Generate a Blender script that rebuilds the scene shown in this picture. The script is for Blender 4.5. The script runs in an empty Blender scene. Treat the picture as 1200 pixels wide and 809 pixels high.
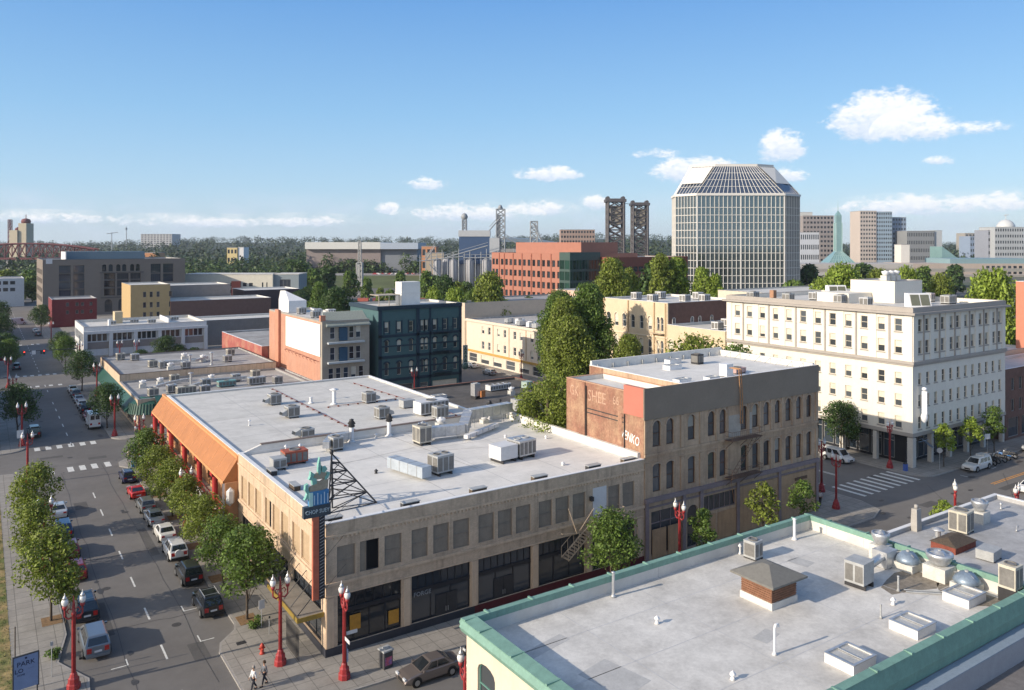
import bpy, math, random
import numpy as np
from mathutils import Vector, Matrix
R = math.radians
random.seed(7)
scene = bpy.context.scene
C = scene.collection
# ------------------------------------------------------------------ camera
cam_d = bpy.data.cameras.new('camera'); cam = bpy.data.objects.new('camera', cam_d); C.objects.link(cam)
cam.location = (0, 0, 32); cam.rotation_euler = (R(90), 0, R(-33.72))
cam_d.sensor_width = 36; cam_d.lens = 27.96; cam_d.shift_y = -0.1
cam_d.clip_start = 0.5; cam_d.clip_end = 30000
scene.camera = cam
scene.view_settings.view_transform = 'Standard'; scene.view_settings.look = 'None'
scene.view_settings.exposure = EXPOSURE = 0.42; scene.view_settings.gamma = 1
# ------------------------------------------------------------------ world and sun
SUN_EL = 22.5; SUN_AZ = 275.1          # compass bearing, +Y = 0
world = bpy.data.worlds.new('World'); scene.world = world; world.use_nodes = True
def build_world():
    nt = world.node_tree; N = nt.nodes; Lk = nt.links
    N.clear()
    out = N.new('ShaderNodeOutputWorld'); bg = N.new('ShaderNodeBackground')
    sky = N.new('ShaderNodeTexSky'); sky.sky_type = 'NISHITA'; sky.sun_disc = False
    sky.sun_elevation = R(SUN_EL); sky.sun_rotation = R(SUN_AZ); sky.altitude = 50
    sky.air_density = 1.0; sky.dust_density = 0.35; sky.ozone_density = 2.2
    bg.inputs['Strength'].default_value = 0.145
    def M(op, a, b=None, c=None):
        n = N.new('ShaderNodeMath'); n.operation = op
        for i, v in enumerate((a, b, c)):
            if v is None: continue
            if isinstance(v, (int, float)): n.inputs[i].default_value = v
            else: Lk.new(v, n.inputs[i])
        return n.outputs[0]
    tc = N.new('ShaderNodeTexCoord'); sep = N.new('ShaderNodeSeparateXYZ')
    Lk.new(tc.outputs['Generated'], sep.inputs[0])
    az = M('MULTIPLY', M('ARCTAN2', sep.outputs[0], sep.outputs[1]), 180 / math.pi)
    el = M('MULTIPLY', M('ARCSINE', sep.outputs[2]), 180 / math.pi)
    comb = N.new('ShaderNodeCombineXYZ'); Lk.new(az, comb.inputs[0]); Lk.new(M('MULTIPLY', el, 1.7), comb.inputs[1])
    def noise(scale, detail, off=0):
        n = N.new('ShaderNodeTexNoise'); n.inputs['Scale'].default_value = scale; n.inputs['Detail'].default_value = detail
        n.inputs['Roughness'].default_value = 0.6
        if off:
            va = N.new('ShaderNodeVectorMath'); va.operation = 'ADD'; va.inputs[1].default_value = (off, off * .7, 0)
            Lk.new(comb.outputs[0], va.inputs[0]); Lk.new(va.outputs[0], n.inputs['Vector'])
        else: Lk.new(comb.outputs[0], n.inputs['Vector'])
        return n.outputs[0]
    n1 = noise(0.7, 7); n2 = noise(2.1, 6, 9)
    # cumulus puffs: (azimuth, base elevation, half width, height, strength), degrees on the sky
    puffs = CLOUDS
    dens = None
    top = None
    for (a, e, w, h, s) in puffs:
        dx = M('DIVIDE', M('SUBTRACT', az, a), w)
        dy = M('DIVIDE', M('SUBTRACT', el, e + h * .35), h * .65)
        dyb = M('MULTIPLY', M('MINIMUM', dy, 0), 1.2)       # flat underside
        d2 = M('ADD', M('ADD', M('MULTIPLY', dx, dx), M('MULTIPLY', dy, dy)), M('MULTIPLY', dyb, dyb))
        v = M('MULTIPLY', M('SUBTRACT', 1.0, d2), s)
        t = M('DIVIDE', M('SUBTRACT', el, e), h)
        dens = v if dens is None else M('MAXIMUM', dens, v)
        sel = M('MULTIPLY', M('GREATER_THAN', v, -.35), t)
        top = sel if top is None else M('MAXIMUM', top, sel)
    body = M('ADD', dens, M('ADD', M('MULTIPLY', M('SUBTRACT', n1, 0.5), 3.4), M('MULTIPLY', M('SUBTRACT', n2, 0.5), 1.6)))
    cov = N.new('ShaderNodeMapRange'); cov.interpolation_type = 'SMOOTHSTEP'
    cov.inputs['From Min'].default_value = 0.05; cov.inputs['From Max'].default_value = 1.15
    Lk.new(body, cov.inputs['Value'])
    # thin low band of cloud streaks close to the horizon
    band = M('MULTIPLY', M('SUBTRACT', 1.0, M('ABSOLUTE', M('DIVIDE', M('SUBTRACT', el, 1.7), 2.0))), 1.0)
    band = M('MAXIMUM', band, 0)
    n3 = noise(0.28, 7, 31)
    mb = N.new('ShaderNodeMapRange'); mb.inputs['From Min'].default_value = .44; mb.inputs['From Max'].default_value = .72
    Lk.new(n3, mb.inputs['Value'])
    bandc = M('MULTIPLY', M('MULTIPLY', mb.outputs[0], band), .75)
    n4 = noise(0.09, 5, 71)
    mw = N.new('ShaderNodeMapRange'); mw.inputs['From Min'].default_value = .55; mw.inputs['From Max'].default_value = .95
    Lk.new(n4, mw.inputs['Value'])
    cover = M('MINIMUM', M('MAXIMUM', M('MULTIPLY', cov.outputs[0], .93), bandc), 1.0)
    cover = M('MULTIPLY', cover, M('GREATER_THAN', el, 0.0))
    shade = N.new('ShaderNodeValToRGB')
    shade.color_ramp.elements[0].position = 0.0; shade.color_ramp.elements[0].color = (3.6, 4.2, 5.1, 1)
    shade.color_ramp.elements[1].position = .62; shade.color_ramp.elements[1].color = (5.6, 5.65, 5.75, 1)
    Lk.new(M('ADD', top, M('MULTIPLY', M('SUBTRACT', n2, .5), 1.0)), shade.inputs[0])
    tint = N.new('ShaderNodeMixRGB'); tint.blend_type = 'MULTIPLY'; tint.inputs[0].default_value = 1
    tint.inputs[2].default_value = SKY_TINT; Lk.new(sky.outputs[0], tint.inputs[1])
    gr = N.new('ShaderNodeValToRGB'); cr = gr.color_ramp; ge = M('DIVIDE', M('ADD', el, 1.0), 61.0); Lk.new(ge, gr.inputs[0])
    st = [(0.0, (.50, .66, .82)), (1 / 61, (.50, .66, .82)), (5 / 61, (.36, .59, .83)), (10 / 61, (.245, .50, .81)), (18 / 61, (.122, .345, .75)), (32 / 61, (.12, .27, .58)), (1.0, (.11, .20, .40))]
    for i, (p_, c_) in enumerate(st):
        e_ = cr.elements[i] if i < 2 else cr.elements.new(p_)
        e_.position = p_; e_.color = (c_[0], c_[1], c_[2], 1)
    gs = N.new('ShaderNodeMixRGB'); gs.blend_type = 'MULTIPLY'; gs.inputs[0].default_value = 1; gs.inputs[2].default_value = (5.75, 5.6, 5.5, 1); Lk.new(gr.outputs[0], gs.inputs[1])
    g2 = N.new('ShaderNodeMixRGB'); g2.inputs[0].default_value = .8; Lk.new(tint.outputs[0], g2.inputs[1]); Lk.new(gs.outputs[0], g2.inputs[2])
    sx_, sy_ = math.sin(R(SUN_AZ)), math.cos(R(SUN_AZ))                  # bright warm half of the sky round the low sun
    ca = M('ADD', M('MULTIPLY', sep.outputs[0], sx_), M('MULTIPLY', sep.outputs[1], sy_))
    gw = N.new('ShaderNodeMapRange'); gw.interpolation_type = 'SMOOTHSTEP'; gw.inputs['From Min'].default_value = .12; gw.inputs['From Max'].default_value = .95; Lk.new(ca, gw.inputs['Value'])
    g3 = N.new('ShaderNodeMixRGB'); Lk.new(M('MULTIPLY', gw.outputs[0], .85), g3.inputs[0]); Lk.new(g2.outputs[0], g3.inputs[1]); g3.inputs[2].default_value = (7.6, 7.3, 6.9, 1); tint = g3
    mix = N.new('ShaderNodeMixRGB'); Lk.new(cover, mix.inputs[0]); Lk.new(tint.outputs[0], mix.inputs[1]); Lk.new(shade.outputs[0], mix.inputs[2])
    Lk.new(mix.outputs[0], bg.inputs['Color']); Lk.new(bg.outputs[0], out.inputs[0])
SKY_TINT = (1.0, 1.0, 1.0, 1)
CLOUDS = [(58.8, 6.6, 3.9, 3.6, 1.6), (60.8, 6.4, 2.6, 2.2, 1.3), (63.6, 6.7, 2.8, .9, .9), (52.4, 5.5, 1.8, 2.4, 1.6), (52.3, 4.1, 2.2, 1.1, 1.3), (46.6, 4.2, 3.6, 2.0, 1.7), (36.4, 4.4, 2.8, 1.2, 1.5), (44.0, 6.0, 2.3, .7, .8),
          (30.6, 1.5, 5.0, 1.4, 1.3), (35.6, 1.9, 2.8, 1.2, 1.3), (27.6, 3.8, 1.8, 1.0, 1.1), (24.8, 2.0, 1.0, 1.0, 1.3), (39.7, 2.3, 1.1, 1.3, 1.4), (60.6, 1.7, 5.4, 1.5, 1.4), (65.2, 1.9, 2.6, 1.4, 1.3), (62.0, 4.9, 1.1, .7, .9), (12, 1.0, 6.0, .9, .9), (3, 1.2, 6.0, .8, .9), (19, 1.1, 4.5, .9, .9)]
build_world()
sun_d = bpy.data.lights.new('sun', 'SUN'); sun = bpy.data.objects.new('sun', sun_d); C.objects.link(sun)
sun_d.energy = 4.15; sun_d.angle = R(0.5); sun_d.color = (1.0, 0.87, 0.71)
_sd = Vector((math.sin(R(SUN_AZ)) * math.cos(R(SUN_EL)), math.cos(R(SUN_AZ)) * math.cos(R(SUN_EL)), math.sin(R(SUN_EL))))
sun.rotation_euler = (-_sd).to_track_quat('-Z', 'Y').to_euler(); sun.location = (-60, 10, 80)

# ------------------------------------------------------------------ materials
def srgb(r, g, b):
    f = lambda v: (v / 255 / 12.92) if v / 255 <= .04045 else ((v / 255 + .055) / 1.055) ** 2.4
    return (f(r), f(g), f(b), 1)
MATS = {}
def mat(name, col, rough=.8, var=.12, scale=1.0, metal=0.0, bump=0.0, bscale=20, streak=0.0, col2=None, cov2=.5, spec=.4, coat=0, island=0.0, transl=0.0, space='pos'):
    """plain painted or plastered surface: base colour varied by two noises, optional run-down streaks and second colour in patches"""
    if name in MATS: return MATS[name]
    m = bpy.data.materials.new(name); m.use_nodes = True; nt = m.node_tree; N = nt.nodes; Lk = nt.links
    p = N['Principled BSDF']; p.inputs['Roughness'].default_value = rough; p.inputs['Metallic'].default_value = metal
    p.inputs['Specular IOR Level'].default_value = spec
    if coat: p.inputs['Coat Weight'].default_value = coat; p.inputs['Coat Roughness'].default_value = .08
    if space == 'pos':
        g = N.new('ShaderNodeNewGeometry'); vec = g.outputs['Position']
    else:
        g = N.new('ShaderNodeTexCoord'); vec = g.outputs['Object']
    def noise(s, d=5, v=None):
        n = N.new('ShaderNodeTexNoise'); n.inputs['Scale'].default_value = s; n.inputs['Detail'].default_value = d; n.inputs['Roughness'].default_value = .65
        Lk.new(v or vec, n.inputs['Vector']); return n.outputs[0]
    def mixc(fac, a, b, mode='MIX'):
        x = N.new('ShaderNodeMixRGB'); x.blend_type = mode
        if isinstance(fac, float): x.inputs[0].default_value = fac
        else: Lk.new(fac, x.inputs[0])
        for i, v in ((1, a), (2, b)):
            if isinstance(v, tuple): x.inputs[i].default_value = v
            else: Lk.new(v, x.inputs[i])
        return x.outputs[0]
    def ramp(v, a, b, lo=0., hi=1.):
        r = N.new('ShaderNodeMapRange'); r.inputs['From Min'].default_value = a; r.inputs['From Max'].default_value = b
        r.inputs['To Min'].default_value = lo; r.inputs['To Max'].default_value = hi; Lk.new(v, r.inputs['Value']); return r.outputs[0]
    c = tuple(col) if len(col) == 4 else (*col, 1)
    cur = c
    if col2 is not None:
        c2 = tuple(col2) if len(col2) == 4 else (*col2, 1)
        cur = mixc(ramp(noise(scale * .35, 8), cov2 - .1, cov2 + .1), c, c2)
    if var:
        v = ramp(noise(scale, 6), .3, .7, 1 - var, 1 + var)
        v2 = ramp(noise(scale * 7, 3), .3, .7, 1 - var * .6, 1 + var * .6)
        mm = N.new('ShaderNodeMath'); mm.operation = 'MULTIPLY'; Lk.new(v, mm.inputs[0]); Lk.new(v2, mm.inputs[1])
        cc = N.new('ShaderNodeCombineColor')
        for i in range(3): Lk.new(mm.outputs[0], cc.inputs[i])
        cur = mixc(1.0, cur, cc.outputs[0], 'MULTIPLY')
    if streak:
        mp = N.new('ShaderNodeMapping'); mp.inputs['Scale'].default_value = (2.2, 2.2, .12); Lk.new(vec, mp.inputs[0])
        s = ramp(noise(1.0, 6, mp.outputs[0]), .48, .72, 0, streak)
        cur = mixc(s, cur, (.05, .045, .04, 1))
    if island:
        gi = N.new('ShaderNodeNewGeometry')
        s = ramp(gi.outputs['Random Per Island'], 0, 1, 1 - island, 1 + island)
        cc = N.new('ShaderNodeCombineColor')
        for i in range(3): Lk.new(s, cc.inputs[i])
        cur = mixc(1.0, cur, cc.outputs[0], 'MULTIPLY')
    if isinstance(cur, tuple): p.inputs['Base Color'].default_value = cur
    else: Lk.new(cur, p.inputs['Base Color'])
    if bump:
        b = N.new('ShaderNodeBump'); b.inputs['Strength'].default_value = bump; b.inputs['Distance'].default_value = .05
        Lk.new(noise(bscale, 4), b.inputs['Height']); Lk.new(b.outputs[0], p.inputs['Normal'])
    if transl:
        t = N.new('ShaderNodeBsdfTranslucent'); ms = N.new('ShaderNodeMixShader'); ms.inputs[0].default_value = transl
        o = N['Material Output']
        lc = mixc(1.0, cur, (1.25, 1.35, .6, 1), 'MULTIPLY')
        Lk.new(lc, t.inputs['Color']); Lk.new(p.outputs[0], ms.inputs[1]); Lk.new(t.outputs[0], ms.inputs[2]); Lk.new(ms.outputs[0], o.inputs[0])
    MATS[name] = m
    return m
def brickmat(name, c1, c2, mortar, bw=.22, bh=.075, msize=.012, rough=.9, var=.15, streak=.0, wash=None, washcov=.5, horizontal=False, offset=.5):
    """masonry, tiles or jointed slabs laid in courses; wall coordinates (x+y, z) or flat (x, y)"""
    if name in MATS: return MATS[name]
    m = bpy.data.materials.new(name); m.use_nodes = True; nt = m.node_tree; N = nt.nodes; Lk = nt.links
    p = N['Principled BSDF']; p.inputs['Roughness'].default_value = rough; p.inputs['Specular IOR Level'].default_value = .3
    g = N.new('ShaderNodeNewGeometry'); sx = N.new('ShaderNodeSeparateXYZ'); Lk.new(g.outputs['Position'], sx.inputs[0])
    cb = N.new('ShaderNodeCombineXYZ')
    if horizontal:
        Lk.new(sx.outputs[0], cb.inputs[0]); Lk.new(sx.outputs[1], cb.inputs[1])
    else:
        ad = N.new('ShaderNodeMath'); Lk.new(sx.outputs[0], ad.inputs[0]); Lk.new(sx.outputs[1], ad.inputs[1])
        Lk.new(ad.outputs[0], cb.inputs[0]); Lk.new(sx.outputs[2], cb.inputs[1])
    b = N.new('ShaderNodeTexBrick'); Lk.new(cb.outputs[0], b.inputs['Vector'])
    b.inputs['Color1'].default_value = (*c1[:3], 1); b.inputs['Color2'].default_value = (*c2[:3], 1); b.inputs['Mortar'].default_value = (*mortar[:3], 1)
    b.inputs['Scale'].default_value = 1; b.inputs['Brick Width'].default_value = bw; b.inputs['Row Height'].default_value = bh
    b.inputs['Mortar Size'].default_value = msize; b.inputs['Mortar Smooth'].default_value = .2; b.offset = offset
    def noise(s, d=6, v=None):
        n = N.new('ShaderNodeTexNoise'); n.inputs['Scale'].default_value = s; n.inputs['Detail'].default_value = d; n.inputs['Roughness'].default_value = .65
        Lk.new(v or g.outputs['Position'], n.inputs['Vector']); return n.outputs[0]
    def ramp(v, a, bb, lo=0., hi=1.):
        r = N.new('ShaderNodeMapRange'); r.inputs['From Min'].default_value = a; r.inputs['From Max'].default_value = bb
        r.inputs['To Min'].default_value = lo; r.inputs['To Max'].default_value = hi; Lk.new(v, r.inputs['Value']); return r.outputs[0]
    cur = b.outputs[0]
    def mixc(fac, a, bb, mode='MIX'):
        x = N.new('ShaderNodeMixRGB'); x.blend_type = mode
        if isinstance(fac, float): x.inputs[0].default_value = fac
        else: Lk.new(fac, x.inputs[0])
        for i, v in ((1, a), (2, bb)):
            if isinstance(v, tuple): x.inputs[i].default_value = v
            else: Lk.new(v, x.inputs[i])
        return x.outputs[0]
    if wash is not None:
        cur = mixc(ramp(noise(.5, 8), washcov - .12, washcov + .12, 0, .8), cur, (*wash[:3], 1))
    v = ramp(noise(.45), .3, .7, 1 - var, 1 + var); v2 = ramp(noise(4), .3, .7, 1 - var * .7, 1 + var * .7)
    mm = N.new('ShaderNodeMath'); mm.operation = 'MULTIPLY'; Lk.new(v, mm.inputs[0]); Lk.new(v2, mm.inputs[1])
    cc = N.new('ShaderNodeCombineColor')
    for i in range(3): Lk.new(mm.outputs[0], cc.inputs[i])
    cur = mixc(1.0, cur, cc.outputs[0], 'MULTIPLY')
    if streak:
        mp = N.new('ShaderNodeMapping'); mp.inputs['Scale'].default_value = (1.8, 1.8, .12); Lk.new(g.outputs['Position'], mp.inputs[0])
        cur = mixc(ramp(noise(1.0, 6, mp.outputs[0]), .5, .75, 0, streak), cur, (.04, .035, .03, 1))
    Lk.new(cur, p.inputs['Base Color'])
    MATS[name] = m
    return m
def glassmat(name, col, rough=.06, var=.5, scale=.4):
    """window glass of an unlit room: dark, mirror-like, each pane a little different"""
    if name in MATS: return MATS[name]
    m = mat(name, col, rough, var=0, spec=.9)
    nt = m.node_tree; N = nt.nodes; Lk = nt.links; p = N['Principled BSDF']
    oi = N.new('ShaderNodeObjectInfo'); mr = N.new('ShaderNodeMapRange'); mr.inputs['To Min'].default_value = 1 - var; mr.inputs['To Max'].default_value = 1 + var
    Lk.new(oi.outputs['Random'], mr.inputs['Value'])
    mx = N.new('ShaderNodeMixRGB'); mx.blend_type = 'MULTIPLY'; mx.inputs[0].default_value = 1; mx.inputs[1].default_value = (*col[:3], 1)
    cc = N.new('ShaderNodeCombineColor')
    for i in range(3): Lk.new(mr.outputs[0], cc.inputs[i])
    Lk.new(cc.outputs[0], mx.inputs[2]); Lk.new(mx.outputs[0], p.inputs['Base Color'])
    g = N.new('ShaderNodeNewGeometry'); n = N.new('ShaderNodeTexNoise'); n.inputs['Scale'].default_value = scale; Lk.new(g.outputs['Position'], n.inputs['Vector'])
    b = N.new('ShaderNodeBump'); b.inputs['Strength'].default_value = .06; Lk.new(n.outputs[0], b.inputs['Height']); Lk.new(b.outputs[0], p.inputs['Normal'])
    return m

# ------------------------------------------------------------------ mesh building
class MB:
    def __init__(s, o=(0, 0, 0)): s.v = []; s.f = []; s.m = []; s.o = o; s.mi = 0; s.sm = []; s.smooth = False
    def add(s, pts, faces, m=None):
        b = len(s.v); o = s.o
        s.v += [(p[0] - o[0], p[1] - o[1], p[2] - o[2]) for p in pts]
        for f in faces: s.f.append([b + i for i in f]); s.m.append(s.mi if m is None else m); s.sm.append(s.smooth)
        return s
    def poly(s, pts, m=None): return s.add(pts, [list(range(len(pts)))], m)
    def box(s, x0, y0, z0, x1, y1, z1, m=None):
        P = [(x0, y0, z0), (x1, y0, z0), (x1, y1, z0), (x0, y1, z0), (x0, y0, z1), (x1, y0, z1), (x1, y1, z1), (x0, y1, z1)]
        return s.add(P, [(0, 3, 2, 1), (4, 5, 6, 7), (0, 1, 5, 4), (1, 2, 6, 5), (2, 3, 7, 6), (3, 0, 4, 7)], m)
    def cbox(s, cx, cy, z0, lx, ly, h, rot=0, m=None, taper=1.0):
        c, n = math.cos(rot), math.sin(rot); P = []
        for z, t in ((z0, 1), (z0 + h, taper)):
            for a, b in ((-1, -1), (1, -1), (1, 1), (-1, 1)):
                x, y = a * lx / 2 * t, b * ly / 2 * t
                P.append((cx + x * c - y * n, cy + x * n + y * c, z))
        return s.add(P, [(0, 3, 2, 1), (4, 5, 6, 7), (0, 1, 5, 4), (1, 2, 6, 5), (2, 3, 7, 6), (3, 0, 4, 7)], m)
    def prism(s, out, z0, z1, m=None, mside=None, bottom=True):
        n = len(out); P = [(x, y, z0) for x, y in out] + [(x, y, z1) for x, y in out]
        s.add(P, [list(range(n, 2 * n))] + ([list(range(n - 1, -1, -1))] if bottom else []), m)
        return s.add(P, [(i, (i + 1) % n, n + (i + 1) % n, n + i) for i in range(n)], m if mside is None else mside)
    def tube(s, p0, p1, r, n=6, r1=None, m=None, cap=True):
        p0 = Vector(p0); p1 = Vector(p1); d = (p1 - p0)
        if d.length < 1e-6: return s
        d.normalize(); a = d.orthogonal().normalized(); b = d.cross(a); r1 = r if r1 is None else r1; P = []
        for q, rr in ((p0, r), (p1, r1)):
            for i in range(n):
                t = 2 * math.pi * (i + .5) / n; P.append(tuple(q + (a * math.cos(t) + b * math.sin(t)) * rr))
        F = [(i, (i + 1) % n, n + (i + 1) % n, n + i) for i in range(n)]
        if cap: F += [list(range(n - 1, -1, -1)), list(range(n, 2 * n))]
        return s.add(P, F, m)
    def path(s, pts, r, n=6, m=None):
        for a, b in zip(pts, pts[1:]): s.tube(a, b, r, n, m=m)
        return s
    def lathe(s, cx, cy, prof, n=12, m=None, axis='z', smooth=True):
        P = []
        for r, z in prof:
            for i in range(n):
                t = 2 * math.pi * i / n; a, b = r * math.cos(t), r * math.sin(t)
                P.append((cx + a, cy + b, z) if axis == 'z' else (cx + a, cy[0] + z, cy[1] + b))
        F = []
        for k in range(len(prof) - 1):
            for i in range(n): F.append((k * n + i, k * n + (i + 1) % n, (k + 1) * n + (i + 1) % n, (k + 1) * n + i))
        F += [list(range(n - 1, -1, -1)), list(range((len(prof) - 1) * n, len(prof) * n))]
        o = s.smooth; s.smooth = smooth; s.add(P, F, m); s.smooth = o
        return s
    def build(s, name, mats, parent=None, flip=False):
        me = bpy.data.meshes.new(name); me.from_pydata(s.v, [], s.f)
        if not isinstance(mats, (list, tuple)): mats = [mats]
        for x in mats: me.materials.append(x)
        me.polygons.foreach_set('material_index', [min(i, len(mats) - 1) for i in s.m])
        me.polygons.foreach_set('use_smooth', s.sm)
        me.update()
        ob = bpy.data.objects.new(name, me); C.objects.link(ob)
        if parent is not None: ob.parent = parent
        return ob
def build_each(s, name, mats, parent=None):
    """every piece added (a box, a post) becomes a part of its own"""
    par = list(range(len(s.v)))
    def root(a):
        while par[a] != a: par[a] = par[par[a]]; a = par[a]
        return a
    for f in s.f:
        for i in f[1:]: par[root(i)] = root(f[0])
    G = {}
    for k, f in enumerate(s.f): G.setdefault(root(f[0]), []).append(k)
    for ks in G.values():
        n = MB(); ids = sorted({i for k in ks for i in s.f[k]}); mp = {i: j for j, i in enumerate(ids)}
        n.v = [s.v[i] for i in ids]; n.f = [[mp[i] for i in s.f[k]] for k in ks]; n.m = [s.m[k] for k in ks]; n.sm = [s.sm[k] for k in ks]; n.build(name, mats, parent)
MB.build_each = build_each
def tag(o, label=None, cat=None, group=None, kind=None):
    if label: o['label'] = label
    if cat: o['category'] = cat
    if group: o['group'] = group
    if kind: o['kind'] = kind
    return o
def thing(name, label, cat, loc=(0, 0, 0), rot=0, group=None, scale=1):
    o = bpy.data.objects.new(name, None); C.objects.link(o); o.location = loc; o.rotation_euler = (0, 0, rot); o.empty_display_size = .3
    if scale != 1: o.scale = (scale,) * 3 if isinstance(scale, (int, float)) else scale
    return tag(o, label, cat, group)
KIDS = {}
def copy_tree(o, parent=None):
    c = o.copy(); C.objects.link(c)
    if parent is not None: c.parent = parent
    for ch in [x for x in ALLKIDS(o)]: copy_tree(ch, c)
    return c
def ALLKIDS(o):
    k = KIDS.get(o.name)
    if k is None: k = list(o.children); KIDS[o.name] = k
    return k
def dup(proto, loc, rot, label, group=None, scale=None):
    if not proto.get('_used'):
        proto['_used'] = 1; o = proto
    else:
        o = copy_tree(proto)
    o.location = loc; o.rotation_euler = (0, 0, rot); o['label'] = label
    if group: o['group'] = group
    if scale: o.scale = (scale,) * 3 if isinstance(scale, (int, float)) else scale
    return o
def shared(name, me, parent, loc=(0, 0, 0), rot=0):
    ob = bpy.data.objects.new(name, me); C.objects.link(ob); ob.parent = parent; ob.location = loc; ob.rotation_euler = (0, 0, rot)
    return ob
def text_mesh(txt, size, thick, m, parent, loc, rot, name='lettering', align='CENTER', sx=1.0):
    cu = bpy.data.curves.new(name, 'FONT'); cu.body = txt; cu.size = size; cu.extrude = thick; cu.align_x = align; cu.align_y = 'CENTER'; cu.resolution_u = 2
    tmp = bpy.data.objects.new(name, cu); C.objects.link(tmp)
    dg = bpy.context.evaluated_depsgraph_get(); me = bpy.data.meshes.new_from_object(tmp.evaluated_get(dg))
    bpy.data.objects.remove(tmp)
    me.name = name; me.materials.clear(); me.materials.append(m)
    ob = bpy.data.objects.new(name, me); C.objects.link(ob); ob.parent = parent; ob.location = loc; ob.rotation_euler = rot; ob.scale = (sx, 1, 1)
    return ob
ORD = ['first', 'second', 'third', 'fourth', 'fifth', 'sixth', 'seventh', 'eighth', 'ninth', 'tenth', 'eleventh', 'twelfth', 'thirteenth', 'fourteenth', 'fifteenth', 'sixteenth', 'seventeenth', 'eighteenth', 'nineteenth', 'twentieth']

# ------------------------------------------------------------------ palette
G_DARK = glassmat('window_glass', (.030, .036, .044))
G_BLUE = glassmat('blue_window_glass', (.03, .045, .065))
G_GREY = glassmat('grey_window_glass', (.07, .08, .09), rough=.1)
M_WHITE = mat('white_paint', (.74, .73, .70), .6, var=.05, scale=2)
M_CREAMF = mat('cream_frame_paint', (.62, .56, .45), .6, var=.05)
M_FRAME_D = mat('dark_frame_paint', (.03, .035, .04), .5, var=.1)
M_FRAME_G = mat('grey_frame_paint', (.30, .30, .30), .5, var=.1)
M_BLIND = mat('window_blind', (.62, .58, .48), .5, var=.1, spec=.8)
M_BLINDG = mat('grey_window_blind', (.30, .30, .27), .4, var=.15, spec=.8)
M_METAL = mat('galvanised_metal', (.50, .51, .52), .42, var=.18, scale=2.5, metal=.6)
M_METAL2 = mat('painted_grey_metal', (.36, .37, .37), .5, var=.15, scale=2)
M_BEIGE = mat('beige_metal', (.50, .47, .39), .55, var=.12, scale=2)
M_DARK = mat('dark_metal', (.035, .035, .038), .5, var=.2)
M_RUST = mat('rusty_red_metal', (.20, .055, .035), .8, var=.3, scale=3)
M_BLACK = mat('black_rubber', (.012, .012, .012), .85, var=.1)
M_ROOFW = brickmat('white_roof_membrane', (.61, .59, .55), (.575, .56, .52), (.47, .455, .43), 15, 3.1, .035, .75, var=.09, wash=(.49, .475, .44), washcov=.58, horizontal=True, streak=0)
M_ROOFB = brickmat('bright_roof_membrane', (.69, .67, .63), (.66, .64, .60), (.56, .55, .53), 12, 2.4, .03, .75, var=.08, wash=(.56, .55, .515), washcov=.58, horizontal=True)
M_ROOFG = mat('grey_roof_membrane', (.36, .355, .35), .85, var=.16, scale=.5, col2=(.27, .26, .25), cov2=.5)
M_ROOFD = mat('dark_tar_roof', (.085, .078, .072), .9, var=.25, scale=.6, col2=(.12, .11, .10), cov2=.52)
M_COPEW = mat('white_coping', (.72, .72, .72), .5, var=.06)
M_COPEG = mat('grey_coping', (.34, .33, .32), .6, var=.1)
M_TRUNK = mat('tree_bark', (.085, .065, .048), .95, var=.3, scale=6)
M_RED = mat('red_lamp_paint', (.30, .028, .03), .5, var=.25, scale=4, spec=.5)
M_GLOBE = mat('white_lamp_glass', (.72, .72, .70), .25, var=.04, spec=.6)
M_SILVER = mat('silver_metal', (.52, .53, .54), .42, var=.2, scale=3, metal=.7)
M_CONC = mat('concrete', (.36, .345, .32), .9, var=.12, scale=1.2)
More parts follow.
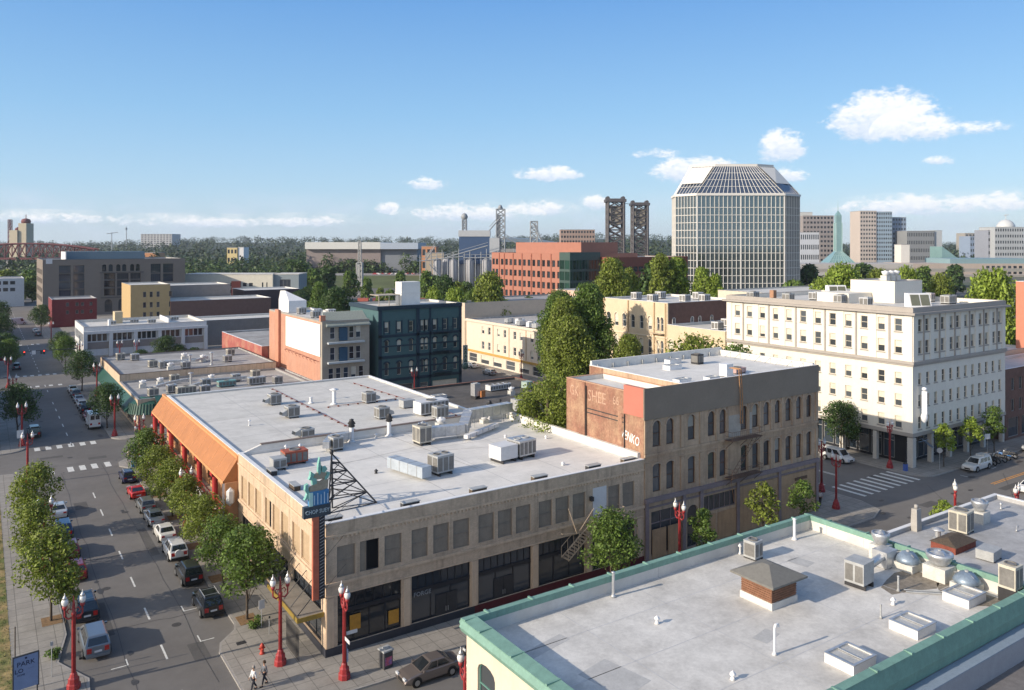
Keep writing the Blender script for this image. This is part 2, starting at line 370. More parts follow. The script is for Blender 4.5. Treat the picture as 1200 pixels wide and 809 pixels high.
# ------------------------------------------------------------------ walls with openings, windows
def arch_pts(u0, u1, zs, rise, n=6):
    """points of an arch from the left springing to the right one"""
    c = (u0 + u1) / 2; w = (u1 - u0) / 2
    return [(c - w * math.cos(math.pi * i / n), zs + rise * math.sin(math.pi * i / n)) for i in range(n + 1)]
def facade(mb, O, u, L, z0, z1, ops, d=.22, m=0, mr=None, face_n=None):
    """wall in the vertical plane through O along unit vector u; outward side is to the right of u.
    ops: (u0, u1, z0, z1, arch_rise)"""
    ux, uy = u; nx, ny = uy, -ux; mr = m if mr is None else mr
    P = lambda a, z, q=0: (O[0] + ux * a - nx * q, O[1] + uy * a - ny * q, z)
    us = sorted({0, L} | {max(0, min(L, v)) for o in ops for v in (o[0], o[1])}); zs = sorted({z0, z1} | {v for o in ops for v in (o[2], o[3])})
    for i in range(len(us) - 1):
        a, b = us[i], us[i + 1]; run = None; uc = (a + b) / 2
        for j in range(len(zs) - 1):
            zc = (zs[j] + zs[j + 1]) / 2
            solid = z0 < zc < z1 and not any(o[0] < uc < o[1] and o[2] < zc < o[3] for o in ops)
            if solid and run is None: run = zs[j]
            if not solid and run is not None: mb.poly([P(a, run), P(b, run), P(b, zs[j]), P(a, zs[j])], m); run = None
        if run is not None: mb.poly([P(a, run), P(b, run), P(b, zs[-1]), P(a, zs[-1])], m)
    for o in ops:
        u0, u1, a, b = o[:4]; rise = o[4] if len(o) > 4 else 0
        mb.poly([P(u0, a), P(u1, a), P(u1, a, d), P(u0, a, d)], mr)
        if rise:
            pts = arch_pts(u0, u1, b - rise, rise); mid = len(pts) // 2
            for k in range(mid): mb.poly([P(u0, b), P(*pts[k]), P(*pts[k + 1])], m)
            for k in range(mid, len(pts) - 1): mb.poly([P(u1, b), P(*pts[k]), P(*pts[k + 1])], m)
            for k in range(len(pts) - 1): mb.poly([P(*pts[k]), P(*pts[k], d), P(*pts[k + 1], d), P(*pts[k + 1])], mr)
            t = b - rise
        else:
            t = b; mb.poly([P(u0, b), P(u0, b, d), P(u1, b, d), P(u1, b)], mr)
        mb.poly([P(u0, a), P(u0, a, d), P(u0, t, d), P(u0, t)], mr); mb.poly([P(u1, a), P(u1, t), P(u1, t, d), P(u1, a, d)], mr)
WCACHE = {}
def win_meshes(w, h, rise, style, fm, gm, bm):
    """frame mesh and pane mesh in a local frame: x along the wall, y inward, z up"""
    key = (round(w, 2), round(h, 2), round(rise, 2), style, fm.name, gm.name, bm.name if bm else '')
    if key in WCACHE: return WCACHE[key]
    F = MB(); t = .07 if w > .8 else .05; y0, y1 = -.045, .03
    def bar(a, za, b, zb): F.box(a, y0, za, b, y1, zb)
    top = h - rise
    bar(0, 0, t, top); bar(w - t, 0, w, top); bar(t, 0, w - t, t)
    if rise:
        pts = arch_pts(0, w, top, rise); q = arch_pts(t, w - t, top, rise - t)
        for k in range(len(pts) - 1):
            P = [(pts[k][0], y0, pts[k][1]), (pts[k + 1][0], y0, pts[k + 1][1]), (q[k + 1][0], y0, q[k + 1][1]), (q[k][0], y0, q[k][1])]
            F.poly(P)
            F.poly([(q[k][0], y0, q[k][1]), (q[k + 1][0], y0, q[k + 1][1]), (q[k + 1][0], y1, q[k + 1][1]), (q[k][0], y1, q[k][1])])
    else: bar(t, h - t, w - t, h)
    if 'sash' in style: bar(t, h * .5 - .03, w - t, h * .5 + .03)
    if 'cross' in style: bar(w / 2 - .025, t, w / 2 + .025, h * .5 - .03); bar(w / 2 - .025, h * .5 + .03, w / 2 + .025, h - t - rise * .2)
    if 'mull' in style:
        n = int(style.split('mull')[1][:1])
        for k in range(1, n): bar(w * k / n - .03, t, w * k / n + .03, h - t)
    if 'transom' in style:
        zt = h * .72; bar(t, zt - .05, w - t, zt + .05)
    G = MB(); yy = .012
    if 'blind' in style:
        zb = h * (.5 if 'half' in style else .28)
        G.poly([(0, yy, 0), (w, yy, 0), (w, yy, zb), (0, yy, zb)], 0)
        if rise: G.poly([(0, yy, zb), (w, yy, zb)] + [(x, yy, z) for x, z in reversed(arch_pts(0, w, top, rise))], 1)
        else: G.poly([(0, yy, zb), (w, yy, zb), (w, yy, h), (0, yy, h)], 1)
    elif 'board' in style:
        G.poly([(0, yy, 0), (w, yy, 0), (w, yy, h), (0, yy, h)], 1)
    elif rise:
        G.poly([(0, yy, 0), (w, yy, 0)] + [(x, yy, z) for x, z in reversed(arch_pts(0, w, top, rise))], 0)
    else: G.poly([(0, yy, 0), (w, yy, 0), (w, yy, h), (0, yy, h)], 0)
    def mk(b, n, ms):
        me = bpy.data.meshes.new(n); me.from_pydata(b.v, [], b.f)
        for x in ms: me.materials.append(x)
        me.polygons.foreach_set('material_index', b.m); me.update(); return me
    r = (mk(F, 'window', [fm]), mk(G, 'pane', [gm, bm or gm]))
    WCACHE[key] = r
    return r
def put_windows(parent, O, u, ops, style='sash', d=.22, fm=None, gm=None, bm=None, rnd=None, name='window', blind_p=0, loc0=(0, 0), sill=None):
    ux, uy = u; nx, ny = uy, -ux; ang = math.atan2(uy, ux); fm = fm or M_WHITE; gm = gm or G_DARK
    for i, o in enumerate(ops):
        u0, u1, a, b = o[:4]; rise = o[4] if len(o) > 4 else 0
        st = style
        if blind_p and random.random() < blind_p: st = style + random.choice(['blind', 'blindhalf', 'blindhalf'])
        wm, pm = win_meshes(u1 - u0, b - a, rise, st, fm, gm, bm or M_BLIND)
        q = d - .04
        x, y = O[0] + ux * u0 - nx * q - loc0[0], O[1] + uy * u0 - ny * q - loc0[1]
        w = shared(name, wm, parent, (x, y, a), ang); shared('pane', pm, w)
        if sill is not None:
            key = ('sill', round(u1 - u0, 2), sill.name)
            if key not in WCACHE:
                s = MB(); s.box(-.12, -q - .09, -.16, u1 - u0 + .12, -.05, -.003)
                me = bpy.data.meshes.new('sill'); me.from_pydata(s.v, [], s.f); me.materials.append(sill); WCACHE[key] = me
            shared('sill', WCACHE[key], w)
SIDES = {'S': lambda x0, y0, x1, y1: ((x0, y0), (1, 0), x1 - x0), 'E': lambda x0, y0, x1, y1: ((x1, y0), (0, 1), y1 - y0),
         'N': lambda x0, y0, x1, y1: ((x1, y1), (-1, 0), x1 - x0), 'W': lambda x0, y0, x1, y1: ((x0, y1), (0, -1), y1 - y0)}
def building(name, label, cat, rect, z, wallm, roofm, ops={}, par=.35, cope=None, thick=.3, d=.22, base=0, styles={}, root=None, wall_name='wall', copew=None, roof_name='roof', group=None, revealm=None):
    """walls (with openings), a flat roof set down behind the parapet, a coping; returns the root. Rectangles are in world metres."""
    x0, y0, x1, y1 = rect
    own = root is None
    if own: root = thing(name, label, cat, (x0, y0, 0), 0, group)
    lo = root.location; o = (lo[0], lo[1], 0)
    w = MB(o)
    for sname, fn in SIDES.items():
        O, u, L = fn(x0, y0, x1, y1)
        facade(w, O, u, L, base, z, ops.get(sname, []), d, 0, 1)
    zr = z - par; t = thick                                        # inner faces of the parapet
    if par > .02:
        w.poly([(x0 + t, y0 + t, zr), (x0 + t, y0 + t, z), (x1 - t, y0 + t, z), (x1 - t, y0 + t, zr)], 2)
        w.poly([(x1 - t, y1 - t, zr), (x1 - t, y1 - t, z), (x0 + t, y1 - t, z), (x0 + t, y1 - t, zr)], 2)
        w.poly([(x0 + t, y1 - t, zr), (x0 + t, y1 - t, z), (x0 + t, y0 + t, z), (x0 + t, y0 + t, zr)], 2)
        w.poly([(x1 - t, y0 + t, zr), (x1 - t, y0 + t, z), (x1 - t, y1 - t, z), (x1 - t, y1 - t, zr)], 2)
    w.build(wall_name, [wallm, revealm or wallm, copew or roofm], root)
    r = MB(o); r.poly([(x0 + t, y0 + t, zr), (x1 - t, y0 + t, zr), (x1 - t, y1 - t, zr), (x0 + t, y1 - t, zr)]); r.build(roof_name, roofm, root)
    if par > .02:
        c = MB(o); e = .04; q = t + .02; zt = z + .06
        c.box(x0 - e, y0 - e, z, x1 + e, y0 + q, zt); c.box(x0 - e, y1 - q, z, x1 + e, y1 + e, zt)
        c.box(x0 - e, y0 + q, z, x0 + q, y1 - q, zt); c.box(x1 - q, y0 + q, z, x1 + e, y1 - q, zt)
        c.build('coping', cope or M_COPEG, root)
    for sname, st in styles.items():
        O, u, L = SIDES[sname](x0, y0, x1, y1)
        put_windows(root, O, u, ops.get(sname, []), d=d, loc0=(lo[0], lo[1]), **st)
    return root
def ledge(root, rect, z, h, out, m, name='cornice', sides='SWEN'):
    """projecting band round the walls"""
    x0, y0, x1, y1 = rect; lo = root.location; b = MB((lo[0], lo[1], 0)); e = out; k = .003
    if 'S' in sides: b.box(x0 - (e if 'W' in sides else 0), y0 - e, z, x1 + (e if 'E' in sides else 0), y0 - k, z + h)
    if 'N' in sides: b.box(x0 - (e if 'W' in sides else 0), y1 + k, z, x1 + (e if 'E' in sides else 0), y1 + e, z + h)
    if 'W' in sides: b.box(x0 - e, y0 - k, z, x0 - k, y1 + k, z + h)
    if 'E' in sides: b.box(x1 + k, y0 - k, z, x1 + e, y1 + k, z + h)
    return b.build(name, m, root)
def rows(us, zs, rise=0): return [(a, b, c, d, rise) for (c, d) in zs for (a, b) in us]

# ------------------------------------------------------------------ ground, streets, pavements
def structure(ob): ob['kind'] = 'structure'; return ob
M_ASPH = mat('asphalt', (.158, .149, .139), .88, var=.10, scale=.12, col2=(.13, .122, .114), cov2=.55, bump=.15, bscale=9)
M_PAINT = mat('road_paint', (.62, .62, .58), .7, var=.22, scale=3)
M_YPAINT = mat('yellow_road_paint', (.60, .27, .05), .7, var=.2, scale=3)
M_SIDE = brickmat('sidewalk_concrete', (.30, .28, .25), (.265, .248, .222), (.16, .15, .135), 1.25, 1.25, .03, var=.14, horizontal=True, offset=0)
M_KERB = mat('kerb_concrete', (.30, .285, .265), .9, var=.14, scale=2)
M_GROUND = mat('ground_earth', (.085, .10, .055), .95, var=.25, scale=.02, col2=(.14, .13, .11), cov2=.5)
g = MB(); g.poly([(-9000, -3000, -.4), (12000, -3000, -.4), (12000, 14000, -.4), (-9000, 14000, -.4)]); structure(g.build('ground', M_GROUND))
g = MB(); g.box(-90, -40, -.6, 420, 520, 0); structure(g.build('road', M_ASPH))
def round_rect(x0, y0, x1, y1, r=(3, 3, 3, 3), n=5):
    P = []
    for (cx, cy, a0, rr) in ((x0, y0, 180, r[0]), (x1, y0, 270, r[1]), (x1, y1, 0, r[2]), (x0, y1, 90, r[3])):
        sx = 1 if cx == x0 else -1; sy = 1 if cy == y0 else -1
        for i in range(n + 1):
            t = R(a0 + 90 * i / n); P.append((cx + sx * rr + rr * math.cos(t), cy + sy * rr + rr * math.sin(t)))
    return P
def inset(P, d):
    n = len(P); Q = []
    for i in range(n):
        a = Vector(P[i - 1]); b = Vector(P[i]); c = Vector(P[(i + 1) % n])
        e1 = (b - a); e2 = (c - b)
        if e1.length < 1e-6: e1 = e2
        if e2.length < 1e-6: e2 = e1
        e1.normalize(); e2.normalize(); n1 = Vector((-e1.y, e1.x)); n2 = Vector((-e2.y, e2.x)); m_ = (n1 + n2); m_ = m_ / max(.3, m_.length_squared) * 2
        Q.append((b.x + m_.x * d, b.y + m_.y * d))
    return Q
def pavement(P, h=.13):
    b = MB(); b.prism(P, 0, h, bottom=False); structure(b.build('kerb', M_KERB))
    Q = inset(P, .17); b = MB(); b.prism(Q, h + .0, h + .012, bottom=False); structure(b.build('sidewalk', M_SIDE))
# block of the beige corner building, with the bulb-out at its south-west corner
pavement([(15.4, 56.4), (16.0, 54.6), (17.6, 53.6), (24, 53.3), (86, 53.3), (89.3, 54.6), (90.5, 57.8), (90.5, 126), (89.5, 128.6), (87, 129.6), (20.5, 129.6), (17.6, 129.2), (16.6, 127.8), (16.4, 125.5), (17.6, 123.6), (17.6, 68.3), (17.3, 67.2), (15.8, 65.6), (15.4, 64.2)])
pavement(round_rect(17.6, 142.2, 90.5, 204.5)); pavement(round_rect(17.6, 222.5, 90.5, 292)); pavement(round_rect(17.6, 306, 90.5, 385))
pavement(round_rect(106, 58.3, 180, 129.6)); pavement(round_rect(106, 142.2, 180, 204.5)); pavement(round_rect(106, 222.5, 180, 292)); pavement(round_rect(106, 306, 180, 385))
pavement(round_rect(17.6, -30, 90.5, 41.6)); pavement(round_rect(106, -30, 180, 44.5))
pavement([(-60, 60), (3.2, 60), (5.2, 61.2), (6.4, 63), (6.6, 65.6), (5.6, 67.8), (4.9, 69.4), (5.3, 71.5), (5.8, 74), (5.8, 126), (5.0, 128.8), (2.6, 129.6), (-60, 129.6)])
pavement(round_rect(-60, 142.2, 5.8, 204.5)); pavement(round_rect(-60, 222.5, 5.8, 292)); pavement(round_rect(-60, 306, 5.8, 385))
pavement(round_rect(-60, -30, 5.8, 48))
# markings
g = MB()
for k in range(27):
    if k in (8, 17): continue
    y = 57.8 + k * 7.72
    if y > 205: break
    if 127.5 < y + 1 < 143: continue
    g.box(11.82, y, .004, 11.97, y + 2.6, .008)
for k in range(60):
    y = 149 + k * 6.6
    if (204 < y < 222) or (292 < y < 306) or y < 208: continue
    g.box(11.82, y, .004, 11.97, y + 2.6, .008)
for (ya, yb, xs) in ((126.6, 129.3, (8.1, 10.5, 12.0, 13.5, 15.2)), (142.0, 144.2, (7.2, 8.7, 10.2, 11.8, 13.4, 14.9)), (204.8, 206.6, (7.4, 8.9, 10.4, 13.0, 14.8)), (222.2, 224, (7.2, 8.7, 10.2, 11.8, 13.4, 14.9)), (290.5, 292.5, (7.2, 8.7, 10.2, 13.4, 14.9))):
    for x in xs: g.box(x - .38, ya, .004, x + .38, yb, .008)
for k in range(9):                                              # crosswalk over the avenue at the hotel
    x = 92.6 + k * 1.55; g.box(x, 58.7, .004, x + .55, 63.4, .008)
g.box(97.6, 66.2, .004, 97.75, 96, .008); g.box(97.95, 66.2, .004, 98.1, 96, .008)
g.box(92.6, 64.4, .004, 92.8, 72, .008)
for x, y in ((14.6, 66.9), (14.6, 73.2), (112.0, 55.6), (119.2, 55.9)):             # parking space corner ticks
    g.box(x, y, .004, x + .1, y + 1.2, .008); g.box(x + .1, y, .004, x + 1.1, y + .1, .008)
for x, y in ((9.2, 66.2),): g.box(x - 1.1, y, .004, x, y + .1, .008); g.box(x, y, .004, x + .1, y + 1.1, .008)
structure(g.build('road_marking', M_PAINT))
g = MB(); g.box(111.5, 52.1, .004, 178, 52.25, .008); g.box(111.5, 52.45, .004, 178, 52.6, .008)
for x0 in (30,): g.box(x0, 47.6, .004, 86, 47.72, .008); g.box(x0, 47.9, .004, 86, 48.02, .008)
structure(g.build('yellow_line', M_YPAINT))
M_PATCH = mat('asphalt_patch', (.09, .086, .082), .9, var=.14, scale=.8)
g = MB(); random.seed(3)
for (x, y, w, l) in ((13.6, 64, 1.2, 3), (8.2, 72, .9, 7), (14.5, 88, .8, 9), (9.4, 108, 1.4, 3), (13.2, 132, 2.4, 1.4), (7.2, 136, 3, 1.1), (95, 52, 3, 1.2), (99, 47, 1.2, 4), (101, 60.5, 1, 3), (40, 44.6, 6, 1.1), (110, 50, 5, 1.0), (15.0, 161, 1, 6)):
    g.box(x, y, .001, x + w, y + l, .0035)
structure(g.build('asphalt_patch', M_PATCH))
M_CRACK = mat('tar_seam', (.065, .062, .06), .7, var=.2)
g = MB()
def seam(pts, w=.05):
    for (a, b) in zip(pts, pts[1:]):
        d = Vector((b[0] - a[0], b[1] - a[1])).normalized(); nx, ny = -d.y * w / 2, d.x * w / 2
        g.poly([(a[0] + nx, a[1] + ny, .0105), (a[0] - nx, a[1] - ny, .0105), (b[0] - nx, b[1] - ny, .0105), (b[0] + nx, b[1] + ny, .0105)])
random.seed(5)
for y0 in (72.5, 90, 125.6, 131.0, 158, 176):
    x = 6.4; P = [(x, y0)]
    while x < 17: x += random.uniform(1, 2.4); P.append((x, y0 + random.uniform(-.35, .35)))
    seam(P, .07)
for x0 in (9.2, 14.4):
    y = 60; P = [(x0, y)]
    while y < 125: y += random.uniform(3, 7); P.append((x0 + random.uniform(-.15, .15), y))
    seam(P, .045)
for (a, b) in (((88, 50), (112, 48.5)), ((92, 46), (104, 57)), ((100, 44), (118, 54))): seam([a, ((a[0] + b[0]) / 2 + .4, (a[1] + b[1]) / 2), b], .06)
structure(g.build('road_seam', M_CRACK))
# planting: lawn of the park on the left, tree pits, drain grates
M_GRASS = mat('dry_lawn', (.11, .13, .035), .95, var=.3, scale=1.2, col2=(.30, .22, .10), cov2=.5)
g = MB(); g.poly([(-58, 62, .155), (1.9, 62, .155), (1.9, 118, .155), (-58, 118, .155)]); structure(g.build('lawn_ground', M_GRASS))
def blades():
    rng = np.random.default_rng(4); n = 9000
    x = rng.uniform(-7, 1.95, n); y = rng.uniform(62, 112, n); h = rng.uniform(.05, .16, n); a = rng.uniform(0, 6.28, n); w = .035
    V = np.zeros((n, 3, 3)); V[:, 0] = np.c_[x - np.cos(a) * w, y - np.sin(a) * w, np.full(n, .15)]; V[:, 1] = np.c_[x + np.cos(a) * w, y + np.sin(a) * w, np.full(n, .15)]
    V[:, 2] = np.c_[x + rng.normal(0, .05, n), y + rng.normal(0, .05, n), .15 + h]
    me = bpy.data.meshes.new('grass'); me.from_pydata(V.reshape(-1, 3).tolist(), [], [(3 * i, 3 * i + 1, 3 * i + 2) for i in range(n)])
    me.materials.append(mat('grass_blades', (.10, .15, .03), .9, var=.3, scale=1.2, col2=(.32, .25, .11), cov2=.5, island=.3)); ob = bpy.data.objects.new('grass', me); C.objects.link(ob); tag(ob, kind='stuff')
blades()
M_MULCH = mat('bark_mulch', (.21, .13, .065), .95, var=.35, scale=5)
g = MB()
for (x, y) in ((4.95, 77.3), (4.8, 89.5), (4.8, 99.5), (18.7, 68.4), (18.7, 78.3), (18.7, 88.0), (18.7, 98.4), (18.7, 108.2), (18.7, 116.5)):
    g.box(x - .75, y - .9, .1, x + .75, y + .9, .158)
structure(g.build('tree_pit_soil', M_MULCH))
g = MB()
for (x, y) in ((17.2, 64.6), (6.6, 69.4)): g.box(x - .35, y - .25, .0, x + .35, y + .25, .165)
structure(g.build('storm_drain_grate', M_DARK))
# terrain: the rising land east of the river and the wooded ridge
M_HILL = mat('wooded_hill_ground', (.030, .045, .022), .95, var=.3, scale=.004)
def fwd(d, r): s, c = math.sin(R(33.72)), math.cos(R(33.72)); return (s * d + c * r, c * d - s * r)
def ridge_h(d, r):
    k = r / d
    up = min(1, max(0, (d - 700) / 2200)); a = 20 + 14 * math.sin(k * 5 + 1) + 8 * math.sin(k * 13)
    return -.3 + up * (a + (14 if k < -.1 else -6 if k > .2 else 4))
def hills():
    ds = [620, 760, 950, 1200, 1500, 1900, 2400, 3000, 3700, 4600]; n = 60; V = []; F = []
    for i, d in enumerate(ds):
        for j in range(n + 1):
            k = -.85 + 1.7 * j / n; p = fwd(d, k * d); h = ridge_h(d, k * d) if i else -3
            V.append((p[0], p[1], h if i < len(ds) - 1 else h - 20))
    for i in range(len(ds) - 1):
        for j in range(n): a = i * (n + 1) + j; F.append((a, a + 1, a + n + 2, a + n + 1))
    me = bpy.data.meshes.new('hills'); me.from_pydata(V, [], F); me.materials.append(M_HILL)
    for p in me.polygons: p.use_smooth = True
    ob = bpy.data.objects.new('hills', me); C.objects.link(ob); structure(ob)
hills()
# ------------------------------------------------------------------ near buildings
M_TANB = brickmat('tan_brick', (.60, .455, .32), (.54, .41, .29), (.42, .33, .25), .22, .075, .01, var=.16, streak=.4)
M_TANS = mat('tan_stucco', (.58, .44, .31), .9, var=.10, scale=.6, streak=.3)
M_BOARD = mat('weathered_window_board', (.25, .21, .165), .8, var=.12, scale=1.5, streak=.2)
M_BASE = mat('dark_base_tile', (.035, .038, .05), .5, var=.15)
M_MAROON = mat('maroon_base_tile', (.10, .018, .022), .5, var=.15)
M_SHOPF = mat('dark_shopfront_paint', (.02, .022, .028), .4, var=.1)
M_ORANGE = mat('orange_sheet_metal', (.40, .165, .06), .6, var=.10, scale=.5, streak=.12)
M_STUCCO_O = mat('orange_stucco', (.50, .26, .13), .9, var=.08)
M_POST = mat('red_column_paint', (.40, .035, .035), .45, var=.1)
M_PANELW = mat('white_panel', (.62, .62, .62), .5, var=.06)

def shopfront(root, O, u, u0, u1, z0=.75, z1=4.6, n=7, panes=4, door=None, loc0=(0, 0), d=.3, sign=None):
    """shop window: clerestory band of n panes over a header beam, big panes below, optional door leaf"""
    ux, uy = u; nx, ny = uy, -ux; ang = math.atan2(uy, ux); x = O[0] + ux * u0 - nx * (d - .06) - loc0[0]; y = O[1] + uy * u0 - ny * (d - .06) - loc0[1]; w = u1 - u0
    F = MB(); zt = z0 + (z1 - z0) * .66; t = .07
    F.box(0, -.05, z0, w, .04, z0 + .1); F.box(0, -.05, z1 - .08, w, .04, z1); F.box(0, -.12, zt - .16, w, .04, zt + .16)
    F.box(0, -.05, z0 + .1, t, .04, z1 - .08); F.box(w - t, -.05, z0 + .1, w, .04, z1 - .08)
    for k in range(1, n): F.box(w * k / n - .035, -.04, zt + .16, w * k / n + .035, .04, z1 - .08)
    for k in range(1, panes): F.box(w * k / panes - .04, -.04, z0 + .1, w * k / panes + .04, .04, zt - .16)
    f = F.build('shop_window', M_SHOPF, root); f.location = (x, y, 0); f.rotation_euler = (0, 0, ang)
    G = MB(); G.poly([(0, .01, z0), (w, .01, z0), (w, .01, z1), (0, .01, z1)]); p = G.build('pane', G_DARK, f)
    if door is not None:
        a = w * door; D = MB(); D.box(a, -.09, .16, a + 1.0, -.055, 2.5); D.box(a + 1.04, -.09, .16, a + 2.0, -.055, 2.5); dd = D.build('door', M_DARK, f)
        H = MB(); H.tube((a + .92, -.13, 1.0), (a + .92, -.13, 1.4), .02); H.tube((a + 1.12, -.13, 1.0), (a + 1.12, -.13, 1.4), .02); H.build('handle', M_METAL, dd)
    return f
# --- A: beige two-storey corner building
AX0, AY0, AX1, AY1 = 22, 58.7, 55, 83.6
up = [(22.9, 24.4), (24.8, 26.4), (26.9, 28.4), (29.3, 30.8), (31.3, 32.8), (33.2, 34.8), (35.7, 37.3), (37.7, 39.2), (39.6, 41.2), (42.1, 43.6), (44.0, 45.6), (46.0, 47.5), (48.4, 50.1), (50.35, 51.8), (52.2, 53.7)]
aS = [(a - AX0, b - AX0, 6.05, 8.45) for a, b in up]
shops = [(22.95, 28.4), (29.3, 34.9), (35.7, 41.3), (42.1, 47.5), (48.4, 53.8)]
aSg = [(a - AX0, b - AX0, .75, 4.65) for a, b in shops]
wy = [(82.5, 80.4), (80.0, 78.0), (77.6, 75.6), (74.4, 72.5), (72.1, 70.1), (69.6, 67.7), (66.6, 64.7), (64.3, 62.4), (61.6, 59.7)]
aW = [(AY1 - a, AY1 - b, 5.95, 8.35) for a, b in wy]
aWg = [(AY1 - a, AY1 - b, .75, 4.5) for a, b in ((82.5, 75.6), (74.4, 67.7), (66.6, 59.7))]
A = building('corner_building', 'two storey tan brick corner building with boarded upper windows and white roof', 'building', (AX0, AY0, AX1, AY1), 10.35, M_TANB, M_ROOFB,
             {'S': aS + aSg, 'W': aW + aWg}, par=.26, thick=.34, cope=M_COPEW, revealm=M_TANS, d=.16)
l0 = (AX0, AY0)
rest = [o for i, o in enumerate(aS) if i not in (1, 12)]
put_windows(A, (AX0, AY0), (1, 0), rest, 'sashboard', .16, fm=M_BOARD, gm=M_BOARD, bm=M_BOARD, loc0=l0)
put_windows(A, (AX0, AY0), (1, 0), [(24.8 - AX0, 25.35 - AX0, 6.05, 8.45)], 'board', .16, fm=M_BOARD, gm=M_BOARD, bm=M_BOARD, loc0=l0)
put_windows(A, (AX0, AY0), (1, 0), [(25.35 - AX0, 26.4 - AX0, 6.05, 8.45)], 'plain', .16, fm=M_SHOPF, gm=mat('unlit_opening', (.004, .004, .005), .9, var=0), loc0=l0)
b = MB((AX0, AY0, 0)); b.box(48.42, AY0 - .03, 5.75, 50.1, AY0 + .1, 8.6); b.build('door', M_PANELW, A)
b = MB((AX0, AY0, 0)); b.box(48.0, AY0 - .35, 7.5, 48.3, AY0, 7.9); b.build('wall_lamp', M_DARK, A)
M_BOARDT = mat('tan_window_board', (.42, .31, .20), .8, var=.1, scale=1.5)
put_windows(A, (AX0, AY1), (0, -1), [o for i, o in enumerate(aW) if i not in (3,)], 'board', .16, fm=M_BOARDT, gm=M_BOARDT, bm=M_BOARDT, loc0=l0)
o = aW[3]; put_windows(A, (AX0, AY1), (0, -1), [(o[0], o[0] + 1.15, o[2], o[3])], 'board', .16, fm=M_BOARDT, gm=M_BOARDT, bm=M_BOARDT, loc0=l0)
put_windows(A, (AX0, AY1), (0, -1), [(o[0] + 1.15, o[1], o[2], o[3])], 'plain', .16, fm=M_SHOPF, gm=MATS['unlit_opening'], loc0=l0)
for i, (a, bb) in enumerate(shops):
    shopfront(A, (AX0, AY0), (1, 0), a - AX0, bb - AX0, n=8 if i else 7, panes=[4, 3, 3, 3, 3][i], door=[None, .42, .3, None, .5][i], loc0=l0)
for a, bb in ((82.5, 75.6), (74.4, 67.7), (66.6, 59.7)): shopfront(A, (AX0, AY1), (0, -1), AY1 - a, AY1 - bb, z1=4.5, n=6, panes=4, loc0=l0)
ledge(A, (AX0, AY0, AX1, AY1), 5.55, .22, .14, M_TANS, 'belt_course', 'SW'); ledge(A, (AX0, AY0, AX1, AY1), 9.25, .16, .10, M_TANS, 'belt_course', 'SW'); ledge(A, (AX0, AY0, AX1, AY1), 4.68, .1, .06, M_TANS, 'belt_course', 'SW')
b = MB((AX0, AY0, 0))
x = 22.6
while x < 54.4: b.box(x, AY0 - .09, 9.08, x + .16, AY0 - .003, 9.25); x += .36
b.build_each('dentils', M_TANS, A)
b = MB((AX0, AY0, 0)); b.box(AX0 - .06, AY0 - .06, 0, 35.3, AY0 - .003, .75); b.box(AX0 - .06, AY0 - .003, 0, AX0 - .003, AY1, .75); b.build('base', M_BASE, A)
b = MB((AX0, AY0, 0)); b.box(35.3, AY0 - .06, 0, 55, AY0 - .003, .75); b.build('base', M_MAROON, A)
# shallow piers between the shop bays
b = MB((AX0, AY0, 0))
for xx in (22.35, 28.85, 35.3, 41.7, 47.95, 54.4): b.box(xx - .3, AY0 - .07, .78, xx + .3, AY0 - .003, 4.6)
b.build_each('pier', M_TANS, A)
# lettering and stickers on the shop glass
M_LET = mat('pale_lettering', (.25, .28, .31), .5, var=0)
text_mesh('FORGE', .52, .01, M_LET, A, (30.35 - AX0, .115, 3.0), (R(90), 0, 0))
b = MB((AX0, AY0, 0)); b.box(24.0, AY0 + .12, 1.6, 24.9, AY0 + .14, 2.8); b.box(27.3, AY0 + .12, 1.2, 28.2, AY0 + .14, 2.3); b.build_each('window_poster', mat('orange_poster', (.45, .22, .03), .6, var=.2), A)
# marquee over the west door, hung on rods
b = MB((AX0, AY0, 0)); b.box(19.9, 59.0, 3.25, 21.93, 66.5, 3.5); mq = b.build('marquee', mat('marquee_top', (.22, .20, .17), .8, var=.15), A)
b = MB((AX0, AY0, 0)); b.box(19.84, 58.96, 3.2, 19.9, 66.54, 3.56); b.box(19.9, 58.94, 3.2, 21.93, 59.0, 3.56); b.build('edge_trim', mat('brass_trim', (.35, .25, .06), .5, var=.1, metal=.4), mq)
b = MB((AX0, AY0, 0))
for yy in (59.6, 61.3, 63.0, 64.7, 66.2): b.tube((20.1, yy, 3.5), (21.98, yy, 5.4), .035)
b.build_each('support_rod', M_DARK, mq)
b = MB((AX0, AY0, 0))
for k in range(14):
    y = 59.1 + k * .22; b.tube((20.05, y, .2), (20.05, y + .25, 2.6), .02, 4); b.tube((20.05, y + .25, .2), (20.05, y, 2.6), .02, 4)
b.build('folding_gate', M_DARK, A)
# raised parapet between the two roofs
b = MB((AX0, AY0, 0)); b.box(24.3, 83.25, 10.0, 55.0, 83.6, 11.0); b.add([(22.4, 83.25, 10.35), (24.3, 83.25, 10.35), (24.3, 83.25, 11.0), (22.4, 83.6, 10.35), (24.3, 83.6, 10.35), (24.3, 83.6, 11.0)], [(0, 1, 2), (5, 4, 3), (0, 2, 5, 3)])
pw = b.build('parapet_wall', M_ROOFB, A)
b = MB((AX0, AY0, 0)); b.box(24.2, 83.15, 11.0, 55.06, 83.7, 11.07); b.build('coping', mat('dark_coping', (.16, .12, .10), .7, var=.15), pw)
b = MB((AX0, AY0, 0)); b.box(54.6, 59.2, 10.1, 55.0, 83.2, 10.95); b.build('parapet_wall', M_ROOFB, A)
M_SEAM = mat('roof_seam', (.42, .42, .41), .7, var=.1)
M_SEAMD = mat('roof_seam_dirt', (.30, .28, .25), .8, var=.3, scale=2)
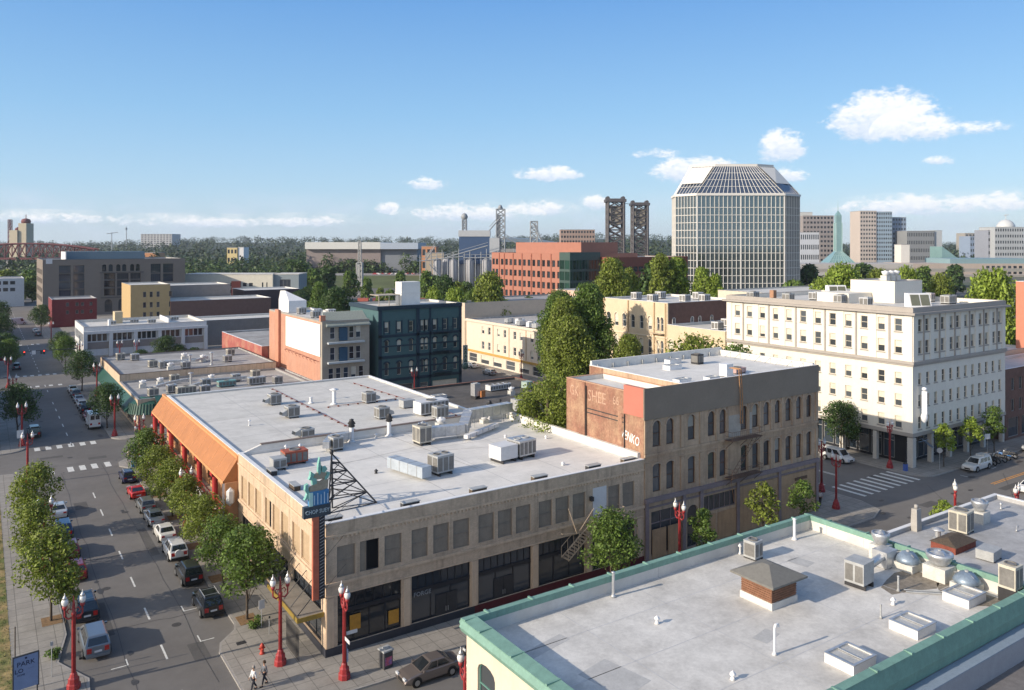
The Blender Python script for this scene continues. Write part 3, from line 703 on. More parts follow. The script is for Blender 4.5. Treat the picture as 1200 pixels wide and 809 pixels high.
def roof_lines(root, segs, z, m, w=.06, o=(0, 0)):
    b = MB((o[0], o[1], 0))
    for (x0, y0, x1, y1) in segs:
        d = Vector((x1 - x0, y1 - y0)).normalized(); nx, ny = -d.y * w / 2, d.x * w / 2
        b.poly([(x0 + nx, y0 + ny, z), (x0 - nx, y0 - ny, z), (x1 - nx, y1 - ny, z), (x1 + nx, y1 + ny, z)])
    b.build('roof_seam', m, root)
roof_lines(A, [(x, 59.2, x, 83.1) for x in (27.8, 34.1, 40.4, 46.7)] + [(22.5, y, 54.4, y) for y in (66.7, 75.1)], 10.095, M_SEAM, .07, l0)
roof_lines(A, [(38.5, 83, 40.0, 66), (40, 74, 49, 71), (28, 74.5, 38.5, 76.5)], 10.10, M_SEAMD, .06, l0)
# --- A2: the single-storey wing with the orange pent roof
B2 = building('arcade_building', 'long white roofed building with orange pent roof over red columns on the avenue', 'building', (22, 83.62, 53.0, 121.5), 10.2, M_STUCCO_O, M_ROOFW,
              {'W': [(x, x + 4.2, 4.6, 7.1) for x in (3.5, 10.5, 17.5, 24.5, 31.0)] + [(x, x + 5.6, .3, 3.6) for x in (2.6, 9.6, 16.6, 23.6, 30.4)]}, par=.22, thick=.3, cope=M_COPEW,
              styles={'W': dict(style='mull4', fm=M_SHOPF)}, d=.3)
l2 = (22, 83.62)
b = MB((22, 83.62, 0))
P = [(22.0, 9.72), (20.55, 7.6), (20.55, 7.42), (21.97, 7.42)]
ys, ye = 83.9, 124.6
b.add([(x, ys, z) for x, z in P] + [(x, ye, z) for x, z in P], [(0, 1, 5, 4), (1, 2, 6, 5), (2, 3, 7, 6), (3, 2, 1, 0), (4, 5, 6, 7)])
pr = b.build('pent_roof', M_ORANGE, B2)
b = MB((22, 83.62, 0)); b.box(20.5, ys, 7.35, 20.62, ye, 7.62); b.box(21.9, ys, 9.72, 22.3, ye, 9.98)
y = ys + .9
while y < ye: b.tube((20.58, y, 7.66), (22.0, y, 9.75), .02, 4); y += 3.0
b.build('roof_trim', mat('light_orange_trim', (.62, .30, .13), .6, var=.06), pr)
for i, y in enumerate((88.8, 96.1, 104.1, 112.5, 118.9, 124.2)):
    b = MB((22, 83.62, 0)); b.tube((20.9, y, .14), (20.9, y, 7.35), .30, 12); b.box(20.45, y - .45, 7.0, 21.35, y + .45, 7.35); b.box(20.5, y - .42, .14, 21.3, y + .42, .5); b.build('column', M_POST, B2)
b = MB((22, 83.62, 0)); b.box(20.6, 84.5, 3.7, 21.98, 124.4, 3.95); b.build('balcony_deck', mat('balcony_concrete', (.32, .28, .24), .9, var=.1), B2)
b = MB((22, 83.62, 0)); b.tube((20.7, 84.6, 4.95), (20.7, 124.2, 4.95), .05); b.tube((20.7, 84.6, 4.3), (20.7, 124.2, 4.3), .035)
y = 84.8
while y < 124: b.tube((20.7, y, 3.95), (20.7, y, 4.95), .025, 4); y += .8
b.build('balcony_railing', M_POST, B2)
for i, y in enumerate((90.5, 94.3, 99.5, 102.8)):
    b = MB((22, 83.62, 0)); b.add([(20.35, y - 1.4, 2.7), (20.35, y + 1.4, 2.7), (20.62, y + 1.4, 3.75), (20.62, y - 1.4, 3.75), (20.5, y - 1.4, 2.7), (20.5, y + 1.4, 2.7)], [(0, 1, 2, 3), (4, 0, 3), (1, 5, 2)])
    b.box(20.45, y - 1.35, 3.2, 20.6, y + 1.35, 4.2); b.build('sign_panel', M_PANELW, B2)
b = MB((22, 83.62, 0)); b.add([(20.45, 83.85, 3.2), (21.9, 83.85, 3.2), (21.9, 83.85, 7.4), (20.45, 83.85, 7.4)], [(0, 1, 2, 3)]); 
b.lathe(21.2, 83.7, [(.0, 5.0), (.42, 5.4), (.42, 6.6), (.0, 7.0)], 6, smooth=False); b.build('wall_sign', M_PANELW, B2)
b = MB((22, 83.62, 0)); b.box(20.7, 83.7, .14, 21.97, 84.0, 7.42); b.build('end_wall', M_STUCCO_O, B2)
roof_lines(B2, [(36.3, 84.0, 36.3, 121.2), (50.3, 84, 48, 121), (22.4, 102, 52.6, 102)], 9.99, M_SEAMD, .07, l2)
roof_lines(B2, [(29, 84, 29, 121), (43.2, 84, 43.2, 121)] + [(22.4, y, 52.6, y) for y in (92, 112)], 9.987, M_SEAM, .07, l2)
# --- E: dark tar roof in the middle of the block
Eb = building('low_brick_building', 'low brown brick building with dark tar roof behind the white roofs', 'building', (55.1, 83.7, 80.3, 119.3), 7.7, brickmat('brown_red_brick', (.19, .085, .06), (.16, .07, .05), (.2, .15, .12), var=.2), M_ROOFD, par=.35, thick=.35, cope=mat('brick_coping', (.26, .13, .09), .8, var=.2))
building('', '', '', (55.1, 73.95, 80.3, 83.68), 7.7, MATS['brown_red_brick'], M_ROOFD, par=.2, thick=.3, root=Eb, cope=M_COPEG)
# --- B: three-storey brick building with grey sheathing
M_BB = brickmat('red_common_brick', (.30, .125, .08), (.25, .10, .065), (.27, .19, .14), .22, .075, .012, var=.2, wash=(.42, .275, .175), washcov=.53, streak=.3)
M_BT = mat('tan_brown_stucco', (.48, .355, .245), .9, var=.14, scale=.7, streak=.35, col2=(.40, .28, .19), cov2=.55)
M_PURP = mat('faded_purple_trim', (.24, .195, .20), .8, var=.15, scale=1.2, streak=.2)
M_GREYP = mat('grey_brown_sheathing', (.25, .205, .16), .7, var=.07, scale=.5)
M_REDP = mat('salmon_red_panel', (.47, .16, .115), .75, var=.04, scale=.6)
bx = [(56.2, 57.3), (58.1, 59.15), (61.2, 62.25), (64.2, 65.25), (66.0, 67.0), (69.4, 70.4), (71.3, 72.3), (73.2, 74.2), (75.15, 76.1), (77.05, 78.05), (79.0, 79.95), (80.9, 81.8)]
o0 = 55.02
top_ = [(a - o0, c - o0, 11.4, 14.05, .5) for a, c in bx]; mid_ = [(a - o0, c - o0, 6.85, 9.7, .22) for a, c in bx]
gnd = [(56.0 - o0, 60.2 - o0, .5, 4.9), (61.1 - o0, 62.7 - o0, .2, 4.6, .8), (63.6 - o0, 68.6 - o0, 3.4, 5.1)]
low = lambda L, a, c: [(max(o[0] - a, 0), *[o[1] - a], *o[2:]) for o in L if a <= (o[0] + o[1]) / 2 <= c]
Bb = thing('brick_building', 'three storey brown stucco building with arched windows and grey sheathing band', 'building', (o0, 58.7, 0))
building('', '', '', (60.4, 58.7, 83, 73.8), 17.35, M_BT, M_ROOFB, {'S': low(top_ + mid_ + gnd, 5.38, 40)}, par=.45, thick=.3, cope=M_COPEW, root=Bb, styles={}, copew=M_ROOFB)
building('', '', '', (o0, 58.7, 60.398, 71.3), 16.75, M_BT, M_ROOFB, {'S': low(top_ + mid_ + gnd, 0, 5.38)}, par=.5, thick=.3, cope=mat('clay_coping', (.50, .30, .2), .8, var=.15), root=Bb, copew=M_ROOFB)
lb = (o0, 58.7)
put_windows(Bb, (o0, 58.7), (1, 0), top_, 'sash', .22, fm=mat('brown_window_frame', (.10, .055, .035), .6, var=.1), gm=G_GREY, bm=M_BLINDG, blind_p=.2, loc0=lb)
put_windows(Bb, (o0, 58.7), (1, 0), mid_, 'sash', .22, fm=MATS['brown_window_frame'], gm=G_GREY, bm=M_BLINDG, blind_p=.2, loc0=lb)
put_windows(Bb, (o0, 58.7), (1, 0), [gnd[0]], 'mull3transom', .22, fm=M_PURP, gm=G_DARK, loc0=lb); put_windows(Bb, (o0, 58.7), (1, 0), [gnd[2]], 'mull6', .22, fm=M_PURP, gm=G_DARK, loc0=lb)
put_windows(Bb, (o0, 58.7), (1, 0), [gnd[1]], 'plain', .22, fm=M_PURP, gm=G_DARK, loc0=lb, name='door')
b = MB((o0, 58.7, 0)); b.box(o0 - .10, 58.56, 14.25, 83.08, 58.69, 17.42); b.build('grey_sheathing', M_GREYP, Bb)
b = MB((o0, 58.7, 0)); b.box(o0 - .12, 58.7, 14.5, o0 - .003, 61.6, 17.42); b.box(o0, 58.702, 16.75, o0 + .3, 61.6, 17.42); b.build('red_panel', M_REDP, Bb)
b = MB((o0, 58.7, 0)); b.box(o0 - .03, 61.62, 9, o0 - .004, 71.3, 16.72); b.box(o0 - .03, 58.75, 9.0, o0 - .004, 61.6, 14.48); b.build('brick_face', M_BB, Bb)
b = MB((o0, 58.7, 0)); b.box(60.37, 71.32, 7.7, 60.397, 73.8, 17.3); b.build('brick_face', M_BB, Bb)
b = MB((o0, 58.7, 0)); b.box(o0 - .16, 67.9, 9.6, o0 - .035, 68.9, 16.7); b.box(o0 - .10, 61.9, 9.8, o0 - .035, 62.5, 14.4); b.build_each('chimney_breast', M_BB, Bb)
b = MB((o0, 58.7, 0)); b.tube((o0 - .14, 67.7, 10), (o0 - .14, 67.7, 16.4), .06); b.tube((o0 - .14, 61.5, 10), (o0 - .14, 61.5, 14.4), .06)
for k in range(2): b.box(o0 - .06, 61.7, 13.9 - k * .45, o0 - .035, 67.6, 14.0 - k * .45)
b.build_each('downpipe', M_DARK, Bb)
GH = mat('faded_sign_paint', (.44, .28, .20), .9, var=.3, scale=2)
text_mesh('SHEE', 1.75, .004, GH, Bb, (-.04, 66.0 - 58.7, 15.35), (R(90), 0, R(-90)), 'ghost_sign', sx=.8)
text_mesh('GK', 1.6, .004, GH, Bb, (-.04, 69.9 - 58.7, 15.5), (R(90), 0, R(-90)), 'ghost_sign', sx=.7)
text_mesh('66', 1.3, .004, GH, Bb, (-.04, 62.9 - 58.7, 15.5), (R(90), 0, R(-90)), 'ghost_sign', sx=.8)
GW = mat('white_spray_paint', (.75, .77, .8), .8, var=.1)
gt = text_mesh('VENKO', 1.35, .004, GW, Bb, (-.045, 60.7 - 58.7, 12.1), (R(90), R(10), R(-90)), 'graffiti', sx=.62)
rB = (o0, 58.7, 83, 73.8)
ledge(Bb, rB, 10.55, .25, .16, M_BT, 'belt_course', 'S'); ledge(Bb, rB, 9.95, .12, .07, M_BT, 'belt_course', 'S'); ledge(Bb, rB, 5.95, .42, .34, M_PURP, 'cornice', 'S'); ledge(Bb, rB, 5.3, .16, .12, M_PURP, 'cornice', 'S')
b = MB((o0, 58.7, 0))
for a, c in [(55.05, 55.5), (60.1, 60.55), (62.9, 63.35)] + [(c + .12, c + .34) for a, c in bx[3:-1]] + [(82.55, 83.0)]:
    b.box(a, 58.6, 6.4, c, 58.697, 9.9); b.box(a, 58.6, 10.85, c, 58.697, 14.2)
b.build_each('pilaster', M_BT, Bb)
def archband(root, O, u, ops, m, w=.16, out=.07, lo=(0, 0), name='arch_trim'):
    ux, uy = u; nx, ny = uy, -ux
    for o in ops:
        b = MB((lo[0], lo[1], 0)); rise = o[4] if len(o) > 4 else 0
        if not rise: continue
        a = arch_pts(o[0], o[1], o[3] - rise, rise); c = arch_pts(o[0] - w, o[1] + w, o[3] - rise, rise + w)
        for k in range(len(a) - 1):
            f = [a[k], a[k + 1], c[k + 1], c[k]]; W = lambda p, q: (O[0] + ux * p[0] + nx * q, O[1] + uy * p[0] + ny * q, p[1])
            b.poly([W(p, out) for p in f]); b.poly([W(c[k], 0), W(c[k], out), W(c[k + 1], out), W(c[k + 1], 0)]); b.poly([W(a[k], 0), W(a[k + 1], 0), W(a[k + 1], out), W(a[k], out)])
        b.build(name, m, root)
archband(Bb, (o0, 58.7), (1, 0), top_, mat('light_tan_trim', (.40, .31, .23), .9, var=.12), lo=lb); archband(Bb, (o0, 58.7), (1, 0), mid_, MATS['light_tan_trim'], w=.13, lo=lb)
b = MB((o0, 58.7, 0)); b.box(67.1, 58.67, 10.85, 69.3, 58.697, 13.2); b.box(70.5, 58.67, 10.85, 71.2, 58.697, 13.2); b.build_each('plaster_patch', mat('pale_plaster', (.42, .38, .33), .9, var=.12, scale=1), Bb)
b = MB((o0, 58.7, 0))
for a, c in ((56.1, 58.0), (58.3, 60.1), (63.4, 65.3), (65.7, 68.5), (69.0, 75.6), (76.1, 82.4)): b.box(a, 58.62, .2, c, 58.697, 3.1 if c < 69 else 5.2)
b.build_each('boarded_bay', mat('ochre_boards', (.42, .28, .165), .85, var=.13, scale=.9, streak=.3), Bb)
b = MB((o0, 58.7, 0))
for xx in (55.3, 60.5, 63.1, 68.8, 75.85, 82.75): b.box(xx - .22, 58.5, .2, xx + .22, 58.615, 5.9)
b.build_each('cast_iron_post', M_PURP, Bb)
b = MB((o0, 58.7, 0))
for k in range(2): b.box(78.6 + k * .1, 58.58, 4.3 - k * .55, 80.9 - k * .2, 58.612, 4.65 - k * .55)
b.build_each('faded_panel', mat('brown_lettering', (.13, .08, .05), .8, var=.2), Bb)
# raised rear parapet of the white roof, with its struts
b = MB((o0, 58.7, 0)); b.box(60.45, 73.45, 16.9, 82.95, 73.78, 17.9); b.box(82.6, 59.1, 16.9, 82.95, 73.44, 17.6); rp = b.build('parapet_wall', M_ROOFB, Bb)
b = MB((o0, 58.7, 0))
for k in range(8): b.tube((82.6, 60.4 + k * 1.6, 17.5), (81.5, 60.4 + k * 1.6, 16.92), .04, 4)
for k in range(9): b.box(61.2 + k * 2.4, 73.2, 16.9, 61.4 + k * 2.4, 73.44, 17.45)
b.build_each('parapet_strut', M_METAL2, rp)
# fire escape
def fire_escape(root, o, x0, x1, y, levels, m, stairs=True):
    b = MB(o)
    for z in levels:
        b.box(x0, y - 1.05, z, x1, y - .05, z + .06)
        for q in (0.5, 1.0): b.tube((x0, y - 1.05, z + q), (x1, y - 1.05, z + q), .022, 4); b.tube((x0, y - 1.05, z + q), (x0, y, z + q), .022, 4); b.tube((x1, y - 1.05, z + q), (x1, y, z + q), .022, 4)
        x = x0
        while x <= x1 + .01: b.tube((x, y - 1.05, z), (x, y - 1.05, z + 1.0), .016, 4); x += .32
        for xx in (x0 + .2, (x0 + x1) / 2, x1 - .2): b.tube((xx, y - 1.0, z), (xx, y - .02, z - .9), .03, 4)
    if stairs:
        for za, zb in zip(levels, levels[1:]):
            for dy in (.75, .3):
                b.tube((x0 + .5, y - dy, za), (x1 - .5, y - dy, zb), .035, 4)
            n = 12
            for k in range(n): t = (k + .5) / n; xx = x0 + .5 + (x1 - x0 - 1) * t; zz = za + (zb - za) * t; b.tube((xx, y - .75, zz), (xx, y - .3, zz), .02, 4)
    return b.build('fire_escape', m, root)
fire_escape(Bb, (o0, 58.7, 0), 66.6, 71.6, 58.55, [6.7, 10.7], mat('rusty_iron', (.14, .09, .065), .8, var=.3, scale=4))
b = MB((o0, 58.7, 0)); b.path([(67.7, 58.2, 4.0), (67.2, 58.2, 6.6)], .03, 4)
for q in (0, .35): b.path([(68.6 + q, 59.6, 18.2), (68.6 + q, 58.3, 18.2), (68.9 + q, 58.35, 15.3), (69.0 + q, 58.4, 12.2)], .05, 6)
for k in range(14): z = 12.4 + k * .42; b.tube((68.75 + .02 * k * 0, 58.37, z), (69.15, 58.37, z), .02, 4)
b.build('roof_ladder', mat('orange_rusty_iron', (.38, .20, .09), .7, var=.2), Bb)
# fire stair on A's front
b = MB((AX0, AY0, 0)); y1_ = AY0 - .1; y0_ = AY0 - 1.15; M_STAIR = mat('tan_stair_paint', (.42, .33, .24), .7, var=.15)
b.box(48.2, y0_, 5.55, 51.4, y1_, 5.63)
for yy in (y0_, y1_):
    b.tube((48.2, yy, 5.55), (44.6, yy, 2.9), .06, 4); b.tube((48.2, yy, 6.55), (44.6, yy, 3.9), .035, 4)
    for k in range(6): t = k / 5; b.tube((48.2 - 3.6 * t, yy, 5.55 - 2.65 * t), (48.2 - 3.6 * t, yy, 6.55 - 2.65 * t), .03, 4)
for k in range(14): t = (k + .5) / 14; b.box(48.2 - 3.6 * t - .13, y0_, 5.5 - 2.65 * t, 48.2 - 3.6 * t + .13, y1_, 5.54 - 2.65 * t)
for q in (.5, 1.0): b.tube((48.2, y0_, 5.6 + q), (51.4, y0_, 5.6 + q), .03, 4); b.tube((51.4, y0_, 5.6 + q), (51.4, y1_, 5.6 + q), .03, 4)
for k in range(6): b.tube((48.2 + .64 * k, y0_, 5.6), (48.2 + .64 * k, y0_, 6.6), .025, 4)
for xx in (48.5, 51.1): b.tube((xx, y0_, 5.55), (xx, AY0 - .02, 4.75), .04, 4)
b.path([(44.6, y0_, 7.7), (45.6, y0_, 5.2), (45.9, y0_, 5.4), (45.7, y0_, 3.2)], .04, 4); b.tube((43.9, y0_, 5.5), (45.6, y0_, 5.2), .04, 4); b.tube((43.9, y0_, 5.5), (43.9, AY0 - .02, 5.5), .04, 4); b.tube((47.6, y0_, 7.2), (45.8, y0_, 5.3), .03, 4)
b.build('fire_stair', M_STAIR, A)

# --- hotel: white six-storey corner building
M_HOT = mat('cream_hotel_paint', (.72, .68, .60), .85, var=.04, scale=.5, streak=.06)
M_HTRIM = mat('taupe_trim_paint', (.36, .33, .30), .8, var=.07)
HX0, HY0, HX1, HY1 = 109.6, 62.1, 136.4, 95.8
wU = [(92.9, 94.0), (90.3, 91.4), (87.6, 88.7), (84.95, 86.0), (82.3, 83.4), (79.6, 80.7), (76.9, 78.0), (74.3, 75.4), (71.6, 72.7), (69.0, 70.1), (66.3, 67.4), (63.7, 64.8)]
sU = [(a, a + .95) for a in (111.0, 112.9, 115.25, 117.1, 119.55, 121.4, 123.75, 125.7, 128.05, 130.0, 132.3, 134.1)]
sL = [(111.0 + 2.11 * i, 111.8 + 2.11 * i) for i in range(12)]
zU = [(19.25, 21.1), (16.1, 18.0)]; zL = [(11.7, 13.4), (8.55, 10.3), (5.4, 7.15)]
hW = [(HY1 - c, HY1 - a, z0, z1) for z0, z1 in zU for a, c in wU] + [(HY1 - c + .03, HY1 - a - .03, z0, z1) for z0, z1 in zL for a, c in wU]
hS = [(a - HX0, c - HX0, z0, z1) for z0, z1 in zU for a, c in sU] + [(a - HX0, c - HX0, z0, z1) for z0, z1 in zL for a, c in sL]
Ht = building('hotel', 'white six storey corner hotel with taupe cornice and rows of small windows', 'hotel', (HX0, HY0, HX1, HY1), 22.7, M_HOT, M_ROOFW, {'W': hW, 'S': hS}, par=.7, thick=.4, cope=M_HTRIM, base=4.75, copew=M_HOT, d=.2,
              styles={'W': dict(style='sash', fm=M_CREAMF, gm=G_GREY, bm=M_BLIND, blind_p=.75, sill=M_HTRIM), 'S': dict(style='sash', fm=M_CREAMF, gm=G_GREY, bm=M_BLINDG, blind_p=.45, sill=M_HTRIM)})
rH = (HX0, HY0, HX1, HY1)
ledge(Ht, rH, 22.05, .62, .10, M_HTRIM, 'cornice', 'SWEN'); ledge(Ht, rH, 21.72, .32, .62, M_HTRIM, 'cornice', 'SWEN'); ledge(Ht, rH, 14.45, .26, .18, M_HTRIM, 'belt_course', 'SW'); ledge(Ht, rH, 14.72, .40, .34, M_HTRIM, 'belt_course', 'SW'); ledge(Ht, rH, 4.45, .5, .12, M_HTRIM, 'belt_course', 'SW')
b = MB((HX0, HY0, 0))
for i in range(0, 12, 2):
    y = (wU[i][0] + wU[i + 1][1]) / 2; b.box(HX0 - .13, y - .14, 15.12, HX0 - .003, y + .14, 21.7)
    x = (sU[i][1] + sU[i + 1][0]) / 2; b.box(x - .14, HY0 - .13, 15.12, x + .14, HY0 - .003, 21.7)
b.build_each('downpipe_strip', M_HTRIM, Ht)
b = MB((HX0, HY0, 0)); ysp = [95.3] + [(wU[i][0] + wU[i - 1][0]) / 2 + .55 for i in range(2, 12, 2)] + [62.75]
for y in ysp: b.box(HX0 - .1, y - .62, 15.12, HX0 - .004, y + .5, 21.7)
for x in [110.15] + [(sU[i][0] + sU[i - 1][1]) / 2 for i in range(2, 12, 2)] + [135.8]: b.box(x - .5, HY0 - .1, 15.12, x + .5, HY0 - .004, 21.7)
b.build_each('pilaster', M_HOT, Ht)
b = MB((HX0, HY0, 0)); b.box(HX0 + .3, HY0 + .3, 4.3, HX1, HY1, 4.748); b.build('ceiling_slab', M_HTRIM, Ht)
for (x, y) in [(109.95, 62.45), (109.95, 67.9), (109.95, 73.4), (109.95, 78.9), (109.95, 84.4), (109.95, 90), (109.95, 95.4), (114.9, 62.45), (120, 62.45), (125, 62.45), (130, 62.45), (136.0, 62.45)]:
    b = MB((HX0, HY0, 0)); q = .42 if (x, y) == (109.95, 62.45) else .3; b.box(x - q, y - q, .142, x + q, y + q, 4.3); b.build('pillar', mat('grey_pillar_paint', (.52, .50, .46), .8, var=.08), Ht)
gb = thing('x', '', ''); bpy.data.objects.remove(gb)
gl = [(k * 1.6 + .1, k * 1.6 + 1.5, .5, 4.0) for k in range(15)]; gw = [(k * 2.0 + .15, k * 2.0 + 1.85, .5, 4.0) for k in range(15)]
b = MB((HX0, HY0, 0)); facade(b, (111.2, 64.0), (1, 0), 24.8, .142, 4.3, gl, .1); facade(b, (111.2, 95.6), (0, -1), 31.6, .142, 4.3, gw, .1); b.build('shop_wall', M_SHOPF, Ht)
put_windows(Ht, (111.2, 64.0), (1, 0), gl, 'transom', .1, fm=M_FRAME_G, gm=G_BLUE, loc0=(HX0, HY0)); put_windows(Ht, (111.2, 95.6), (0, -1), gw, 'transom', .1, fm=M_FRAME_G, gm=G_BLUE, loc0=(HX0, HY0))
b = MB((HX0, HY0, 0)); b.box(126.2, 60.0, 3.6, 129.6, 62.0, 4.2); b.build('entrance_canopy', mat('canopy_metal', (.42, .40, .37), .5, var=.1), Ht)
b = MB((HX0, HY0, 0)); b.box(111.3, 61.0, 7.0, 111.42, 61.75, 10.9); b.lathe(111.36, 61.4, [(.05, 10.9), (.36, 11.1), (.30, 11.4), (.0, 11.5)], 10); b.lathe(111.36, 61.4, [(.0, 6.4), (.4, 6.7), (.5, 7.3), (.36, 7.7), (.3, 8.0)], 10); b.build('blade_sign', mat('white_sign_face', (.75, .77, .80), .4, var=.04), Ht)
b = MB((HX0, HY0, 0)); b.add([(110.9, 60.6, 3.9), (111.0, 61.9, 4.3), (112.2, 60.9, 2.9), (112.0, 60.3, 3.0)], [(0, 1, 2, 3), (3, 2, 1, 0)]); b.tube((111.0, 62.05, 3.6), (110.9, 60.5, 4.3), .03); b.build('flag', mat('blue_white_cloth', (.30, .42, .60), .8, var=.3, scale=2), Ht)
# penthouse on the hotel roof
ph = building('', '', '', (125.2, 74.0, 133.5, 82.0), 25.6, M_HOT, M_ROOFW, par=.15, thick=.2, root=Ht, cope=M_HTRIM, base=21.9, wall_name='penthouse', roof_name='penthouse_roof')
b = MB((HX0, HY0, 0)); b.box(118.6, 78, 22.0, 125.1, 84, 23.6); b.build('penthouse', M_HOT, Ht)
# --- M: cream arched-window building north of the hotel
M_CRB = mat('cream_brick_paint', (.62, .50, .35), .85, var=.08, scale=.8)
mt = [(127.7, 126.5), (125.3, 124.1), (122.9, 121.8), (120.3, 119.2), (117.8, 116.7), (115.4, 114.3), (112.9, 112.15), (111.85, 111.1)]
mW = [(128.9 - a, 128.9 - c, z0, z1, .5) for z0, z1 in ((14.9, 17.6), (9.95, 13.1), (5.2, 8.4)) for a, c in mt]
mS = [(a - 109.2, a + .85 - 109.2, 15.3, 17.6, .3) for a in (110.3, 115.3, 117.4, 120.8)]
Mb = building('arched_window_building', 'cream painted building with tall round-arched windows behind the green trees', 'building', (109.2, 110, 129, 128.9), 20.4, M_CRB, M_ROOFW, {'W': mW}, par=.4, cope=M_COPEW,
              styles={'W': dict(style='sash', fm=M_WHITE, gm=G_GREY, bm=M_BLIND, blind_p=.4)})
b = MB((109.2, 110, 0)); facade(b, (109.5, 109.96), (1, 0), 19.4, 16.4, 20.35, [], .1); b.build('side_wall', mat('dark_brown_brick', (.15, .085, .068), .9, var=.2), Mb)
put_windows(Mb, (109.2, 109.86), (1, 0), mS, 'sash', 0.05, fm=M_WHITE, gm=G_GREY, loc0=(109.2, 110))
ml = [(109.7, 108.4), (107.3, 106.0), (105.2, 103.7), (102.2, 101.0), (100.0, 98.9), (97.7, 96.6)]
mlo = [(109.98 - a, 109.98 - c, z0, z1, .5) for z0, z1 in ((11.0, 13.6), (6.0, 8.8)) for a, c in ml]
building('', '', '', (109.2, 95.85, 129, 109.98), 16.3, M_CRB, M_ROOFW, {'W': mlo}, par=.4, cope=M_COPEW, root=Mb, styles={'W': dict(style='sash', fm=M_WHITE, gm=G_GREY, bm=M_BLIND, blind_p=.5)})
archband(Mb, (109.2, 128.9), (0, -1), mW, mat('pale_cream_trim', (.70, .60, .46), .8, var=.06), lo=(109.2, 110)); archband(Mb, (109.2, 109.98), (0, -1), mlo, MATS['pale_cream_trim'], lo=(109.2, 110))
ledge(Mb, (109.2, 110, 129, 128.9), 13.6, .22, .14, MATS['pale_cream_trim'], 'belt_course', 'W'); ledge(Mb, (109.2, 110, 129, 128.9), 8.9, .22, .14, MATS['pale_cream_trim'], 'belt_course', 'W')
b = MB((109.2, 110, 0))
for y in (128.75, 121.1, 113.6, 110.5): b.box(109.02, y - .15, .2, 109.196, y + .15, 20.3)
b.build_each('downpipe_strip', mat('tan_trim', (.45, .33, .2), .8, var=.1), Mb)
fe = fire_escape(Mb, (109.2, 110, 0), 0, 0.01, 0, [], M_STAIR, False); bpy.data.objects.remove(fe)
b = MB((109.2, 110, 0))
for z in (9.6, 14.4):
    b.box(108.1, 110.8, z, 109.15, 114.0, z + .06); b.tube((108.1, 110.8, z + 1), (108.1, 114, z + 1), .03, 4)
    for k in range(9): b.tube((108.1, 110.8 + k * .4, z), (108.1, 110.8 + k * .4, z + 1), .02, 4)
for q in (108.3, 108.9): b.tube((q, 111.0, 9.6), (q, 113.8, 14.4), .04, 4)
b.build('fire_escape', mat('cream_iron_paint', (.55, .45, .33), .7, var=.1), Mb)
# --- J: brick and stone building with the blank white wall sign
M_PINK = mat('salmon_plaster', (.47, .25, .175), .9, var=.12, scale=.5, streak=.2, col2=(.47, .24, .16), cov2=.55)
M_STONE = mat('grey_tan_stone', (.36, .32, .265), .9, var=.1, scale=1)
jw = [(55.5, 56.4), (56.9, 58.2), (58.7, 59.7), (60.1, 61.0)]
jS = [(a - 54.2, c - 54.2, z0, z1) for z0, z1 in ((13.4, 15.7), (9.3, 11.8)) for a, c in ((55.8, 56.8), (57.5, 59.3), (59.7, 60.7), (61.1, 62.1))] + [(a - 54.2, a + 1.0 - 54.2, z0, z0 + 2.2) for z0 in (5.6, 1.5) for a in (55.5, 57.0, 58.55, 60.1, 61.7)]
Jb = building('stone_front_building', 'narrow building with blank white wall sign, salmon side wall and tiled front eave', 'building', (54.2, 146.6, 63.9, 180), 16.9, M_STONE, M_ROOFW, {'S': jS}, par=.35, cope=M_COPEG,
              styles={'S': dict(style='sash', fm=M_PANELW, gm=G_BLUE, bm=M_BLIND, blind_p=.1)})
b = MB((54.2, 146.6, 0)); b.box(54.17, 147.5, 0, 54.197, 180, 16.6); b.build('plaster_face', M_PINK, Jb)
b = MB((54.2, 146.6, 0)); b.box(54.0, 147.3, 10.1, 54.165, 167.8, 16.3); b.build('wall_sign', mat('blank_white_sign', (.82, .82, .80), .6, var=.02), Jb)
b = MB((54.2, 146.6, 0)); b.box(53.6, 171.6, 0, 54.165, 173.9, 17.4); b.box(53.9, 146.62, 16.9, 54.9, 147.4, 18.0); b.build('chimney', mat('salmon_brick', (.50, .23, .15), .9, var=.12), Jb)
b = MB((54.2, 146.6, 0)); b.add([(54.9, 146.0, 16.0), (63.95, 146.0, 16.0), (63.6, 149.4, 18.4), (55.2, 149.4, 18.4), (54.9, 146.0, 15.8), (63.95, 146.0, 15.8)], [(0, 1, 2, 3), (4, 5, 1, 0)]); b.add([(55.2, 149.4, 18.4), (63.6, 149.4, 18.4), (63.6, 149.4, 16.6), (55.2, 149.4, 16.6), (54.9, 146.0, 15.8), (63.95, 146.0, 15.8), (63.95, 146.6, 15.8), (54.9, 146.6, 15.8)], [(0, 1, 2, 3), (7, 6, 5, 4)]); b.add([(63.95, 146.0, 15.8), (63.95, 146.0, 16), (63.6, 149.4, 18.4), (63.6, 149.4, 16.6), (54.9, 146.0, 15.8), (54.9, 146.0, 16), (55.2, 149.4, 18.4), (55.2, 149.4, 16.6)], [(0, 3, 2, 1), (4, 5, 6, 7)])
for k in range(28): x = 55.1 + k * .315; b.tube((x, 146.02, 16.06), (x + (59.4 - x) * .03, 149.4, 18.46), .055, 4)
b.build('tiled_eave', mat('grey_green_tile', (.30, .33, .30), .8, var=.12, scale=3), Jb)
for z in (8.7, 12.5):
    b = MB((54.2, 146.6, 0)); b.box(55.2, 145.75, z, 62.6, 146.59, z + .35); b.build('balcony', mat('blue_white_balcony', (.48, .52, .54), .7, var=.1), Jb)
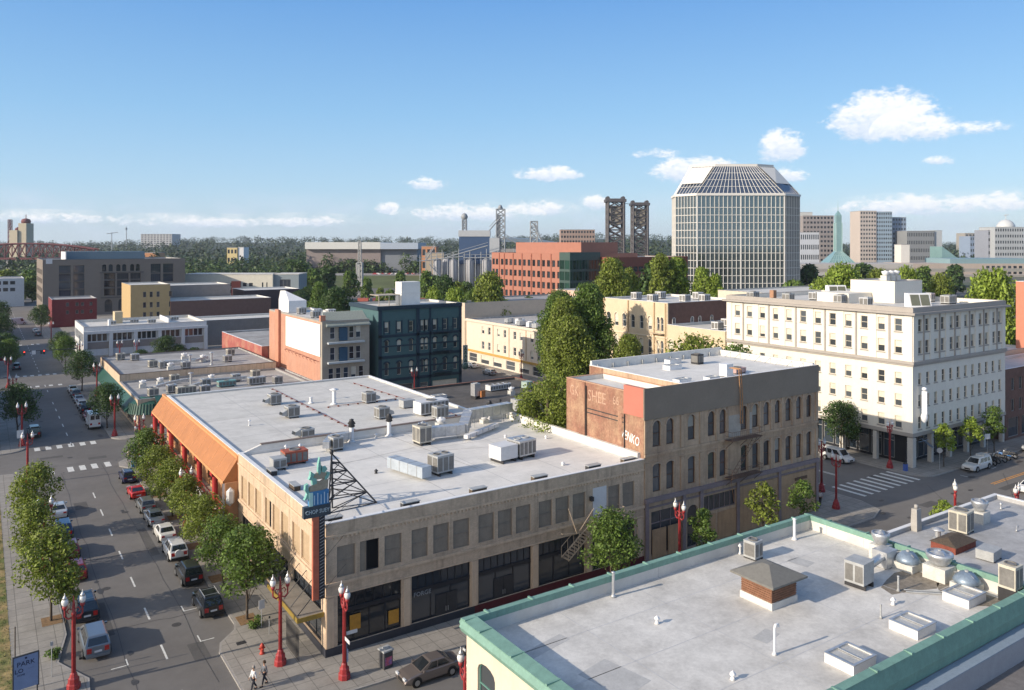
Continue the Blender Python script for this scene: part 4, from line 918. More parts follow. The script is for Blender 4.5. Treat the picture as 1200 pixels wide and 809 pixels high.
b = MB((54.2, 146.6, 0)); b.box(57.55, 146.35, 9.05, 59.25, 146.5, 11.7); b.box(57.55, 146.35, 13.0, 59.25, 146.5, 15.5); b.build_each('balcony_door', mat('blue_door_paint', (.03, .08, .14), .4, var=.1), Jb)
b = MB((54.2, 146.6, 0)); b.box(56, 172, 16.6, 60, 179, 19.2); b.add([(56, 172, 19.2), (60, 172, 19.2), (60, 179, 19.2), (56, 179, 19.2), (57, 177.5, 21.2), (56.2, 178.5, 21.2)], [(0, 1, 4), (1, 2, 4), (2, 3, 5, 4), (3, 0, 4, 5)]); b.build('stair_hood', M_COPEW, Jb)
b = MB((54.2, 146.6, 0))
random.seed(9)
for k in range(9): y = 167 - k * 2.2; z = 9.3 - k * .03; b.tube((54.1, y, z), (53.5, y, z + .1), .05, 4); b.tube((53.5, y, z + .1), (53.5, y - 1.2, z - .3), .04, 4)
b.tube((54.0, 168, 9.5), (54.0, 148, 9.1), .05, 4); b.build('sign_bracket', M_RUST, Jb)
# --- K: teal green four-storey building
M_TEAL = mat('teal_green_paint', (.060, .125, .135), .75, var=.08, scale=.6)
M_TEALD = mat('dark_blue_trim_paint', (.018, .040, .062), .7, var=.1)
kx = [(67.2, 68.05), (69.9, 70.8), (72.6, 73.5), (75.25, 75.95), (76.2, 76.9), (78.1, 78.95), (80.5, 81.4), (83.0, 83.85)]
kS = [(a - 65.8, c - 65.8, z0, z1, r) for z0, z1, r in ((13.9, 16.0, 0), (9.9, 12.35, .3), (5.3, 7.9, .3)) for a, c in kx] + [(75.2 - 65.8, 76.9 - 65.8, 1.6, 3.2), (78 - 65.8, 83.8 - 65.8, 1.0, 3.3), (67 - 65.8, 73.5 - 65.8, 1.0, 3.3)]
Kb = building('teal_building', 'four storey teal green building with dark blue trim and arched white sash windows', 'building', (65.8, 146.6, 84.9, 161), 19.2, M_TEAL, M_ROOFW, {'S': kS}, par=.5, cope=M_TEALD, styles={'S': dict(style='sash', fm=M_CREAMF, gm=G_GREY, bm=M_BLIND, blind_p=.65)})
rK = (65.8, 146.6, 84.9, 161)
ledge(Kb, rK, 18.5, .72, .35, M_TEALD, 'cornice', 'SW')
for z in (12.95, 8.7, 4.1): ledge(Kb, rK, z, .55, .16, M_TEALD, 'belt_course', 'S')
b = MB((65.8, 146.6, 0))
for a, c in ((65.8, 66.5), (74.2, 74.9), (77.2, 77.6), (84.3, 84.9)): b.box(a, 146.44, .2, c, 146.595, 18.5)
for z0, z1 in ((13.6, 16.3), ):
    for a, c in kx: b.box(a - .28, 146.5, z0, a - .03, 146.594, z1); b.box(c + .03, 146.5, z0, c + .28, 146.594, z1)
b.build_each('pilaster', M_TEALD, Kb)
archband(Kb, (65.8, 146.6), (1, 0), kS, M_TEALD, w=.3, out=.1, lo=(65.8, 146.6))
b = MB((65.8, 146.6, 0)); b.box(66.6, 146.5, 11.0, 84.2, 146.594, 11.3); b.box(66.6, 146.5, 6.5, 84.2, 146.594, 6.8); b.build('trim_band', M_TEALD, Kb)
fire_escape(Kb, (65.8, 146.6, 0), 78.0, 82.2, 146.5, [5.0, 9.4, 13.4], M_TEALD)
b = MB((65.8, 146.6, 0)); b.box(74.3, 153.6, 18.7, 78.7, 156.6, 23.6, 0); b.box(74.2, 153.5, 21.1, 78.8, 156.7, 21.25, 0); b.build('elevator_house', mat('white_render', (.68, .68, .66), .8, var=.05), Kb)
b = MB((65.8, 146.6, 0)); b.box(68.5, 152.5, 20.9, 73.5, 157, 21.05)
for x in (68.7, 71, 73.3): b.tube((x, 152.7, 18.7), (x, 152.7, 20.9), .1)
b.build('roof_pergola', M_STONE, Kb)
sg = thing('blade_sign', 'tall white outlined neon blade sign hanging off the teal building', 'sign', (85.6, 146.2, 5.0))
b = MB(); b.box(-.5, -.12, 1.1, .5, .12, 5.2); b.lathe(0, 0, [(0, 0), (.65, .3), (.75, .9), (.55, 1.4), (0, 1.6)], 12); b.build('sign_case', mat('dark_green_case', (.05, .10, .09), .5, var=.1), sg)
b = MB(); b.path([(-.5, -.15, 1.2), (-.5, -.15, 5.2), (.5, -.15, 5.2), (.5, -.15, 1.2)], .06, 6)
for k in range(12): a0, a1 = R(30 * k), R(30 * k + 30); b.tube((.7 * math.cos(a0), -.2, .85 + .7 * math.sin(a0)), (.7 * math.cos(a1), -.2, .85 + .7 * math.sin(a1)), .06, 6)
for z in (2.0, 2.8, 3.6, 4.4): b.path([(-.28, -.16, z), (-.28, -.16, z + .5), (.28, -.16, z + .5), (.28, -.16, z)], .04, 5)
b.build('neon_tube', mat('white_neon_tube', (.6, .65, .62), .4, var=0), sg)
# --- L: cream two-storey block beyond
lW = [(a, c) for a, c in ((177.6, 176.3), (174.5, 173.3), (170.1, 168.9), (167.1, 166.0), (162.7, 161.5), (159.9, 158.7), (155.4, 154.2), (152.6, 151.4))]
lo_ = [(186 - a, 186 - c, z0, z1) for z0, z1 in ((8.2, 10.1), (4.2, 6.2)) for a, c in lW] + [(186 - a - 4, 186 - a, .4, 2.6) for a in (180, 174, 168, 162, 156, 150.5)]
Lb = building('pink_cream_building', 'long pale cream two storey building with shops below across the far corner', 'building', (109, 149, 140, 186), 11.5, mat('pale_cream_paint', (.66, .57, .47), .85, var=.06, streak=.1), mat('gravel_roof', (.40, .39, .38), .9, var=.3, scale=1.5), {'W': lo_}, par=.4, cope=MATS['pale_cream_paint'], styles={'W': dict(style='sash', fm=M_WHITE, gm=G_GREY, bm=M_BLIND, blind_p=.3)})
ledge(Lb, (109, 149, 140, 186), 10.95, .3, .3, MATS['pale_cream_paint'], 'cornice', 'W'); ledge(Lb, (109, 149, 140, 186), 3.0, .5, .3, mat('ochre_band', (.5, .3, .08), .8, var=.1), 'shop_sign_band', 'W')
b = MB((109, 149, 0))
for y in (185.6, 172, 164.6, 157.2, 149.4): b.box(108.9, y - .12, 3.6, 108.996, y + .12, 10.9)
b.build_each('downpipe_strip', MATS['tan_trim'], Lb)
building('beige_rear_building', 'plain beige building with flat roof behind the cream shops', 'building', (109, 186.3, 150, 204), 15.6, mat('beige_render', (.56, .46, .36), .9, var=.06), M_ROOFG, par=.3)
building('salmon_box_building', 'small pale salmon flat building between the big tree and the red office block', 'building', (150, 186, 163, 200), 17.4, mat('pale_salmon_render', (.60, .42, .33), .9, var=.06), M_ROOFW, {'W': [(3, 5.5, 13.6, 15.2), (8.6, 11.5, 13.6, 15.6)]}, par=.3, styles={'W': dict(style='mull3', fm=M_WHITE, gm=G_GREY)})
# ------------------------------------------------------------------ trees
def leafmat(name, col, transl=.25): return mat(name, col, .55, var=.3, scale=.6, island=.5, transl=transl, spec=.3)
L_LIGHT = leafmat('yellow_green_leaves', (.165, .205, .036)); L_MID = leafmat('fresh_green_leaves', (.105, .165, .034)); L_DARK = leafmat('dark_green_leaves', (.055, .098, .027), .2)
L_LIME = leafmat('lime_green_leaves', (.20, .27, .04)); L_RUST = leafmat('rusty_leaves', (.30, .10, .03))
def leaf_mesh(name, cen, rad, n, size, seed, m, flat=.9, drop=.0, shell=.45):
    """many small leaf faces spread through lobes; faces look outward and up"""
    rng = np.random.default_rng(seed); cen = np.array(cen, float); rad = np.array(rad, float); w = rad ** 2; w /= w.sum()
    k = rng.choice(len(cen), n, p=w); d = rng.normal(size=(n, 3)); d /= np.linalg.norm(d, axis=1)[:, None]
    r = rad[k] * (shell + (1 - shell) * rng.random(n) ** .6) * rng.choice([1, 1, 1, 1.16], n)
    p = cen[k] + d * r[:, None] * np.array([1, 1, flat])
    nrm = d * .7 + rng.normal(size=(n, 3)) * .55 + np.array([0, 0, .35]); nrm /= np.linalg.norm(nrm, axis=1)[:, None]
    t = np.cross(nrm, rng.normal(size=(n, 3))); t /= np.linalg.norm(t, axis=1)[:, None]; bt = np.cross(nrm, t)
    s = size * rng.uniform(.6, 1.35, n)[:, None]; V = np.empty((n, 4, 3))
    V[:, 0] = p - t * s; V[:, 1] = p + bt * s * .55 - nrm * s * .12; V[:, 2] = p + t * s; V[:, 3] = p - bt * s * .55 - nrm * s * .12
    me = bpy.data.meshes.new(name); me.vertices.add(4 * n); me.loops.add(4 * n); me.polygons.add(n)
    me.vertices.foreach_set('co', V.ravel()); me.loops.foreach_set('vertex_index', np.arange(4 * n)); me.polygons.foreach_set('loop_start', np.arange(0, 4 * n, 4)); me.polygons.foreach_set('loop_total', np.full(n, 4))
    me.materials.append(m); me.update(); me.validate()
    return me
def crown_lobes(seed, h0, h1, rad, n, cone=.3):
    rng = random.Random(seed); c = []; r = []
    for i in range(n):
        f = (i + .5) / n; z = h0 + (h1 - h0) * f; prof = math.sin(math.pi * min(1, .18 + f * .80)) ** .7 * (1 - cone * f)
        a = i * 2.4 + rng.uniform(-.6, .6); q = rad * prof * rng.uniform(.35, .78); rr = rad * rng.uniform(.26, .42)
        c.append((q * math.cos(a), q * math.sin(a), min(z, h1 - rr * .6))); r.append(rr)
    return c, r
TREES = {}
def tree_meshes(kind, seed):
    key = (kind, seed)
    if key in TREES: return TREES[key]
    K = {'street': (7.8, 2.5, 3.2, 22, 5200, .14, .12), 'small': (5.2, 2.0, 1.7, 12, 1500, .13, .07), 'big': (21, 3, 6.2, 52, 24000, .27, .45), 'wide': (12, 2.5, 6.0, 34, 9500, .29, .3), 'column': (17, 2, 4.0, 30, 9000, .29, .3), 'far': (11, 1.5, 5.0, 18, 1500, .62, .3)}[kind]
    H, h0, rad, nl, n, size, tr = K
    c, r = crown_lobes(seed, h0 + rad * .18, H, rad, nl, {'column': .2, 'big': .12}.get(kind, .35))
    t = MB(); rng = random.Random(seed + 50); px = 0; py = 0; pts = [(0, 0, 0)]
    for k in range(1, 5): px += rng.uniform(-.1, .1) * H / 8; py += rng.uniform(-.1, .1) * H / 8; pts.append((px, py, H * .72 * k / 4))
    for k in range(4): t.tube(pts[k], pts[k + 1], tr * (1 - k * .2), 7, r1=tr * (.8 - k * .2), cap=False)
    for i in range(0, len(c), 2): q = pts[1 + min(2, int(3 * (c[i][2] - h0) / (H - h0)))]; t.tube(q, (c[i][0] * .85, c[i][1] * .85, c[i][2]), tr * .32, 4, r1=tr * .1, cap=False)
    tm = bpy.data.meshes.new('trunk'); tm.from_pydata(t.v, [], t.f); tm.materials.append(M_TRUNK)
    for p in tm.polygons: p.use_smooth = True
    TREES[key] = (tm, leaf_mesh('crown', c, r, n, size, seed, L_MID), H)
    return TREES[key]
CR = {}
def tree(label, x, y, kind, seed, h, leaf, group=None, z=.14, wide=1.0, name='street_tree', cat='tree'):
    tm, cm, H = tree_meshes(kind, seed)
    key = (kind, seed, leaf.name)
    if key not in CR:
        if leaf is L_MID: CR[key] = cm
        else: c2 = cm.copy(); c2.materials.clear(); c2.materials.append(leaf); CR[key] = c2
    s = h / H; o = thing(name, label, cat, (x, y, z), (seed * 1.7 + x) % 6.28, group, (s * wide, s * wide, s))
    shared('trunk', tm, o); shared('crown', CR[key], o)
    return o
GA = 'street trees along the avenue'
for i, (x, y, h, sd, lf) in enumerate([(18.7, 68.4, 7.7, 1, L_MID), (18.7, 76.2, 6.3, 2, L_MID), (18.6, 83.4, 6.4, 3, L_LIGHT), (18.5, 91.6, 6.3, 4, L_LIGHT), (18.5, 98.9, 6.6, 5, L_LIGHT), (18.4, 106.0, 6.5, 2, L_LIGHT), (18.2, 114.4, 7.0, 6, L_MID)]):
    tree(f"leafy street tree, {ORD[i]} from the near street corner on the kerb beside the building row", x, y, 'street', sd, h, lf, GA, wide=1.08)
for i, (x, y, h, sd) in enumerate([(4.9, 77.3, 7.7, 4), (4.2, 88.8, 6.9, 6), (4.8, 99.4, 8.0, 5)]):
    tree(f"yellow green young tree, {ORD[i]} from the bottom edge on the lawn side of the avenue", x, y, 'street', sd, h, L_LIGHT, GA, wide=.98)
tree('thin leaning young tree whose trunk stands by the dark parked car', 5.9, 76.2, 'small', 1, 4.2, L_LIGHT, GA)
for i, (x, y, h, sd, lf, lb) in enumerate([(5.0, 153.5, 8.5, 1, L_DARK, 'dark round tree shading the far left kerb behind the twin red lamps'), (18.0, 152.2, 7.5, 2, L_DARK, 'dark tree behind the white van at the green canopy corner'), (18.0, 193.5, 8.5, 3, L_DARK, 'dark tree in front of the green awning end near the traffic signal'),
        (5.5, 231.5, 8, 4, L_MID, 'sunlit tree at the left picture edge beyond the second crossing'), (5.5, 247, 8, 1, L_DARK, 'dark tree beyond the sunlit tree at the left picture edge'), (4.5, 315, 12, 2, L_DARK, 'tall dark tree at the far left of the avenue'), (5, 290, 10, 3, L_DARK, 'dark tree at the left kerb before the third crossing'),
        (17.6, 229, 8, 2, L_MID, 'olive tree by the white two storey office corner'), (17.8, 242, 8, 3, L_DARK, 'dark street tree beside the long side of the white office'), (17.4, 322, 10, 4, L_DARK, 'dark round tree before the red brick building on the avenue')]):
    tree(lb, x, y, 'street', sd, h, lf, wide=1.1)
for i, (x, y, h, sd, lf, lb) in enumerate([(39.6, 220.4, 7.6, 1, L_DARK, 'round dark bushy tree in front of the white office facade'), (33.2, 217, 5, 2, L_DARK, 'low bushy tree left of the round one at the white office'), (42.6, 219, 5.4, 3, L_DARK, 'low bushy tree right of the round one at the white office'), (46, 217.5, 4.6, 4, L_DARK, 'rightmost low bush before the white office')]):
    tree(lb, x, y, 'street', sd, h, lf, wide=1.3)
tree('broad green tree at the hotel corner above the white van', 107.6, 72.0, 'street', 2, 7.8, L_DARK, wide=1.1)
tree('small sunlit tree by the hotel sidewalk behind the white pickup', 113.9, 60.0, 'small', 2, 6.0, L_LIME)
tree('small tree further along the hotel sidewalk behind the motorcycles', 121.4, 60.0, 'small', 3, 6.0, L_LIME)
tree('dark tree in shade by the blue sign past the hotel entrance', 127.5, 59.6, 'small', 1, 7.0, L_MID)
for i, (x, h, sd, k, lb) in enumerate([(47.2, 7.6, 3, 'street', 'dense round street tree in front of the iron stair of the tan building'), (59.1, 5.6, 1, 'small', 'small round tree left of the brick building arched door bay'), (68.2, 6.6, 2, 'small', 'loose crowned small tree before the boarded ochre bays'), (74.6, 5.8, 3, 'small', 'thin sparse tree beside the faded panel of the brick building')]):
    tree(lb, x, 54.6, k, sd, h, L_MID if i != 2 else L_LIGHT)
tree('pale yellow sapling behind the white membrane roof edge', 82.0, 43.2, 'small', 1, 5.4, L_LIME); tree('low yellow green sapling near the red lamp on the south corner', 88.5, 43.0, 'small', 2, 4.4, L_LIME)
# large trees beyond the dark roof
for i, (x, y, k, sd, h, w, lf, lb) in enumerate([(86.8, 111, 'big', 1, 18.5, .92, L_LIGHT, 'huge dark green tree left of the cream arched building'), (97.5, 119.5, 'big', 2, 23.5, .80, L_MID, 'huge green tree touching the cream arched building on its left'), (91.5, 119.5, 'big', 3, 21.0, .8, L_LIGHT, 'huge tree with a bright top behind the dark one'),
        (82.6, 95.5, 'big', 2, 12.5, .85, L_LIGHT, 'broad tree filling the gap behind the ivy covered wall'), (93.5, 103.5, 'big', 3, 15.5, .8, L_LIGHT, 'bright green tree directly behind the white roof of the brick building'), (97, 91.5, 'street', 3, 16.2, 1.0, L_LIGHT, 'rounded tree top peeking over the white roof before the arched windows'), (100, 85.5, 'street', 1, 15.2, .8, L_MID, 'small tree top right of the rounded one before the arched windows'),
        (124, 143, 'big', 1, 27.5, .74, L_LIGHT, 'tall bright green tree rising in front of the dark glass office'), (133, 147, 'big', 2, 25, .5, L_LIGHT, 'second tall green tree before the dark glass office'),
        (104, 137.5, 'big', 3, 21, .9, L_MID, 'green tree behind the huge trees on the far avenue')]):
    tree(lb, x, y, k, sd, h, lf, 'large trees behind the block' if k == 'big' else None, wide=w, name='broadleaf_tree')
def FW(px, d):                                       # world point at depth d along a bearing
    r = (px - 600) / 932 * d; p = fwd(d, r); return p
for i, (px, d, k, sd, h, w, lb) in enumerate([(775, 240, 'column', 1, 28, .8, 'tall upright tree left of the glass tower'), (793, 243, 'column', 2, 27, .8, 'upright tree overlapping the glass tower left edge'), (822, 240, 'column', 3, 24, .8, 'lime tree in front of the glass tower base'), (838, 238, 'column', 1, 22, .8, 'short lime tree in front of the glass tower middle'),
        (985, 235, 'wide', 1, 24.5, .7, 'broad lime green tree right of the glass tower'), (965, 225, 'wide', 2, 21, .55, 'lower lime green tree by the glass tower right corner'), (1030, 238, 'wide', 3, 23, .55, 'broad green tree before the viaduct'), (1062, 240, 'wide', 1, 23.5, .5, 'green tree left of the hotel penthouse fans'), (1102, 245, 'wide', 2, 21.5, .5, 'green tree right of the hotel penthouse'), (1162, 175, 'wide', 2, 25, .58, 'large loose tree behind the right end of the hotel roof'),
        (1140, 180, 'wide', 1, 18, .45, 'low tree left of the large loose one behind the hotel'), (1180, 190, 'wide', 2, 14, .5, 'low tree behind the hotel right corner')]):
    p = FW(px, d); tree(lb, p[0], p[1], k, sd, h, L_LIME if i not in (0, 6, 8) else L_LIGHT, 'bright trees before the viaduct', wide=w, name='broadleaf_tree')
for i, (px, d, h, w, lf, lb) in enumerate([(395, 240, 17.5, .72, L_DARK, 'large dark tree above the white roof of the stone front building'), (376, 262, 18, .55, L_MID, 'olive tree behind the large dark one'), (417, 248, 13, .55, L_DARK, 'dark tree right of the large dark one'), (427, 225, 13.5, .4, L_RUST, 'rust coloured small tree between the tiled eave and the teal building'), (440, 228, 13, .45, L_LIME, 'yellow bush tree right of the rust coloured one'),
        (508, 225, 18.5, .5, L_LIME, 'yellow green tree behind the teal building right of its white tower'), (522, 250, 20.5, .6, L_DARK, 'dark tree behind the teal building roof'), (533, 222, 18.5, .5, L_LIME, 'bright tree behind the right end of the teal building'), (574, 226, 22.5, .58, L_LIGHT, 'broad olive tree left of the red office block'), (553, 232, 17, .5, L_MID, 'green tree in front of the grain silos'), (620, 240, 15, .42, L_DARK, 'small dark round tree before the red office block'),
        (480, 262, 17, .5, L_MID, 'green tree behind the white tower of the teal building'), (350, 300, 13, .9, L_DARK, 'dark trees end right of the long pale apartment'), (362, 330, 13, .9, L_DARK, 'dark tree beside the rail line')]):
    p = FW(px, d); tree(lb, p[0], p[1], 'wide', 1 + i % 3, h, lf, 'trees in the middle distance', wide=w, name='broadleaf_tree')
for i, (px, d) in enumerate([(12, 420), (26, 430), (38, 425), (5, 440)]): p = FW(px, d); tree(f"olive tree, {ORD[i]} of the row by the parking lot at the far left", p[0], p[1], 'far', 1 + i % 2, 11, L_LIGHT, 'row of olive trees at the far left', name='broadleaf_tree')
# ivy over the rear corner of the brick building
ivy = thing('climbing_ivy', 'thick green ivy growing over the rear corner of the brick wall', 'ivy', (55, 71, 0))
rng = random.Random(3); c = []; r = []
for k in range(70):
    t = rng.random(); x = 54.9 + rng.uniform(-1.0, 4.5); y = 71.0 + t * 11; zt = 17.2 - max(0, t - .4) * 6; z = rng.uniform(8.0, max(9, zt - 1)); 
    if y < 73.5 and z < 14.5 - (y - 71) * 2.4: continue
    c.append((x - 55, y - 71, z)); r.append(rng.uniform(.9, 1.7))
shared('foliage', leaf_mesh('foliage', c, r, 14000, .17, 8, L_LIGHT), ivy)
st = MB((55, 71, 0)); st.path([(55.5, 76, .1), (55.8, 76.2, 8), (55.6, 75.6, 15)], .16, 6); st.path([(56.5, 79, .1), (56.2, 79.2, 8), (56.6, 79, 13)], .14, 6); st.build('stem', M_TRUNK, ivy)
p = [(22.6, 60.2)]
def shrub(label, x, y, r, seed, z=.15, lf=L_MID):
    o = thing('shrub', label, 'shrub', (x, y, z)); rg = random.Random(seed); c = [(rg.uniform(-r, r) * .6, rg.uniform(-r, r) * .6, r * rg.uniform(.3, .7)) for _ in range(7)]
    shared('foliage', leaf_mesh('foliage', c, [r * .5] * 7, 500, .09, seed, lf), o); s = MB(); s.tube((0, 0, 0), (0, 0, r * .6), .04); s.build('stem', M_TRUNK, o)
shrub('low green shrub at the foot of the nearest kerb tree', 18.9, 66.8, .7, 4); shrub('grassy tuft in the planting strip by the bottom left lamp', 4.6, 70.3, .6, 5)
# distant woods on the rising land
def woods():
    rng = np.random.default_rng(12); cen = []; rad = []
    n = 2600
    d = rng.choice([1, 1, 1, 2, 2, 3, 4], n) * 0 + 700 * np.exp(rng.uniform(0, 1.72, n)); k = rng.uniform(-.84, .72, n)
    V = []; s, c_ = math.sin(R(33.72)), math.cos(R(33.72))
    for di, ki in zip(d, k):
        if ki > .05 and di < 1100: continue
        r_ = ki * di; p = fwd(di, r_); h = ridge_h(di, r_); cen.append((p[0], p[1], h + rng.uniform(3, 9) * (1 + di / 4000))); rad.append(rng.uniform(8, 15) * (.8 + di / 5000))
    me = leaf_mesh('woods', cen, rad, 80000, 2.6, 3, leafmat('far_woods_leaves', (.040, .062, .026), .1), flat=.75, shell=.3); ob = bpy.data.objects.new('woods', me); C.objects.link(ob); tag(ob, kind='stuff')
    cen = []; rad = []                                            # nearer belt by the river bank
    for i in range(900):
        di = rng.uniform(560, 900); ki = rng.uniform(-.62, .66)
        if -.26 < ki < -.02 and di < 690: continue
        if ki > .3: continue
        p = fwd(di, ki * di); cen.append((p[0], p[1], rng.uniform(3, 13))); rad.append(rng.uniform(5, 10))
    for i in range(70):
        di = rng.uniform(691, 697); ki = rng.uniform(-.28, -.10); p = fwd(di, ki * di); cen.append((p[0], p[1], rng.uniform(5, 14 if rng.random() < .6 else 21))); rad.append(rng.uniform(4, 7))
    me = leaf_mesh('riverside_woods', cen, rad, 60000, 1.2, 5, leafmat('riverside_leaves', (.05, .085, .025), .1), flat=.8, shell=.3); ob = bpy.data.objects.new('riverside_woods', me); C.objects.link(ob); tag(ob, kind='stuff')
woods()

for i, (px, d, h, w, lf) in enumerate([(205, 470, 17, 1.1, L_MID), (352, 470, 20, .7, L_DARK), (366, 430, 17, .9, L_MID), (385, 440, 18, .9, L_DARK), (410, 430, 16, .8, L_MID), (430, 420, 13, .7, L_MID), (446, 340, 12, .6, L_LIGHT), (458, 330, 12, .6, L_MID), (512, 420, 14, .8, L_DARK), (500, 400, 17, .8, L_MID), (545, 330, 15, .9, L_DARK), (536, 300, 16.5, .8, L_LIGHT), (640, 250, 9, .7, L_MID), (770, 300, 24, .8, L_DARK), (560, 300, 15, .7, L_MID), (948, 400, 20, 1.0, L_DARK), (1010, 470, 19, 1.0, L_DARK), (1082, 480, 17, 1.0, L_MID), (1120, 470, 18, .9, L_DARK), (930, 300, 17, .8, L_MID), (343, 520, 20, .8, L_DARK), (470, 480, 14, .8, L_MID), (8, 480, 15, 1.2, L_LIGHT), (34, 470, 15, 1.2, L_MID)]):
    p = FW(px, d); tree(f"distant {'dark' if lf is L_DARK else 'green' if lf is L_MID else 'olive'} tree, {ORD[i] if i < 20 else ORD[i - 20] + ' past twenty'} of the scattered trees near the rail line and river", p[0], p[1], 'far', 1 + i % 3, h, lf, 'scattered trees near the rail line and river', wide=w, name='broadleaf_tree')
# ------------------------------------------------------------------ buildings up the avenue (left)
WS = lambda **k: dict(style='plain', fm=M_FRAME_G, gm=G_DARK, **k)
M_LIGHTW = mat('pale_grey_render', (.60, .60, .60), .8, var=.05, streak=.12); M_WARMG = mat('warm_grey_brick', (.26, .225, .205), .9, var=.1, scale=.6)
# F: low roofs with the green canopy
Fb = building('green_canopy_building', 'low restaurant building with green canopy and crowded grey roof', 'building', (22, 147, 52.0, 168), 5.4, M_TANS, M_ROOFG, {'W': [(2, 8, .4, 3.2), (10, 16, .4, 3.2)], 'S': [(3, 9, .4, 3), (12, 18, .4, 3)]}, par=.3, cope=M_COPEG, styles={'W': WS(), 'S': WS()})
building('', '', '', (22, 168.02, 52.0, 197), 6.7, M_TANS, M_ROOFG, {'W': [(2, 8, .4, 3.2), (10, 16, .4, 3.2), (18, 26, .4, 3.2)]}, par=.3, root=Fb, cope=mat('brown_flashing', (.09, .06, .05), .7, var=.1), styles={'W': WS()})
M_GREENC = mat('green_canopy_metal', (.025, .085, .065), .5, var=.12, scale=2)
b = MB((22, 147, 0))
b.add([(22.0, 149, 4.9), (22.0, 196, 4.9), (20.3, 196, 3.4), (20.3, 149, 3.4), (20.3, 149, 3.2), (20.3, 196, 3.2), (21.97, 149, 3.2)], [(0, 1, 2, 3), (3, 2, 5, 4), (0, 3, 4, 6)]); b.build('canopy', M_GREENC, Fb)
b = MB((22, 147, 0)); n = 12
for k in range(n):                                                 # ribbed quarter-drum over the corner entrance
    a0, a1 = R(180 + 7.5 * k), R(180 + 7.5 * (k + 1)); cx, cy = 24.6, 149.6
    q = lambda a, rr, z: (cx + rr * math.cos(a), cy + rr * math.sin(a), z)
    b.poly([q(a0, 3.9, 2.9), q(a1, 3.9, 2.9), q(a1, 3.5, 4.6), q(a0, 3.5, 4.6)]); b.poly([q(a0, 3.5, 4.6), q(a1, 3.5, 4.6), q(a1, 1.6, 5.5), q(a0, 1.6, 5.5)]); b.tube(q(a0, 3.95, 2.9), q(a0, 3.55, 4.65), .07, 4)
b.box(24.6, 144.9, 2.9, 31.5, 145.1, 5.2)
for k in range(20): b.tube((24.7 + k * .35, 144.85, 2.9), (24.7 + k * .35, 144.85, 5.2), .06, 4)
b.poly([(24.6, 145, 5.2), (31.5, 145, 5.2), (31.5, 147, 5.8), (24.6, 147, 5.8)]); b.build('entrance_canopy', M_GREENC, Fb)
# low red brick building between
building('painted_brick_building', 'low red painted brick building left of the white wall sign', 'building', (52.6, 180.4, 75, 216), 8.6, mat('red_painted_brick', (.33, .10, .085), .85, var=.15, scale=.7, col2=(.40, .20, .14), cov2=.56), M_ROOFG, par=.4, cope=M_COPEW)
building('low_shop_building', 'low brick shop building with white roof at the foot of the white wall sign', 'building', (52.2, 147.1, 54.1, 180), 5.0, mat('dull_brown_brick', (.20, .11, .08), .9, var=.15), M_ROOFG, par=.2)
# G: white two-storey office on stilts
gS = [(a - 22, c - 22, 6.3, 8.2) for k in range(5) for a, c in [(22.7 + k * 5.95 + j * 1.22, 22.7 + k * 5.95 + j * 1.22 + 1.05) for j in range(4)]]
gW = [(1 + k * 2.4, 2.9 + k * 2.4, 5.9, 8.2) for k in range(9)]
Gb = building('white_office_building', 'two storey white office with ribbon windows and white columns', 'building', (22, 232.2, 52.4, 255), 10.1, M_LIGHTW, M_ROOFW, {'S': gS, 'W': gW}, par=.7, cope=M_COPEG, thick=.4, styles={'S': WS(), 'W': WS()})
b = MB((22, 232.2, 0)); b.box(22.4, 232.1, 4.3, 52.2, 232.19, 6.1); b.build('spandrel_wall', M_WARMG, Gb)
b = MB((22, 232.2, 0)); b.box(22.4, 232.1, .3, 52.2, 232.19, 2.6); b.build('lower_wall', mat('beige_lower_wall', (.40, .37, .31), .9, var=.08), Gb)
for k in range(6): b = MB((22, 232.2, 0)); x = 22.35 + k * 5.93; b.box(x - .45, 231.3, .14, x + .45, 232.09, 8.3); b.build('column', M_LIGHTW, Gb)
b = MB((22, 232.2, 0)); b.box(21.9, 231.25, 8.3, 52.5, 232.19, 9.0); b.build('fascia', M_LIGHTW, Gb)
b = MB((22, 232.2, 0)); b.box(31, 246, 9.4, 33, 250, 12.6); b.build('stair_house', mat('yellow_beige', (.52, .42, .27), .85, var=.06), Gb)
b = MB((22, 232.2, 0)); b.box(44, 241, 9.4, 44.3, 254, 10.6); b.box(28.5, 238, 9.4, 29.0, 240, 11.2); b.build('roof_screen', M_COPEW, Gb)
building('dark_warehouse', 'long grey brown low warehouse with pale roof edge right of the white office', 'building', (54, 257, 90, 272), 7.9, M_WARMG, M_ROOFW, par=.5, cope=M_COPEW)
lw = building('brown_brick_warehouse', 'brown brick warehouse with salmon end wall and pale roof', 'building', (55, 297, 90, 315), 11.5, mat('purple_brown_brick', (.16, .095, .082), .9, var=.12), M_ROOFW, par=.4, cope=M_COPEW)
b = MB((55, 297, 0)); b.box(54.95, 297, 0, 54.997, 315, 11.4); b.build('end_wall', M_PINK, lw)
yl = building('yellow_building', 'yellow ochre four storey building with small square windows', 'building', (42.3, 297.3, 54.9, 318), 17.5, mat('ochre_render', (.45, .32, .16), .9, var=.06), M_ROOFW, {'S': [(a, a + 1.0, z, z + 1.9) for z in (13.2, 9.6, 6.2) for a in (3.9, 6.0, 8.2, 13.2 - 1)]}, par=.4, cope=M_COPEG, styles={'S': WS()})
gy = building('grey_taupe_building', 'blank taupe building right of the yellow one', 'building', (57.5, 316, 80, 336), 16.0, M_WARMG, M_ROOFW, {'S': [(9, 12, 9, 11)]}, par=.4, cope=M_COPEG, styles={'S': WS()})
